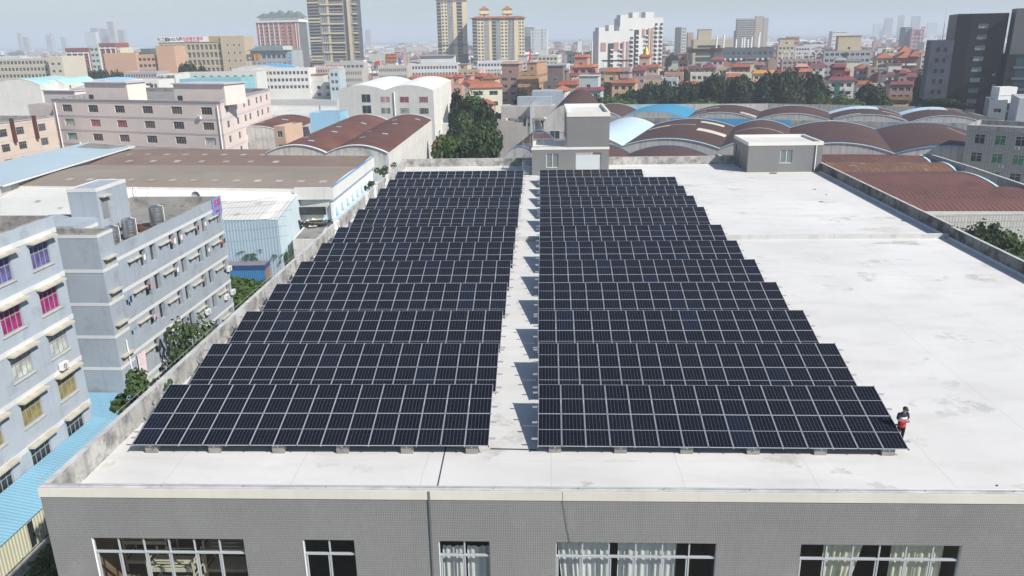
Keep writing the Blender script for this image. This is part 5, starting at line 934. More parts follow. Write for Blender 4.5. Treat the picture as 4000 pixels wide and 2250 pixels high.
# ---- green gap between the white factory and the grey block
for kd,x,yt,D,w,lb in (('tallg',2050,812,232,4.6,'tallest dark tree in the green gap left of the grey flat roofed block'),('tall',1905,830,242,3.6,'dark tree beside the right wall of the white factory'),('broad2',2150,925,205,4.6,'broad dark tree against the grey flat roofed block'),('broadg',1955,1010,200,4.6,'wide dark tree in the middle of the green gap'),('broadg',2105,1110,182,4.6,'dark tree low in the green gap by the grey flat roofed block'),('broad2',1855,1170,192,3.8,'tree at the corner of the pale blue low roof'),('yellow',1765,1230,176,3.4,'yellowish tree at the end of the twin brown vaults'),('broadg',1930,1235,166,4.4,'tree behind the small lattice mast'),('round',2070,1255,150,5,'dark round tree nearest the back parapet in the green gap'),('tall',1985,915,218,3.6,'slimmer dark tree just before the tallest one in the green gap'),('bright',1850,1290,158,4,'green tree right of the banana plants')):
    p=aty(S('z2',x,yt),D); tree(kd,lb,(p.x,p.y,ZG),p.z-ZG,w,group='trees in the green gap')
P=gp('z2',1620,1370,-15); t=thing('banana_plant','clump of big leaved banana plants behind the back left corner of the roof','banana plants',(P.x,P.y,ZG)); b=MB(); g=random.Random(8)
for i in range(150):
    c=Vector((g.uniform(-4.5,4.5),g.uniform(-4,4),g.uniform(1.0,5.8))); a=g.uniform(0,6.28); d=Vector((math.cos(a),math.sin(a),g.uniform(.1,.7))); l=g.uniform(1.2,2.2); s=Vector((-d.y,d.x,0)).normalized()*.35; b.face([c,c+d*l*.5+s,c+d*l-Vector((0,0,.3)),c+d*l*.5-s],LEAFB)
b.build('leaves',t); b=MB()
for i in range(7): x,y=g.uniform(-3,3),g.uniform(-3,3); b.tube([(x,y,0),(x+.2,y,3.5)],.16,LEAFY,6)
b.build('stem',t)
P=gp('z2',1440,1430,-15); tree('bright','low bright bush at the foot of the white windowed vault wall',(P.x,P.y,ZG),5,3.5,'bush')
P=at(S('z2',1845,1440),-12); t=thing('lattice_mast','small pale lattice mast rising before the green gap','mast',(P.x,P.y,ZG)); b=MB()
for x,y in ((-.4,-.4),(.4,-.4),(.4,.4),(-.4,.4)): b.bar((x,y,0),(x*.8,y*.8,11.5),.08,.08,WHITE)
for i in range(12): z=i*.95; b.bar((-.4,-.4,z),(.4,-.4,z+.95),.05,.05,WHITE); b.bar((.4,-.4,z),(.4,.4,z+.95),.05,.05,WHITE)
b.bar((-1.2,0,11.4),(1.2,0,11.4),.1,.1,WHITE); b.build('lattice',t)
# ---------------------------------------------------------------- towers and big blocks of the town
OR=mat('orange roof tile',(.35,.125,.07),.75,.2,.3,rand=.2); OR2=mat('dull orange roof tile',(.27,.12,.085),.75,.2,.3,rand=.25); PUR=mat('plum roof tile',(.2,.06,.075),.75,.15,.3); REDR=mat('dull red roof tile',(.32,.085,.055),.75,.15,.3); GRNR=mat('grey green roof tile',(.13,.17,.16),.75,.12,.3); TIN=mat('grey tin canopy',(.3,.33,.36),.5,.1,.3); WOODR=mat('brown awning',(.32,.2,.09),.8,.2,.5,corr=(0,.6,.4))
CW=mat('cream tower wall',(.66,.56,.36),.8,.05,.1); TD=mat('dark tower glazing',(.075,.078,.085),.4,.25,.25); TG=mat('grey tower wall',(.34,.32,.3),.8,.1,.1); TL=mat('pale tower fin',(.55,.57,.6),.7,.05)
def frustum(b,x0,y0,x1,y1,z0,z1,out,ins,m):
    a=[(x0-out,y0-out,z0),(x1+out,y0-out,z0),(x1+out,y1+out,z0),(x0-out,y1+out,z0)]; c=[(x0+ins,y0+ins,z1),(x1-ins,y0+ins,z1),(x1-ins,y1-ins,z1),(x0+ins,y1-ins,z1)]
    for i in range(4): j=(i+1)%4; b.face([a[i],a[j],c[j],c[i]],m)
    b.face(a[::-1],m); b.face(c,m)
def hip(b,x0,y0,x1,y1,z0,h,out,m):
    w,d=x1-x0,y1-y0; k=min(w,d)/2; cy=(y0+y1)/2; cx=(x0+x1)/2; a=[(x0-out,y0-out,z0),(x1+out,y0-out,z0),(x1+out,y1+out,z0),(x0-out,y1+out,z0)]
    r=[(x0+k,cy,z0+h),(x1-k,cy,z0+h)] if w>d else [(cx,y0+k,z0+h),(cx,y1-k,z0+h)]
    if w>d: b.face([a[0],a[1],r[1],r[0]],m); b.face([a[1],a[2],r[1]],m); b.face([a[2],a[3],r[0],r[1]],m); b.face([a[3],a[0],r[0]],m)
    else: b.face([a[0],a[1],r[0]],m); b.face([a[1],a[2],r[1],r[0]],m); b.face([a[2],a[3],r[1]],m); b.face([a[3],a[0],r[0],r[1]],m)
    b.face(a[::-1],m)
def eave(t,W,D,H,m,out=.7,ins=.5,h=1.3): b=MB(); frustum(b,0,0,W,D,H-.25,H+h-.25,out,ins,m); return b.build('eave_roof',t)
def hiproof(t,x0,y0,x1,y1,z,h,m,out=.7): b=MB(); hip(b,x0,y0,x1,y1,z+.02,h,out,m); return b.build('roof',t)
def upper(t,x0,y0,x1,y1,z0,h,wm,rm=None,kind='flat',door=True):
    b=MB(); b.box(x0,y0,z0,x1,y1,z0+h,wm,'b'); u_=b.build('upper_storey',t); b=MB()
    if kind=='flat': b.box(x0-.4,y0-.4,z0+h,x1+.4,y1+.4,z0+h+.25,rm or wm)
    elif kind=='hip': hip(b,x0,y0,x1,y1,z0+h+.01,min(x1-x0,y1-y0)*.4,.7,rm)
    elif kind=='eave': frustum(b,x0,y0,x1,y1,z0+h-.1,z0+h+1.1,.6,.5,rm)
    b.build('roof',u_)
    if door: put('window',win_mesh(min(1.6,(x1-x0)*.4),1.5,GD,MATS['white frame'],2),u_,((x0+x1)/2-.8,y0-.05,z0+.8))
    return u_
def canopy(t,x0,y0,x1,y1,z0,z1,m=TIN):
    b=MB(); b.face([(x0,y0,z0),(x1,y0,z0),(x1,y1,z1),(x0,y1,z1)],m); b.face([(x0,y1,z1-.1),(x1,y1,z1-.1),(x1,y0,z0-.1),(x0,y0,z0-.1)],m)
    for x in (x0+.3,x1-.3):
        for y,z in ((y0+.2,z0),(y1-.2,z1)): b.box(x-.07,y-.07,z-3,x+.07,y+.07,z-.05,STEEL)
    b.build('canopy',t)
def balcony(t,x0,x1,z,m,dep=1.3,h=1.0,y=0.): b=MB(); b.box(x0,y-dep,z-.15,x1,y-.003,z,m); b.box(x0,y-dep,z,x1,y-dep+.12,z+h,m); b.box(x0,y-dep+.12,z,x0+.12,y-.003,z+h,m); b.box(x1-.12,y-dep+.12,z,x1,y-.003,z+h,m); b.build('balcony',t)
def tower(label,o,xl,xr,yt,D,h,dep,wm,stripes,ztop=None,fl=3.,name='tower_block',rm=None,side=None):
    P0,P1,z=front(o,xl,xr,yt,None,D,h); z=ztop or z; W=(P1-P0).length; t,_,H,fr=building(name,label,'building',P0,P1,z,dep,wm,{},roofm=FLATR,facem={'r':side or wm}); nfl=int(H/fl); cnt=0; extra=MB()
    for f0,f1,kind,m in stripes:
        x0,x1=f0*W,f1*W; b=MB()
        if kind in('blank','grid'):
            b.box(x0,-.5,0,x1,-.02,H-.02,m); b.build('facade_strip',t)
        if kind=='grid':
            n=2; w=(x1-x0)/n
            for k in range(nfl-1):
                for i in range(n):
                    me=win_mesh(w*.62,fl*.62,GD,MATS['white frame'],2,fw=.1); p=(x0+w*i+w*.19,-.56,H-fl*(k+1)+.5); cnt+=1
                    if cnt<=100: put('window',me,t,p)
                    else: extra.box(p[0],-.55,p[2],p[0]+w*.62,-.52,p[2]+fl*.62,GD)
        if kind in('glz','lines'):
            for k in range(nfl): b.box(x0,-.75 if kind=='glz' else -.25,fl*k,x1,-.02,fl*k+(.9 if kind=='glz' else .35),m)
            if kind=='lines':
                for i in range(4): x=x0+(x1-x0)*(i+.5)/4; b.box(x-.22,-.4,0,x+.22,-.03,H-.5,TL)
            b.build('balconies',t)['kind']='stuff'
    if extra.v: extra.build('window',t)['kind']='stuff'
    return t,W,H,fr
t1,W,H,fr=tower('tallest tower with cream crossbars over dark balconies, cut by the top edge','t1',1205,1985,95,830,-8,12,TD,[(0,.23,'glz',TG),(.26,.40,'lines',TG),(.44,.71,'glz',TG),(.90,1.,'glz',TG),(.235,.262,'blank',TG),(.395,.435,'blank',CW),(.715,.735,'blank',TG),(.80,.862,'blank',CW),(.862,.90,'blank',mat('tan tower wall',(.45,.38,.27),.8))],ztop=118)
hz=(95)
for k in range(12): b=MB(); z=H-32-9.1*k; b.box(.262*W,-1.3,z,.715*W,-.52,z+1.6,CW); b.build('crossbar',t1); b=MB(); b.box(0,-1.3,z-(4 if k%2 else -2),.235*W,-.76,z+1.5-(4 if k%2 else -2),CW); b.build('crossbar',t1); b=MB(); b.box(.905*W,-1.3,z,W,-.76,z+1.5,CW); b.build('crossbar',t1)
b=MB(); b.box(-.3,-.9,H-27.5,.8*W,-.55,H+.0,CW)if False else None
b=MB()
for f0,f1 in ((0,.04),(.1,.15),(.2,.27),(.37,.44),(.5,.55),(.62,.66),(.7,.82),(.86,.9),(.96,1)): b.box(f0*W,-.95,H-27.5,f1*W,-.76,H-.03,CW)
for z in (H-28.5,H-18,H-8): b.box(-.3,-1.1,z,W+.3,-.96,z+2,CW)
b.build('crown_frame',t1)
t2,W,H,fr=tower('slender cream and dark glass tower left of the orange capped twin, cut off above','t2',826,1298,150,790,3,24,TD,[(0,.13,'glz',TG),(.14,.36,'grid',CW),(.37,.53,'lines',TG),(.535,.665,'blank',CW),(.675,.83,'glz',TG),(.84,1.,'blank',CW)],ztop=110)
for z in (30,70,100): b=MB(); b.box(-.4,-1.,z,W+.4,-.76,z+.9,DKG); b.build('band',t2)
b=MB(); b.box(-.6,-1.6,0,W*.5,-.8,18,DKG); b.box(W*.8,-1.2,0,W+.5,-.51,22,DKG); b.build('podium',t2)
t3,W,H,fr=tower('broad twin tower with orange tiled eaves and two orange capped turrets','t2',1388,2205,285,770,3,22,TD,[(0,.08,'glz',TG),(.085,.22,'grid',CW),(.225,.305,'lines',TG),(.31,.37,'blank',CW),(.375,.44,'glz',TG),(.445,.53,'lines',TG),(.535,.68,'grid',CW),(.685,.79,'lines',TG),(.80,.885,'blank',CW),(.89,1.,'grid',CW)])
eave(t3,W,22,H,OR,2.2,3,1.6)
for f0,f1 in ((.15,.32),(.6,.77)): upper(t3,f0*W,5,f1*W,16,H+.5,7,CW,OR,'hip'); b=MB(); b.box(f0*W-1,4,H+3.6,f1*W+1,17,H+4.4,CW); b.build('cornice',t3)
b=MB(); b.box(0,-.9,0,W,-.76,13,DKG); b.build('podium',t3)
PKT=mat('brick pink render',(.5,.26,.22),.85,.1,.1); t4,W,H,fr=tower('brick pink tower block with white fins and green pavilion roofs','t1',400,1068,355,770,-12,17,PKT,[(f-.008,f+.008,'blank',mat('white fin',(.72,.68,.66),.8)) for f in (.06,.16,.29,.41,.53,.93,.985)]+[(.69,.73,'blank',mat('salmon fin',(.55,.28,.22),.8)),(.82,.85,'blank',MATS['salmon fin'])],side=DKG)
for k in range(13):
    for f in (.11,.24,.35,.47,.62,.78): put('window',win_mesh(2.6,1.7,GD,MATS['white frame'],2,fw=.12),t4,(f*W-1.3,-.1,H-4.2-3.*k-1.7))
b=MB(); b.box(-1,-1,H-.2,W+1,18,H+1.6,WHITE); b.build('cornice',t4); b=MB(); b.box(W*.05,3,H+1.62,W*.98,15,H+5,WHITE); b.build('upper_storey',t4)
for f0,f1,hh in ((.02,.22,6),(.2,.42,7.5),(.38,.62,8.5),(.64,.82,8),(.82,1.0,7)): b=MB(); hip(b,f0*W,2,f1*W,16,H+4.2,hh-2.,1.2,GRNR); b.build('roof',t4)
SLW=mat('white slab wall',(.68,.68,.66),.85,.05,.1); SLB=mat('russet panel',(.43,.27,.23),.8,.08)
def slab(label,o,xl,xr,yt,D,st):
    t,W,H,fr=tower(label,o,xl,xr,yt,D,8,16,SLW,[],side=SLW)
    for f0,f1,kind in st:
        b=MB()
        if kind=='dark': b.box(f0*W,-.3,0,f1*W,-.02,H-8,TD); [b.box(f1*W-2.2,-1.2,z*3.,f1*W,-.31,z*3.+.9,SLW) for z in range(1,int(H/3)-3)]
        if kind=='red': b.box(f0*W,-.35,0,f1*W,-.02,H-7,SLB)
        if kind=='cap': b.box(f0*W,-.36,H-13,f1*W,-.02,H-7.5,SLB)
        if kind=='bal':
            for z in range(1,int(H/3)-1): b.box(f0*W,-.35,z*3.+1.2,f1*W,-.02,z*3.+2.7,TD); b.box(f0*W,-1.4,z*3.,f1*W,-.36,z*3.+1.0,SLW)
        b.build({'dark':'recess','red':'facade_strip','cap':'panel','bal':'balconies'}[kind],t)
        if kind=='bal': t.children[-1]['kind']='stuff'
    for f0,f1 in ((.02,.2),(.3,.45),(.6,.8)): b=MB(); b.box(f0*W,2,H,f1*W,12,H+rnd.uniform(2,4),SLW); b.build('roof_room',t)
    return t
slab('taller white slab tower with dark recesses and russet strips','t3',1300,1978,285,585,[(.03,.13,'cap'),(.05,.12,'dark'),(.23,.30,'cap'),(.335,.44,'dark'),(.52,.58,'cap'),(.61,.645,'dark'),(.66,.69,'red'),(.72,.775,'red'),(.815,.87,'bal'),(.935,.99,'bal')])
slab('shorter white slab tower in front of the taller one','t3',962,1518,490,560,[(.07,.21,'cap'),(.27,.42,'dark'),(.43,.57,'cap'),(.62,.665,'dark'),(.68,.73,'red'),(.79,.86,'red'),(.90,.98,'bal')])
def rows(t,W,H,nf,nw,fl,w,h,top,gm=None,y=-.04,fm=None):
    for k in range(nf):
        for i in range(nw): put('window',win_mesh(w,h,gm or rnd.choice(WP),fm or MATS['white frame'],2,fw=.1),t,(W*(i+.5)/nw-w/2,y,H-top-fl*k-h))
GT6=mat('grey beige tower wall',(.42,.37,.33),.85,.08,.1)
def stepped(label,o,pieces,D,m):
    t=None
    for k,(xl,xr,yt) in enumerate(pieces):
        P0,P1,z=front(o,xl,xr,yt,None,D+2*k,-10)
        if t is None: t,W,H,fr=building('tower_block',label,'building',P0,P1,z,18,m,{},roofm=FLATR); Z=(Matrix.Translation(t.location)@Matrix.Rotation(t.rotation_euler.z,4,'Z')).inverted()
        else: p,q=Z@Vector((P0.x,P0.y,z)),Z@Vector((P1.x,P1.y,z)); b=MB(); b.box(p.x,p.y,0,q.x,p.y+14,p.z,m,'b'); b.build('wing',t)
        if k==0: rows(t,W,H,14,7,3,3.2,1.9,2,GD)
    return t
stepped('hazy grey beige tower block with stepped tops, right of centre','t4',[(930,1215,50),(1225,1345,12),(1350,1422,40),(890,1060,240),(1090,1200,300)],1150,GT6)
blk('tower_block','thin dark tower with balconies just right of the white slab towers','t3',2172,2262,430,DKG,D=860,h=-10,dep=18,nf=0,nw=0,ns=0); blk('tower_block','narrow white tower touching the thin dark tower','t3',2275,2345,425,SLW,D=880,h=-10,dep=14,nf=16,nw=2,ns=0,ww=2.2,fl=3.1)
blk('building','tan slab beside the glazed cream institute','t4',150,240,270,mat('tan slab',(.45,.38,.29),.8,.06),D=790,h=-10,dep=25,nf=0,nw=0,ns=0)
t,W,H,fr=blk('building','cream institute with wide dark glazing behind the charcoal factory','t4',240,870,385,mat('cream institute',(.5,.44,.31),.85,.06,.1),D=760,h=-8,dep=26,nf=0,nw=0,ns=0); 
for k in range(7): b=MB(); b.box(W*.07,-.12,H-14-5.5*k,W*.62,-.02,H-10-5.5*k,glass('institute glazing',(.03,.06,.07),.2,.2)); b.build('window',t)
b=MB(); b.box(W*.1,-.1,H-7,W*.68,-.02,H-5,GD); b.build('window',t); upper(t,W*.12,4,W*.45,16,H,9,mat('cream institute',(0,0,0)),None,'flat',False)
CHF=mat('charcoal factory wall',(.105,.125,.145),.8,.1,.15); t,W,H,fr=blk('factory_building','charcoal factory topped by white vent pipes behind the tree row','t4',570,1505,515,CHF,D=620,h=-8,dep=30,nf=5,nw=11,ns=4,ww=6,wh=3,fl=5.3,top=2.5,glassm=[GD,glass('blue dark pane',(.03,.06,.1),.2,.3)],maxw=60)
for x in (.03,.15,.36,.46,.5,.56,.62,.73,.745): b=MB(); b.tube([(x*W,2,H-1),(x*W,2,H+rnd.uniform(6,11))],.7,WHITE,7); b.build('vent_pipe',t)
b=MB(); 
for k in range(3):
    for i in range(10): b.box(W*(i+.85)/11,-.9,H-9-5.3*k,W*(i+.85)/11+1.6,-.02,H-7.6-5.3*k,ACW)
b.build('air_conditioners',t)['kind']='stuff'
DGB=mat('dark grey green render',(.135,.155,.16),.85,.08,.15); t,W,H,fr=blk('building','dark grey green block with two white balconies beside the white slab towers','t3',460,915,828,DGB,D=600,h=-6,dep=20,nf=5,nw=6,ns=0,ww=3,wh=2.4,fl=4.2)
for k in range(3): balcony(t,W*.08,W*.25,H-9-6.5*k,WHITE); balcony(t,W*.78,W*.98,H-9-6.5*k,WHITE)
b=MB(); b.tube([(W*.54,-2,4),(W*.54,-2,H+1)],.5,WHITE,7); b.tube([(W*.87,-2,4),(W*.87,-2,H+8)],.5,WHITE,7); b.build('vent_pipe',t); upper(t,W*.38,3,W*.5,9,H,9,WHITE,None,'flat',False)
# left town
blk('dormitory','long cream block with rows of balconies at the far left','z1',-60,445,560,mat('cream grey block',(.5,.46,.37),.85,.06,.1),D=420,h=-4,dep=18,nf=6,nw=14,ns=0,ww=3.2,wh=1.7,fl=3.3,top=1.0)
blk('stair_tower','cream stair end of the long balcony block at the far left','z1',445,580,535,mat('cream stair wall',(.55,.51,.42),.85,.05,.1),D=415,h=-4,dep=20,nf=5,nw=2,ns=0,ww=1.6,wh=1.2,fl=3.6,top=3)
PE=mat('peach hotel render',(.56,.36,.25),.85,.06,.1); t,W,H,fr=blk('building','peach seven storey block before the signboard hotel','z1',1285,1630,515,PE,D=480,h=-2,dep=20,nf=6,nw=8,ns=0,ww=2.0,wh=1.7,fl=3.5,top=2)
b=MB(); b.box(-19,-1,0,.2,14,H+1,PE); b.box(W-9,-1.5,0,W+2,14,H+4.6,PE); b.build('wing',t); b=MB(); b.box(2,2,H,W-14,14,H+3.2,GRNR); b.build('roof_room',t)
blk('building','grey lower wing with a window band at the foot of the peach block','z1',1165,1475,680,mat('grey lilac render',(.42,.39,.4),.85,.06),D=415,h=-4,dep=14,nf=3,nw=12,ns=0,ww=1.6,wh=1.5)
HT=mat('tan hotel render',(.48,.4,.27),.85,.06,.1); t,W,H,fr=blk('hotel','tan hotel with grids of balconies and a long white roof signboard','z1',1495,2090,402,HT,D=700,h=-3,dep=24,nf=6,nw=14,ns=0,ww=8,wh=4.2,fl=6.3,top=2.2,glassm=[glass('balcony shadow',(.09,.08,.07),.6,.4)],recess=.8)
b=MB(); b.box(W,-2,0,W+20,22,H+4,HT); b.build('wing',t)
for k in range(6):
    for x in (5,10.5,15): put('window',win_mesh(1.6,2.2,GD,MATS['white frame'],1,fw=.15),t,(W+x,-2.06,H-4-6.3*k))
p=t.location+Vector((0,0,H)); ts=thing('signboard','long white roof signboard with grey and red characters and a gold end','sign',p+Vector((0,-.4,0)),t.rotation_euler.z); b=MB(); b.box(-1,-.3,.2,W*.81,.3,4.4,WHITE); b.build('board',ts); b=MB(); b.box(W*.81,-.35,.2,W+20,.35,4.4,mat('gold sign',(.5,.3,.1),.6,.2,.2)); b.build('board',ts)
INK=mat('grey ink',(.09,.09,.1),.6); text('天之韵',3.7,INK,ts,(W*.085,-.4,2.2),(R(90),0,0),ext=.05); text('量贩式KTV',2.7,INK,ts,(W*.23,-.4,2.2),(R(90),0,0),ext=.05); text('V',4.6,INK,ts,(W*.335,-.4,2.4),(R(90),0,0),ext=.05,sx=1.3); text('维也纳智好酒店',3.0,RED,ts,(W*.53,-.4,2.7),(R(90),0,0),ext=.05); text('VIENNA ZHIHAO HOTEL',1.2,RED,ts,(W*.54,-.4,.8),(R(90),0,0),ext=.05)
RB=mat('red apartment tile',(.27,.09,.075),.85,.08,.1)
for lb,xl,xr,yt,m,ex in (('long red apartment block with white grid lines left of the hotel',612,830,455,RB,1),('green glazed apartment between two red ones',832,925,430,mat('green white apartment',(.45,.55,.5),.8,.1),0),('taller red apartment block with white window column',928,1085,408,RB,1),('narrow cream apartment at the right end of the red row',1086,1130,450,mat('cream apartment',(.62,.55,.42),.8,.06),0)):
    t,W,H,fr=blk('apartment_building',lb,'z1',xl,xr,yt,m,D=620,h=-6,dep=18,nf=8,nw=max(2,int((xr-xl)/40)),ns=0,ww=2.6,wh=1.8,fl=4.2,top=2)
    if ex:
        for i in range(int((xr-xl)/50)+1): b=MB(); x=min(W-.6,W*i/int((xr-xl)/50)); b.box(x,-.5,0,x+.6,-.02,H-3,WHITE); b.build('fin',t)
        b=MB(); b.box(0,-.55,H-4,W,-.02,H-3.2,WHITE); b.build('band',t)
GRB=mat('grey podium',(.36,.38,.38),.8,.1,.1); t,W,H,fr=blk('building','long green roofed building with a white end sign before the pink tower block','t1',310,960,800,GRB,D=640,h=-6,dep=24,nf=3,nw=8,ns=0,ww=5,wh=3,fl=6,top=3); b=MB(); frustum(b,0,0,W-4,24,H,H+4,2,7,GRNR); b.build('roof',t)
b=MB(); b.box(W-6.5,-.7,H+.3,W+1,-.2,H+3.4,WHITE); b.build('sign_panel',t)
def billboard(label,o,xl,xr,y0,y1,D,m,txt=None,tm=None,h=-6,size=.3):
    P0,P1,z=front(o,xl,xr,y0,None,D,h); zb=onp(S(o,xl,y1),P0,P1).z; W=(P1-P0).length; t=thing('billboard',label,'billboard',(P0.x,P0.y,ZG),math.atan2((P1-P0).y,(P1-P0).x)); b=MB(); b.box(0,-.2,zb-ZG,W,.2,z-ZG,m); b.build('board',t); b=MB()
    for f in (.15,.85): b.box(W*f-.3,.21,0,W*f+.3,.6,z-ZG-1,STEEL)
    b.build('post',t)
    if txt:
        for k,s_ in enumerate(txt): text(s_,(z-zb)*size,tm,t,(W/2,-.25,zb-ZG+(z-zb)*(1-(k+.6)/len(txt)*1.0)),(R(90),0,0),ext=.03)
WTXT=mat('white lettering',(.8,.8,.78),.5); YTXT=mat('yellow lettering',(.8,.6,.1),.5)
billboard('brown and grey billboard left of the green roofed building','t1',245,365,855,955,600,mat('brown board',(.2,.13,.1),.7,.1),['酒店'],WTXT,size=.35); billboard('orange billboard with rows of dark lettering left of the green roofed building','t1',366,462,852,955,598,mat('orange board',(.7,.33,.03),.6,.05),['招租','电话','电话'],INK,size=.26)
billboard('blue vertical banner on the corner of the green roofed building','t1',890,935,845,965,612,mat('blue banner',(.08,.3,.6),.6,.05),['招','商'],WTXT,size=.3); billboard('blank pale green billboard right of the tallest tower','z2',1065,1215,515,575,560,mat('pale board',(.5,.55,.47),.6,.05))
billboard('dark red billboard with yellow characters beside the blank pale one','z2',1218,1320,512,580,565,mat('dark red board',(.35,.03,.03),.6,.08),['工业园招租','电话 86868'],YTXT,size=.3); billboard('small blue and yellow board below the dark red billboard','z2',1342,1366,545,600,540,mat('blue board',(.05,.12,.45),.6,.05)); billboard('small red board under the blank pale billboard','z2',1122,1165,575,610,545,mat('bright red board',(.6,.04,.04),.6,.05))
OFF=mat('white office render',(.62,.63,.63),.85,.08,.15); BEI=mat('beige factory render',(.48,.44,.39),.85,.08,.15)
MID=[('factory_building','long white office row behind the big round tree','t1',330,1225,1085,WHITEW,430,-3,3,14,1.8),('building','peach terrace with small arches right of the white office row','t1',1270,1690,1055,mat('peach terrace',(.58,.46,.4),.85,.08),450,-3,3,10,1.8),('building','pale blue grey house at the left end of the beige factory row','t1',1545,1700,1105,mat('pale blue house',(.45,.52,.56),.8,.06),420,-3,3,2,3),('factory_building','beige factory row with small windows, left part','t1',1700,2070,1088,BEI,440,-3,3,12,1.2),('factory_building','beige factory row with small windows, right part','t2',-100,365,1040,BEI,445,-2,4,14,1.6),('factory_building','white balconied workers block below the slender tower','t2',370,1160,1005,OFF,470,-2,3,16,2.4),('building','grey white terrace of small houses below the orange capped twin tower','t2',1465,2075,965,OFF,500,-2,3,12,2.2),('building','pink narrow house at the right end of the grey white terrace','t2',2080,2180,960,mat('pink house',(.58,.42,.4),.85,.06),505,-2,3,2,2),('factory_building','pale block with roof water pipes behind the beige row','t1',1470,2100,995,mat('grey factory',(.45,.45,.44),.85,.08),540,-2,2,9,3),('building','white building with arched roofline and mirrored lettering behind the pink factory','z1',1165,1490,760,WHITEW,330,-4,3,8,1.8),('building','white block with dark mirrored characters, right of the lettered one','z1',1480,1650,705,mat('greenish white render',(.6,.62,.58),.8,.06),352,-4,2,0,1.8),('dormitory','turquoise and cream balcony block behind the pink factory','z1',1690,2270,745,mat('turquoise render',(.25,.5,.55),.8,.08),300,-3,3,9,3),('building','pale grey long hall beyond the turquoise block','z1',1640,2415,690,mat('pale hall',(.58,.58,.54),.8,.06),380,-3,2,10,1.5)]
for nm,lb,o,xl,xr,yt,m,D,h,nf,nw,ww in MID:
    t,W,H,fr=blk(nm,lb,o,xl,xr,yt,m,D=D,h=h,dep=14,nf=nf,nw=nw,ns=0,ww=ww,wh=1.7,fl=3.6,top=1.4,roofm=FLATR)
    if 'mirrored lettering' in lb: o_=text('名家山庄酒',4,INK,t,(W*.2,-.3,H-3),(R(90),0,R(180)),ext=.03); 
    if 'dark mirrored' in lb: text('SUILONG',2.4,INK,t,(W*.5,-.3,H-5.2),(R(90),0,R(180)),ext=.03); text('穗龙',4.2,INK,t,(W*.5,-.3,H-2.4),(R(90),0,R(180)),ext=.03)
    if 'balconied workers' in lb: b=MB(); b.box(W*.25,2,H,W*.93,10,H+4,OFF); b.box(W*.24,1,H+4,W*.94,11,H+4.5,TIN); b.build('roof_room',t)
for lb,o,xl,xr,yt,D,m,w in (('aqua barrel roof at the far left','z1',-80,370,780,300,mat('aqua roof',(.38,.62,.62),.5,.06,.1),24),('second aqua barrel roof beside the grey roof vent','z1',380,600,775,310,MATS['aqua roof'],22),('long blue and white low roof behind the pink factory','z1',560,1190,785,330,BLUEL,20),('bright blue sloping roof in front of the hotel','t1',20,850,1060,470,BLUES,26),('cream white dome roof before the long blue roof','z1',640,1180,830,290,WHITES,18)):
    P0,P1,z=front(o,xl,xr,yt,None,D,-3); vault_shed('shed',lb,'shed',P0,P1,w,1,z-1.,2.2,m,WHITEW,trim=TRIMW)
ORDW0='first second third fourth fifth sixth seventh eighth ninth tenth eleventh twelfth thirteenth fourteenth fifteenth sixteenth'.split()
# ---------------------------------------------------------------- the village of tiled houses
C=lambda n,c: mat(n,c,.85,.1,.3,streak=[x*.6 for x in c],stk=.25)
YEL=C('yellow ochre render',(.56,.41,.24)); PAB=C('pale aqua render',(.47,.55,.55)); WHH=C('white house render',(.66,.64,.6)); PEA=C('peach house render',(.55,.43,.3)); RAW=C('raw brick render',(.2,.165,.15)); TANB=C('orange tan render',(.47,.29,.16)); PKB=C('pinkish brown render',(.38,.25,.21)); CRH=C('cream green render',(.64,.62,.5)); SAL=C('salmon render',(.5,.28,.23)); ROS=C('rose grey render',(.42,.32,.31)); BRB=C('brown box render',(.4,.29,.24)); GRE=C('grey block render',(.4,.41,.41)); RBR=C('red brick render',(.3,.085,.07))
def house(label,o,xl,xr,yt,D,m,nf=4,nw=3,ns=3,dep=12,roof='flat',rm=OR,h=-14,ww=1.7,fl=3.2,up=None,cat='house',name='house',bal=(),**k):
    t,W,H,fr=blk(name,label,o,xl,xr,yt,m,D=D,h=h,dep=dep,nf=nf,nw=nw,ns=ns,ww=ww,wh=1.6,fl=fl,top=1.5,cat=cat,roofm=k.pop('roofm',FLATR),nx=2,recess=.2,**k)
    if roof=='eave': eave(t,W,dep,H,rm)
    if roof=='hip': hiproof(t,0,0,W,dep,H,min(W,dep)*.36,rm)
    if up: f0,f1,hh,kind,um,urm=up; upper(t,f0*W,1.5,f1*W,dep*.75,H,hh,um or m,urm or rm,kind)
    for f0,f1 in bal:
        for q in range(1,nf): balcony(t,f0*W,f1*W,H-fl*q-1.4,m)
    return t,W,H,fr
H0_=house('yellow four storey house with orange eaves and arched windows right of centre','t7',1975,2335,572,350,YEL,4,3,3,14,'eave',OR,bal=((.3,.62),),up=(-.35,.25,4.5,'eave',YEL,OR)); canopy(H0_[0],1,1,H0_[1]*.9,9,H0_[2]+4.2,H0_[2]+3.4)
house('brown recessed wing left of the yellow four storey house','t7',1855,1970,575,356,C('brown wing render',(.36,.25,.16)),4,1,1,12,'eave',OR,ww=3)
house('pale aqua house with plum eaves and a white roof pavilion','t7',1410,1795,690,345,PAB,3,3,2,12,'eave',PUR,up=(.1,.88,5.6,'flat',PAB,PAB),bal=((.3,.65),))
house('white house with bright orange hipped roof left of the pale aqua one','t7',1050,1235,708,338,WHH,3,2,2,12,'hip',OR,fl=3.6,ww=2.2); house('white balconied wing of the orange hipped house','t7',825,1048,700,342,WHH,3,2,0,8,'flat',bal=((.05,.6),))
house('plain peach house behind the orange hipped one','t7',1135,1425,600,372,PEA,3,1,1,12,'eave',REDR)
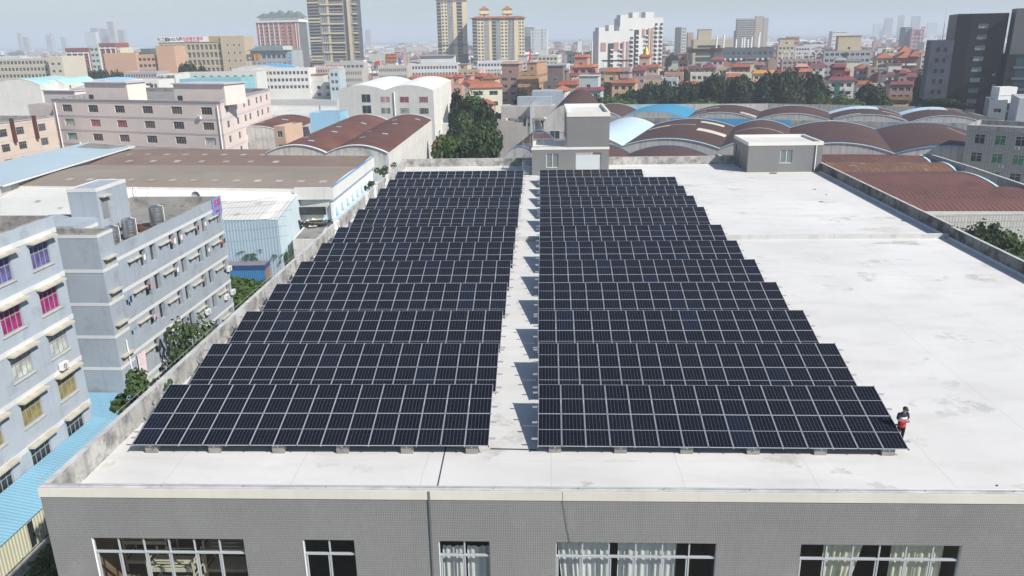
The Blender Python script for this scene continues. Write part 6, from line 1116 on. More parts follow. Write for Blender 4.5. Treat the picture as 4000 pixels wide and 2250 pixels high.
house('unfinished raw brick house with arched gable room','t7',895,1210,575,388,RAW,3,2,1,12,'flat',up=(.18,.95,7.5,'flat',RAW,RAW)); house('raw brick gabled top of the unfinished house','t7',1085,1262,385,394,RAW,2,1,1,8,'hip',RAW)
t,W,H,fr=house('orange tan apartment house with long bare balconies on every storey','t7',520,795,405,400,TANB,6,2,8,34,'flat',ww=4.2,fl=3.9,up=(.4,.95,4.2,'flat',TANB,BRB),cat='building',name='apartment_building')
for q in range(6): balcony(t,-.6,W+.2,H-3.9*q-3.3,TANB,1.4,1.5)
house('pinkish brown house left of the orange tan apartments','t7',195,508,452,425,PKB,5,2,1,14,'flat',ww=3,up=(.12,.98,5.5,'eave',PKB,PKB),fl=3.6)
t,W,H,fr=house('cream house with long bright orange eaves beside the white factory','t2',1345,1858,1372,300,CRH,3,2,4,22,'eave',OR,h=8,ww=3.2,fl=3.9); b=MB(); hip(b,1,-5,9,0,H-6,1.8,.5,OR); b.box(1,-5,0,1.5,-4.5,H-6,SAL); b.box(8.5,-5,0,9,-4.5,H-6,SAL); b.build('porch',t)
house('small orange domed hip roof house behind the cream one','t2',1545,1740,1240,385,PEA,3,2,1,10,'hip',OR)
house('brown low house with red eaves behind the cream house','t2',1395,1545,1200,400,PKB,3,2,1,10,'eave',REDR); house('salmon stepped house between the white arches and the cream house','t2',1230,1400,1300,352,SAL,3,2,1,10,'eave',REDR,up=(.2,.7,3,'flat',SAL,SAL)); house('salmon house hugging the arched white factory','t2',1060,1225,1330,346,SAL,3,2,1,11,'flat',up=(.1,.6,3,'eave',SAL,REDR))
house('tan house with broad grey tin canopy behind the white arches','t2',1130,1505,1100,470,PEA,4,4,1,13,'flat',rm=TIN,up=(.05,.45,3,'flat',None,None)); house('orange roofed long house behind the white arches','t2',595,1050,1215,440,SAL,2,6,1,12,'eave',OR); house('orange hip roofed hall just behind the left white arch','t2',510,735,1165,480,PEA,2,2,1,14,'hip',OR); house('small orange roof at the edge of the left white arch','t2',375,520,1235,400,SAL,2,2,1,10,'hip',OR); house('dark tin roofed house behind the white arches','t2',780,1350,1140,500,C('dim grey render',(.3,.3,.29)),2,5,1,14,'hip',TIN)
house('white low hall behind the pinkish brown house','t2',1500,1840,1115,500,WHH,2,6,1,12,'flat')
house('salmon house with two tiers of orange eaves before the dark grey green block','t3',535,890,1052,430,SAL,4,3,3,15,'eave',OR,up=(.1,.68,5.,'eave',SAL,OR),ww=2.4); t,W,H,fr=house('rose brown long house with grey metal pergola below the white slab towers','t3',962,1450,1078,420,ROS,4,6,2,14,'flat'); canopy(t,1,1,W-1,9,H+4.2,H+3.2,TIN)
t,W,H,fr=house('red roofed mansion with a golden cone spire','t3',1585,1895,1055,445,PEA,4,4,2,16,'eave',OR,up=(.02,.55,5.5,'eave',PEA,OR)); b=MB(); n=14; b.grid([[(W*.33+r_*math.cos(2*math.pi*j/n),6+r_*math.sin(2*math.pi*j/n),z) for j in range(n)] for r_,z in ((2.1,H+6.3),(1.35,H+8.3),(.6,H+9.8),(.05,H+11))],mat('golden cone',(.5,.38,.08),.45,.08,.5,metal=.4),True,True); b.build('spire',t)
house('plum roofed hall left of the golden spire','t3',1450,1690,1110,432,ROS,2,3,1,12,'hip',PUR); t,W,H,fr=house('salmon house with framed openings below the golden spire','t3',1990,2285,1148,400,SAL,3,2,2,13,'flat',ww=2.6)
house('rose flat house with two blue windows before the salmon one','t3',1672,1948,1195,386,ROS,2,3,2,10,'flat'); house('pale aqua flat house beside the rose flat one','t3',1955,2205,1225,378,PAB,2,3,2,10,'flat'); house('cream plinth house under the rose flat one','t3',1665,1985,1265,366,PEA,2,0,1,8,'flat')
house('white blue hall with a row of arched windows','t3',70,455,1008,480,C('white blue render',(.52,.57,.62)),2,6,1,12,'flat',ww=2.2); house('cream block with dark balconies behind the arched hall','t3',0,318,872,565,CRH,4,5,2,14,'flat',ww=3.2)
house('tin roofed rose house left of the brown unfinished gable','t3',-60,60,1060,470,SAL,2,2,1,10,'hip',TIN)
house('small plum roofed white house behind the pale aqua one','t3',460,600,1190,420,WHH,2,1,1,9,'eave',PUR); house('low peach house behind the pale aqua one','t3',520,790,1235,398,PEA,2,3,1,9,'flat'); house('plum tiled porch house right of the low peach one','t3',800,960,1190,410,ROS,2,2,1,9,'eave',PUR)
house('bright orange hip roof squeezed against the brown recessed wing','t3',945,1060,1385,362,PEA,2,1,0,8,'hip',OR)
t,W,H,fr=house('rose white house with red eaves and a grey solar canopy','t4',525,718,690,470,C('rose white render',(.56,.47,.46)),4,2,2,12,'eave',REDR,fl=4); canopy(t,-14,1,W-1,9,H+6,H+3.6,TIN); house('rose white lower wing with a green roof terrace','t4',362,524,740,474,C('rose white render',(.56,.47,.46)),3,2,0,12,'flat')
house('small peach house right of the rose white one','t4',642,800,822,450,PEA,2,1,1,9,'flat'); house('rose house with plum gable under the roof terrace','t4',395,590,825,440,ROS,2,2,1,9,'hip',PUR); house('dull pink stepped house left of the rose white one','t4',0,150,720,480,SAL,3,2,2,12,'flat',up=(0,.9,4,'flat',SAL,SAL)); house('dark brick house with blue window left of the rose white one','t4',150,358,800,460,C('dull maroon render',(.25,.12,.11)),2,2,1,10,'flat')
house('brown windowless box house behind the big trees','t4',1420,1562,690,450,BRB,0,0,1,16,'flat',fl=4); house('salmon flat house right of the brown windowless box','t4',1850,2035,800,430,SAL,3,2,1,10,'eave',SAL); t,W,H,fr=house('pink grey arcade with white frame gables behind the brown box','t4',1632,2262,690,520,ROS,3,8,1,14,'flat',ww=3); b=MB(); n=6
for i in range(n): x0,x1=W*i/n,W*(i+1)/n; b.bar((x0,0,H),(x0,0,H+3),.5,.5,WHITE); b.bar((x0,0,H+3),((x0+x1)/2,0,H+5.2),.5,.5,WHITE); b.bar(((x0+x1)/2,0,H+5.2),(x1,0,H+3),.5,.5,WHITE)
b.build('roof_frame',t)
for lb,xl,xr,yt,D,m,rf,rm in (('cream low house with grey terrace left above the big trees',190,650,905,392,CRH,'flat',OR),('cream green low house with long parapet above the big trees',750,1130,905,396,CRH,'flat',OR),('golden eaved low house above the big trees',1175,1545,905,400,PEA,'eave',mat('golden tile',(.5,.26,.04),.7,.1)),('low rose house with orange edge above the big trees',760,1000,960,380,ROS,'eave',OR),('orange edged hut at the left foot of the big trees',60,330,1085,352,PEA,'eave',OR),('plum roofed low house behind the feathery tree',1710,1890,880,415,ROS,'eave',PUR),('orange tiled low house behind the feathery tree',1900,2110,880,408,SAL,'eave',OR),('plum roofed hall with white trim behind the feathery tree',2070,2310,790,440,WHH,'eave',PUR),('dark red tiled house front in the middle above the big trees',840,1130,805,440,C('maroon render',(.3,.11,.08)),'eave',REDR),('white gabled house between low houses above the big trees',1310,1400,840,428,WHH,'hip',PUR)):
    house(lb,'t4',xl,xr,yt,D,m,2,max(1,int((xr-xl)/90)),1,9,rf,rm)
t,W,H,fr=house('grey six storey block with white air conditioners right of centre','t5',480,1228,560,520,GRE,6,9,3,18,'flat',fl=3.7,ww=2.2,cat='building',name='building'); b=MB(); b.box(W*.43,-.4,0,W*.5,-.02,H-1,TD); b.build('recess',t); upper(t,W*.3,4,W*.78,15,H,9,mat('cream stepped render',(.58,.5,.36),.8,.06),None,'flat')
house('tan house with orange hipped roof beside the grey six storey block','t5',1310,1570,672,540,PEA,3,3,2,14,'hip',OR,ww=2.6); t,W,H,fr=house('red brick villa with three orange hipped roofs and white balconies','t5',1650,1955,668,520,RBR,4,3,2,16,'hip',OR,ww=2.6); hiproof(t,W*.15,6,W*.7,14,H+3.5,4,OR); hiproof(t,W*.55,-2,W*1.05,9,H+.8,3.5,OR); balcony(t,.5,W*.35,H-4.5,WHITE); balcony(t,W*.45,W*.95,H-4.5,WHITE); balcony(t,.5,W*.35,H-9,WHITE)
house('cream villa with arched windows right of the red brick villa','t5',2015,2320,600,560,C('cream villa render',(.56,.5,.37)),4,5,1,14,'flat',ww=2.2,up=(.5,.85,6,'flat',None,None)); house('cream tower house left of the red brick villa','t5',1450,1590,530,600,C('cream villa render',(.56,.5,.37)),4,2,1,12,'flat')
t,W,H,fr=house('white house with steep plum roof and tall arched stair glazing','t5',560,960,1012,352,WHH,4,3,2,13,'eave',PUR,ww=1.9,bal=((.62,.95),)); upper(t,W*.12,1,W*.6,9,H+.3,5.,PUR,PUR,'eave'); b=MB(); b.box(W*.25,-.12,2,W*.45,-.02,H-1.2,glass('stair glazing',(.05,.12,.14),.2,.2)); b.build('stair_window',t); balcony(t,-3,W*.12,H-7,WHH)
t,W,H,fr=house('brown timbered house with plum roof edge and a tan awning','t5',1525,1885,1078,352,C('timber brown render',(.33,.24,.21)),4,3,1,12,'eave',PUR,ww=2.6,up=(.35,.7,4.5,'eave',None,PUR)); b=MB(); b.face([(W*.2,-4.,H-12.5),(W*1.2,-4,H-12.5),(W*1.2,-.1,H-8.4),(W*.2,-.1,H-8.4)],WOODR); b.build('awning',t); balcony(t,0,W,H-6.6,WOODR,1.4,1.3)
house('low house with long orange eave strip left of the round dark tree','t5',1005,1235,1078,372,WHH,2,3,1,9,'eave',OR); house('grey white house with terrace plants beside the round dark tree','t5',1240,1500,1080,376,C('grey white render',(.45,.45,.42)),3,3,1,9,'flat'); house('house with orange hips left of the plain brown slab','t5',1005,1185,835,432,ROS,4,2,1,10,'hip',OR); house('plain brown slab house with grey solar canopy','t5',1180,1330,810,425,BRB,1,1,2,18,'flat',fl=4); house('dull brown house right of the plain brown slab','t5',1340,1470,900,415,C('dull brown render',(.26,.17,.15)),3,1,1,9,'flat'); house('white house with plum eaves and arched porch','t5',1462,1755,925,400,WHH,3,3,1,11,'eave',PUR,up=(.1,.8,4.5,'flat',WHH,PUR)); house('peach narrow house with orange cap behind the arched porch house','t5',1690,1830,880,420,PEA,3,1,1,9,'eave',OR); house('long low wall house with orange coping left of the charcoal tower','t5',2000,2280,930,400,C('dull orange render',(.35,.2,.14)),2,0,0,9,'eave',OR); house('maroon roofed house with sunken yard behind the dark tree','t5',1780,2000,960,390,C('dull brown render',(.26,.17,.15)),2,2,1,9,'eave',PUR); house('brown brick house with orange tiles beside the steep plum roof','t5',665,890,870,440,C('maroon render',(.3,.11,.08)),3,3,2,11,'eave',OR)
house('pink tower block with red roof sign far right','t5',1868,2065,215,1080,C('pink tower render',(.48,.3,.33)),11,5,0,20,'flat',h=-10,ww=3,fl=4.8,cat='building',name='tower_block'); house('dark side slab joined to the far pink tower','t5',1765,1868,185,1090,mat('dim slate',(.17,.2,.24),.8,.08),0,0,0,24,'flat',h=-10,cat='building',name='tower_block')
billboard('red roof sign on the far pink tower block','t5',2010,2078,178,205,1075,mat('bright red sign',(.75,.08,.08),.5,.05)); house('white hospital like block in the far haze','t5',615,850,250,1300,WHITEW,4,9,0,22,'flat',h=-8,ww=4,fl=6,cat='building',name='building'); house('white and blue glazed low block left of the charcoal tower','t5',2065,2340,415,900,WHITEW,2,4,0,22,'flat',h=-8,ww=5,fl=5,cat='building',name='building')
house('cream six storey house behind the white framed arcade','t4',1565,1830,470,640,C('cream six render',(.6,.53,.38)),6,4,3,16,'flat',fl=3.8,up=(.1,.95,5,'flat',None,None)); house('pink house far behind the cream six storey one','t4',1718,1905,335,820,SAL,5,5,1,16,'flat',fl=4,ww=2.4); house('white stepped terraces right of the cream six storey house','t4',1840,2080,490,680,WHH,4,5,1,16,'flat',ww=3)
# trees along the boundary wall
for k,(o,x,yt,w,kd,D,lb) in enumerate((('t3',1750,1330,190,'broad',322,'leftmost of the big dark trees along the boundary wall'),('t3',2000,1300,200,'broad2',326,'second big dark tree along the boundary wall'),('t4',170,1090,190,'broad',318,'third and lower big dark tree along the boundary wall'),('t4',590,945,260,'round',322,'fourth big dark tree, broad and tall, along the boundary wall'),('t4',1010,980,270,'broad',320,'middle big tree with brighter green top along the boundary wall'),('t4',1410,935,250,'broad2',324,'sixth big dark tree right of the brighter middle one'),('t4',1760,885,300,'round',322,'tallest and widest dark tree along the boundary wall'),('t4',2150,930,190,'tall',326,'feathery tree beside the widest dark one'),('t5',1200,1105,300,'round',312,'round very dark tree standing alone before the village'),('t5',2080,950,230,'broad',330,'dark tree at the foot of the charcoal tower'),('t5',2250,1010,170,'broad2',322,'second dark tree at the foot of the charcoal tower'),('t5',400,1245,150,'bright',308,'bushy green tree low before the white plum roofed house'),('t5',560,1300,100,'yellow',306,'yellowish bush low before the white plum roofed house'),('t5',2150,760,120,'broad',480,'dark tree before the cream villa'),('t5',2010,860,120,'round',440,'rounded tree between the villa yards'),('t5',1610,720,100,'round',500,'tree left of the red brick villa'),('t4',100,830,130,'broad2',450,'dark tree left of the rose house with plum gable'),('t3',2330,1070,140,'broad2',430,'dark tree behind the salmon house with framed openings'),('t3',2140,845,170,'round',640,'rounded tree before the tan slab'),('t7',950,830,160,'round',300,'dark tree before the white orange hipped house'),('t7',1290,830,170,'tall',318,'dark tree between the orange hipped house and the pale aqua one'),('t7',560,640,150,'tall',330,'dark pointed tree below the orange tan apartments'),('t7',2100,850,160,'bright',312,'low tree at the foot of the yellow house'),('t7',2310,845,150,'bright',310,'second low tree at the foot of the yellow house'),('t7',1700,860,120,'bright',315,'low bush at the foot of the pale aqua house'),('t7',470,780,110,'broad',270,'tree behind the blue roof rooms'),('z1',640,635,120,'broad',440,'first tree of the dark belt before the red apartment row'),('z1',800,645,150,'broad2',445,'second tree of the dark belt before the red apartment row'),('z1',960,640,130,'broad',440,'third tree of the dark belt before the red apartment row'),('z1',1080,655,110,'round',446,'fourth tree of the dark belt before the red apartment row'),('z1',1780,575,150,'broad',430,'bigger dark tree right of the peach block'),('z1',1900,610,130,'broad2',435,'smaller dark tree right of the peach block'),('z1',660,820,60,'broad2',275,'tree top showing behind the pink factory roof room'),('t1',1600,790,0,'round',600,'') )):
    if not lb: continue
    p=aty(S(o,x,yt),D); h=(p.z-ZG)*(1.12 if k<11 else 1.04); wpx=w/ORG[o][2]*D/FPX/2; tree(kd,lb,(p.x,p.y,ZG),h*.98,wpx*(1.75 if k<11 else 1.4),group='big trees along the boundary wall' if k<11 else None)
for k,(px,yt,D,kd) in enumerate(((2470,345,330,'broad2'),(2545,335,334,'broad'),(2620,322,330,'round'),(2690,312,332,'broad2'),(2765,305,334,'broad'),(2850,302,330,'broad2'),(2950,305,334,'round'),(3040,298,332,'broad2'),(3130,300,334,'broad'),(3190,330,325,'tall'),(3300,372,310,'bright'),(3420,345,320,'broad2'),(3640,315,335,'broad'),(2420,375,318,'bright'),(2730,385,312,'bright'),(2320,370,330,'round'))):
    p=aty((px,yt),D); tree(kd,ORDW0[k]+' from left of the filler trees in the dark belt above the boundary wall',(p.x,p.y,ZG),p.z-ZG,7.5,group='filler trees in the dark belt')
# ---------------------------------------------------------------- fill of small houses running back to the haze
PRO=[]
def proto(desc,W_,D_,nf,m,roof,rm,up=None):
    t,W,H,fr=building('house','proto','house',(-W_/2,-D_/2),(W_/2,-D_/2),ZG+nf*3.3+.8,D_,m,autowins(W_,D_,nf,3.3,3,2,1.7,1.6,1.5,'fr'),roofm=FLATR,flush=True,nx=1)
    if roof=='eave': eave(t,W,D_,H,rm,.8,.5,1.6)
    if roof=='hip': hiproof(t,0,0,W,D_,H,min(W,D_)*.36,rm)
    if up: upper(t,W*.15,1,W*.65,D_*.7,H,3.4,m,rm,up,False)
    LAB.pop('proto',None); PRO.append((t,desc,[0]))
proto('salmon house with orange eaves',12,11,3,SAL,'eave',OR2,'eave'); proto('white house with flat roof',14,11,4,WHH,'flat',OR,'flat'); proto('brownish house with red roof',12,10,3,PKB,'hip',REDR); proto('peach house with orange hipped roof',13,12,3,PEA,'hip',OR2); proto('rose house with plum eaves',11,10,4,ROS,'eave',PUR,'flat'); proto('grey house with flat roof',16,10,3,GRE,'flat',TIN,'flat'); proto('salmon house with flat roof',12,10,4,SAL,'flat',TIN,'eave'); proto('cream house with flat roof',15,12,4,CRH,'flat',TIN,'flat'); proto('pinkish brown house with orange eaves',12,11,4,PKB,'eave',OR2,'flat'); proto('pale aqua house with red eaves',12,11,3,PAB,'eave',REDR,'flat')
SEC=[(-999,'left of the red apartment row'),(560,'around the signboard hotel'),(990,'behind the pink tower block'),(1430,'between the two tallest towers'),(1760,'around the orange capped twin tower'),(2080,'left of the white slab towers'),(2580,'right of the white slab towers'),(2860,'behind the charcoal factory'),(3150,'behind the grey six storey block'),(3480,'left of the charcoal tower')]
def ppx(P): d=Vector(P)-CAM; return 2000+FPX*d.dot(R_)/d.dot(F_)
OCC=[(o.location.x,o.location.y) for o in bpy.data.objects if o.parent is None and 'label' in o.keys() and o.location.y>280]
placed=[]; g=random.Random(21); tries=0
while len(placed)<235 and tries<6000:
    tries+=1; Y=430*(2000/430)**(g.random()**1.15); px=g.uniform(-60,3720)
    x=(px-2000)/FPX*Y*1.0
    if px<1000 and Y<640: continue
    if any(abs(x-a)<(15 if Y<900 else 11) and abs(Y-b)<(17 if Y<900 else 24) for a,b,*_ in placed) or any(abs(x-a-8)<17 and abs(Y-b-6)<15 for a,b in OCC): continue
    w=[5,3,4,3,3,3,4,3,4,2] if px>1000 else [1,6,2,1,1,6,2,4,1,1]
    k=g.choices(range(10),w)[0]; placed.append((x,Y,k,px))
seen={}
for x,Y,k,px in sorted(placed,key=lambda a:a[3]):
    t,desc,used=PRO[k]; sec=[s for a,s in SEC if px>=a][-1]; far='hazy' if Y>950 else 'nearer'; key=(desc,sec,far); seen.setdefault(key,[]).append((x,Y,k))
ORDW=['first','second','third','fourth','fifth','sixth','seventh','eighth','ninth','tenth','eleventh','twelfth']
for (desc,sec,far),lst in seen.items():
    for i,(x,Y,k) in enumerate(lst):
        t,_,used=PRO[k]
        if used[0]: c=copy_tree(t)
        else: c=t; used[0]=1
        c.rotation_euler.z=R(g.choice([-14,-18,-10,-6,72,75,-20])); c.location=(x,Y,ZG); s=g.uniform(.85,1.2); c.scale=(s*g.uniform(.9,1.25),s,g.uniform(.85,1.2))
        tag(c,(f'{ORDW[min(i,11)]} {far} ' if len(lst)>1 else f'{"single hazy" if far=="hazy" else "single nearer"} ')+desc+(' from left, ' if len(lst)>1 else ' ')+sec,'house','small houses of the spreading town')
for t,d,u in PRO:
    if not u[0]:
        for o in [*[c2 for c in t.children for c2 in c.children],*t.children,t]: bpy.data.objects.remove(o)
# the mass of roofs beyond, too many to count
b=MB(); g=random.Random(77); cols_=[SAL,WHH,PKB,PEA,ROS,GRE,CRH,OFF]; rf=[OR2,REDR,PUR,FLATR,FLATR,TIN,PALES,WHITES]
for i in range(1500):
    Y=620*(4200/620)**(g.random()**.8); px=g.uniform(-80,3750)
    if px<1000 and g.random()<.45: continue
    x=(px-2000)/FPX*Y; w,d,h=g.uniform(8,17),g.uniform(8,15),g.uniform(6,14)
    if any(abs(x-a)<14 and abs(Y-c)<18 for a,c in OCC) or (Y<1000 and any(abs(x-a)<12 and abs(Y-c)<14 for a,c,*_ in placed)): continue
    m=g.choice(cols_); b.box(x,Y,0,x+w,Y+d,h,m,'b'); r_=g.choice(rf); frustum(b,x,Y,x+w,Y+d,h+.01,h+g.choice([.5,1.5,2.4]),.5,g.choice([.4,2.5]),r_)
    if Y<1500:
        for q in range(int(h/3.2)):
            for s in range(3): b.box(x+w*(s+.3)/3,Y-.06,h-3.2*q-2.4,x+w*(s+.3)/3+1.7,Y-.01,h-3.2*q-.9,GD)
o=b.build('distant_houses',None,(0,0,ZG)); o['kind']='stuff'
# low white works, woods and hazy towers towards the horizon
WK=[]
for k,(w,d,h,m) in enumerate(((70,30,9,WHITEW),(110,36,11,PALES),(50,24,16,OFF),(36,20,22,BEI))):
    t,W,H,fr=building('factory_building','proto','building',(-w/2,-d/2),(w/2,-d/2),ZG+h,d,m,{'f':grid_holes(2,w-2,int(w/9),4,[-h*.35-1.6,-h*.75-1.2],1.8)},roofm=WHITES,par=.3,flush=True,nx=1); LAB.pop('proto',None); WK.append(t)
g=random.Random(5); kn=['long white works hall','very long works hall','white workers block','tall beige block']; cnt={}
spots=[]
for i in range(78): Y=1150*(5200/1150)**g.random(); px=g.uniform(-100,3800); spots.append((px,Y,g.choice([0,0,1,2,2,3])))
used=set()
for px,Y,k in sorted(spots):
    sec=[s for a,s in SEC if px>=a][-1]; c=WK[k] if k not in used else copy_tree(WK[k]); used.add(k); c.location=((px-2000)/FPX*Y,Y,ZG); c.rotation_euler.z=R(g.uniform(-14,4)); n=cnt[(k,sec)]=cnt.get((k,sec),0)+1
    tag(c,f'{ORDW[min(n-1,11)]} hazy {kn[k]} from the left, {sec}','building','distant works in the haze')
HZT=[]
for k,(w,d,h) in enumerate(((34,20,95),(28,18,120),(50,20,80))):
    t,W,H,fr=building('tower_block','proto','building',(-w/2,-d/2),(w/2,-d/2),ZG+h,d,[TG,GT6,OFF][k],{'f':grid_holes(2,w-2,5,3.5,[-4-9*i for i in range(7)],5)},roofm=FLATR,flush=True,nx=1); LAB.pop('proto',None); HZT.append(t)
used=set(); n=0
for px,Y,k,s in ((285,3900,0,.8),(300,4000,1,.7),(340,3900,0,.7),(430,3000,2,.95),(455,3100,0,.95),(490,3000,0,.9),(520,2950,1,.9),(550,3000,0,.85),(180,3500,1,.7),(200,3500,0,.7),(1440,4200,1,.9),(1470,4250,0,.85),(3360,3600,2,.8),(3400,3500,0,.9),(3450,3550,1,.8),(3500,3500,0,.95),(3560,3600,2,.8),(2060,1500,0,.55),(2085,1480,2,.6)):
    c=HZT[k] if k not in used else copy_tree(HZT[k]); used.add(k); n+=1; c.location=((px-2000)/FPX*Y,Y,ZG); c.scale=(s,s,s); c.rotation_euler.z=R(-10)
    sec=[q for a,q in SEC if px>=a][-1]; m_=cnt[('t',sec)]=cnt.get(('t',sec),0)+1; tag(c,f'{ORDW[m_-1]} faint tower from the left in the haze, {sec}','building','faint towers in the far haze')
bpy.context.view_layer.update()
g=random.Random(12); spots=[(g.uniform(-50,3750),520*(3600/520)**g.random()) for _ in range(130)]; cnt={}
for px,Y in sorted(spots):
    if px<1000 and Y<560: continue
    sec=[q for a,q in SEC if px>=a][-1]; m_=cnt[sec]=cnt.get(sec,0)+1; sc_=1.0 if Y<1200 else 1.8
    tree('far' if Y>800 else 'broad',f'hazy dark tree among the distant houses {sec}',((px-2000)/FPX*Y,Y,ZG),g.uniform(9,14)*min(sc_,1.3),g.uniform(6,11)*sc_,group='hazy trees '+sec)
def cranearm(label,o,x,y0,x1,y1,D,m): A=aty(S(o,x,y0),D); B=aty(S(o,x1,y1),D); b=MB(); b.bar(A,B,1.1,1.1,m); b.build('crane').name='crane'; tag(bpy.data.objects['crane'],label,'crane')
cranearm('red crane boom slanting up between the twin tower and the arched hall','t7',655,325,700,50,560,RED)
# ---------------------------------------------------------------- the man with the phone
SKIN=mat('skin',(.5,.29,.2),.6,.05,5); NAVY=mat('navy cloth',(.025,.03,.06),.85,.1,6); REDC=mat('red cloth',(.7,.01,.035),.85,.1,6); WHC=mat('white cloth',(.75,.75,.76),.85,.05,6); BLKC=mat('black trousers',(.012,.012,.015),.85,.2,6); SHOE=mat('dark shoe',(.03,.03,.035),.6); CAPM=mat('dark patterned cap',(.03,.035,.03),.85,.3,30,stain=(.3,.3,.12),sthr=.6,ss=40)
def skin_mesh(name,verts,edges,sub=2,root=0):
    me=bpy.data.meshes.new(name); me.from_pydata([v[:3] for v in verts],edges,[]); o=bpy.data.objects.new(name,me); COL.objects.link(o)
    sm=o.modifiers.new('s','SKIN'); sm.use_smooth_shade=True
    for i,v in enumerate(verts): r=v[3] if isinstance(v[3],(tuple,list)) else (v[3],v[3]); me.skin_vertices[0].data[i].radius=r; me.skin_vertices[0].data[i].use_root=(i==root)
    if sub: o.modifiers.new('d','SUBSURF').levels=sub; 
    dg=bpy.context.evaluated_depsgraph_get(); m2=bpy.data.meshes.new_from_object(o.evaluated_get(dg)); bpy.data.objects.remove(o)
    for p in m2.polygons: p.use_smooth=True
    return m2
# joints: facing -y, bent over the phone; x>0 is the image right
V=[(0,0,.95,(.155,.12)),(0,-.005,1.1,(.15,.115)),(0,-.01,1.28,(.17,.12)),(0,0,1.4,(.11,.07)),(0,-.03,1.5,.055),(0,-.075,1.57,.075),(0,-.095,1.65,.095),(0,-.075,1.71,.07)]
E_=[(0,1),(1,2),(2,3),(3,4),(4,5),(5,6),(6,7)]
def add(p,par): V.append(p); E_.append((par,len(V)-1)); return len(V)-1
hands=[]
for sx in (-1,1):
    hp_=add((sx*.095,0,.88,.09),0); kn_=add((sx*.105,-.01,.5,.062),hp_); an=add((sx*.11,.02,.1,.045),kn_); ft=add((sx*.12,-.12,.045,.04),an)
    sh=add((sx*.185,.0,1.37,.045),3); el=add((sx*.25,-.02,1.13,.045),sh); wr=add((sx*.10+.03,-.27,1.13,.028),el); pa=add((sx*.05+.03,-.315,1.14,(.036,.022)),wr)
    hands.append(pa)
    for f,(dx,l) in enumerate(((-.024,.06),(-.008,.068),(.008,.064),(.022,.05))): k=add((.03+sx*.035,-.33+dx*.6,1.15+dx*.5,.0085),pa); k=add((.03+sx*.012,-.338+dx*.6,1.158+dx*.5,.008),k); add((.03-sx*.004,-.336+dx*.6,1.166+dx*.5,.0075),k)
    k=add((.03+sx*.04,-.30,1.175,.01),pa); add((.03+sx*.015,-.305,1.19,.0085),k)
me=skin_mesh('body',V,E_); me.materials.append(SKIN)
pm=thing('person','man in navy, white and red polo shirt and dark cap looking down at a phone','person',(17.14,30.95,0),R(8))
put('body',me,pm)
def clothes(name,pts,ed,cols,sub=2):
    m=skin_mesh(name,pts,ed,sub)
    for c in cols: m.materials.append(c[0])
    for p in m.polygons:
        z=p.center.z
        for i,c in enumerate(cols):
            if c[1]<=z<c[2] and (len(c)<4 or c[3](p.center)): p.material_index=i
    return put(name,m,pm)
def rings(mb,rs,m,n=16): mb.grid([[(cx+a*math.cos(2*math.pi*j/n),cy+c*math.sin(2*math.pi*j/n),z) for j in range(n)] for z,cx,cy,a,c in rs],m,True,True)
b=MB(); rings(b,[(.80,0,0,.188,.145),(.84,0,0,.19,.147),(.95,0,0,.185,.142),(1.08,0,-.005,.18,.14),(1.19,0,-.008,.188,.14)],REDC); rings(b,[(1.19,0,-.008,.189,.141),(1.29,0,-.006,.194,.137)],WHC); rings(b,[(1.29,0,-.006,.197,.138),(1.39,0,0,.19,.12),(1.44,0,-.005,.15,.1),(1.47,0,-.015,.09,.08),(1.5,0,-.03,.066,.064)],NAVY)
for sx in (-1,1): b.tube([(sx*.15,0,1.41),(sx*.195,0,1.38),(sx*.222,-.008,1.28),(sx*.243,-.016,1.18)],.082,NAVY,12,False,.07)
b.build('shirt',pm)
b=MB(); rings(b,[(.72,0,.0,.175,.13),(.8,0,0,.172,.13),(.9,0,0,.165,.125)],BLKC)
for sx in (-1,1): rings(b,[(.09,sx*.112,.02,.058,.06),(.3,sx*.11,.01,.064,.068),(.5,sx*.106,-.008,.075,.08),(.72,sx*.097,0,.092,.105),(.82,sx*.09,0,.09,.11)],BLKC,12)
b.build('trousers',pm)
for sx in (-1,1): b=MB(); b.grid([[(sx*.115+w*math.cos(a*math.pi/5)*(1 if z<.07 else .8),-.05+.14*math.sin(a*math.pi/5),z) for a in range(10)] for w,z in ((.05,0),(.052,.05),(.045,.09))],SHOE,True,True); b.face([(sx*.115+.036*math.cos(a*math.pi/5),-.05+.14*math.sin(a*math.pi/5),.09) for a in range(10)],SHOE); b.build('shoe',pm)
b=MB(); rows_=[]
for k in range(7): a=math.pi/2*k/6; rows_.append([(.108*math.cos(a)*math.cos(j*math.pi/9),-.085+.118*math.cos(a)*math.sin(j*math.pi/9),1.685+.1*math.sin(a)) for j in range(18)])
b.grid(rows_,CAPM,True,True); b.grid([[(.085*math.cos(t_),-.185-.0*t_-.02+.02*abs(math.cos(t_))-.075*(1 if r_ else 0)*math.sin(t_),1.685-.035*r_*math.sin(t_)) for t_ in [math.pi*i/8 for i in range(9)]] for r_ in (0,1)],CAPM); b.build('cap',pm)
b=MB()
for sx in (-1,1): b.grid([[(sx*.033+.012*math.cos(a*math.pi/4),-.183,1.63+.007*math.sin(a*math.pi/4)) for a in range(8)],[(sx*.033,-.187,1.63)]*8],DARKW,True,True); 
b.build('eye',pm); b=MB(); b.bar((-.022,-.172,1.575),(.022,-.172,1.575),.01,.008,mat('lip',(.35,.13,.12),.6)); b.build('mouth',pm); b=MB(); b.face([(-.016,-.18,1.6),(.016,-.18,1.6),(0,-.21,1.605)],SKIN); b.face([(-.016,-.18,1.6),(0,-.21,1.605),(0,-.182,1.645)],SKIN); b.face([(0,-.21,1.605),(.016,-.18,1.6),(0,-.182,1.645)],SKIN); b.build('nose',pm)
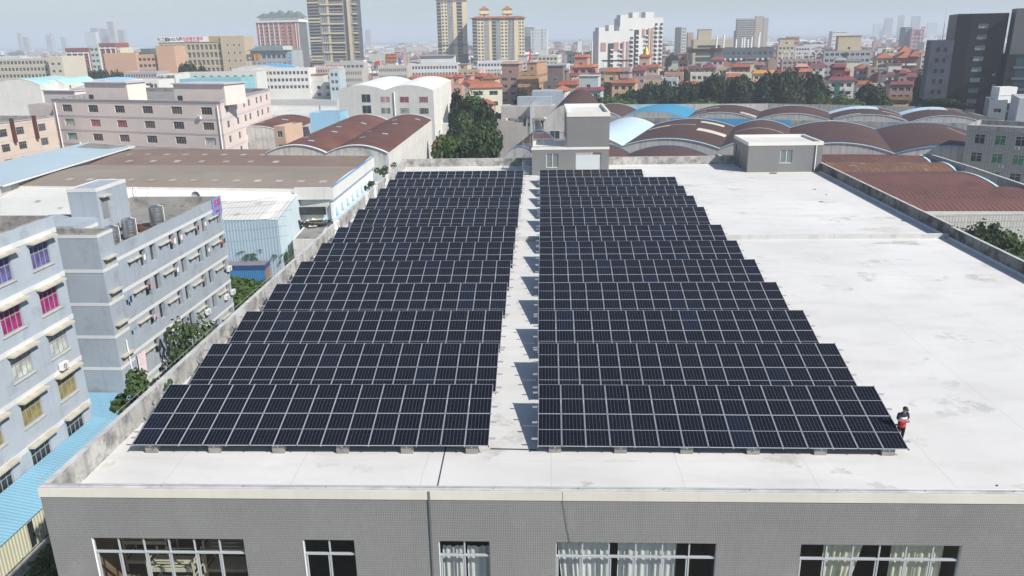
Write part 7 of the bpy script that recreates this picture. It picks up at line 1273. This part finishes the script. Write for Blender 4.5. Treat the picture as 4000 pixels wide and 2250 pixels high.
for sx in (-1,1): b=MB(); b.box(sx*.095-.01,-.1,1.6,sx*.095+.012,-.06,1.66,SKIN); b.build('ear',pm)
b=MB(); b.grid([[(.1*math.cos(t_),-.075+.09*math.sin(t_),z) for t_ in [math.pi*(i/8) for i in range(9)]] for z in (1.6,1.69)],mat('black hair',(.01,.01,.01),.6)); b.build('hair',pm)
ph=thing('phone','dark smartphone held in both hands by the man beside the panels','phone',pm.location+Matrix.Rotation(R(8),3,'Z')@Vector((.03,-.34,1.165)),R(8)); b=MB(); b.box(-.075,-.006,-.038,.075,.004,.038,DARKW); c=b.build('case',ph); c.rotation_euler.x=R(-45); b=MB(); b.box(-.07,.0045,-.034,.07,.006,.034,glass('phone screen',(.05,.06,.08),.1,.0)); c=b.build('screen',ph); c.rotation_euler.x=R(-45)
# small litter on the bare roof
for k,(o,x,y,w) in enumerate((('z8',500,938,.5),('z8',550,872,.28),('z8',440,820,.45),('z8',1280,1118,.5),('z8',50,668,1.2),('zd',2160,598,.12))): P=at(S(o,x,y),.0); b=MB(); n=9; b.grid([[(P.x+w*.5*r_*math.cos(6.28*i/n)*(1+.3*math.sin(3*i)),P.y+w*.45*r_*math.sin(6.28*i/n),.012+.05*(1-r_)) for i in range(n)] for r_ in (1,.5,.05)],mat('dark scrap',(.09,.085,.08),.9,.3,3),True,True); tag(b.build('scrap'),['round dark scrap lying on the bare right roof','small dark scrap beyond the round one on the bare roof','flattened dark scrap farthest on the bare roof','dark rag in the shade of the right parapet','strip of dark scrap at the foot of the stair room','tiny dark scrap near the front edge at right'][k],'scrap')
# ---------------------------------------------------------------- air
m=bpy.data.materials.new('haze'); m.use_nodes=True; t=m.node_tree; t.nodes.remove(t.nodes['Principled BSDF']); v=t.nodes.new('ShaderNodeVolumePrincipled'); v.inputs['Color'].default_value=(.8,.89,1,1); v.inputs['Density'].default_value=.0003; v.inputs['Anisotropy'].default_value=0.0
t.links.new(v.outputs[0],t.nodes['Material Output'].inputs['Volume'])
q=MB(); q.box(-9200,-420,ZG-1,9200,14200,150,m); o=q.build('haze'); struct(o,'stuff')
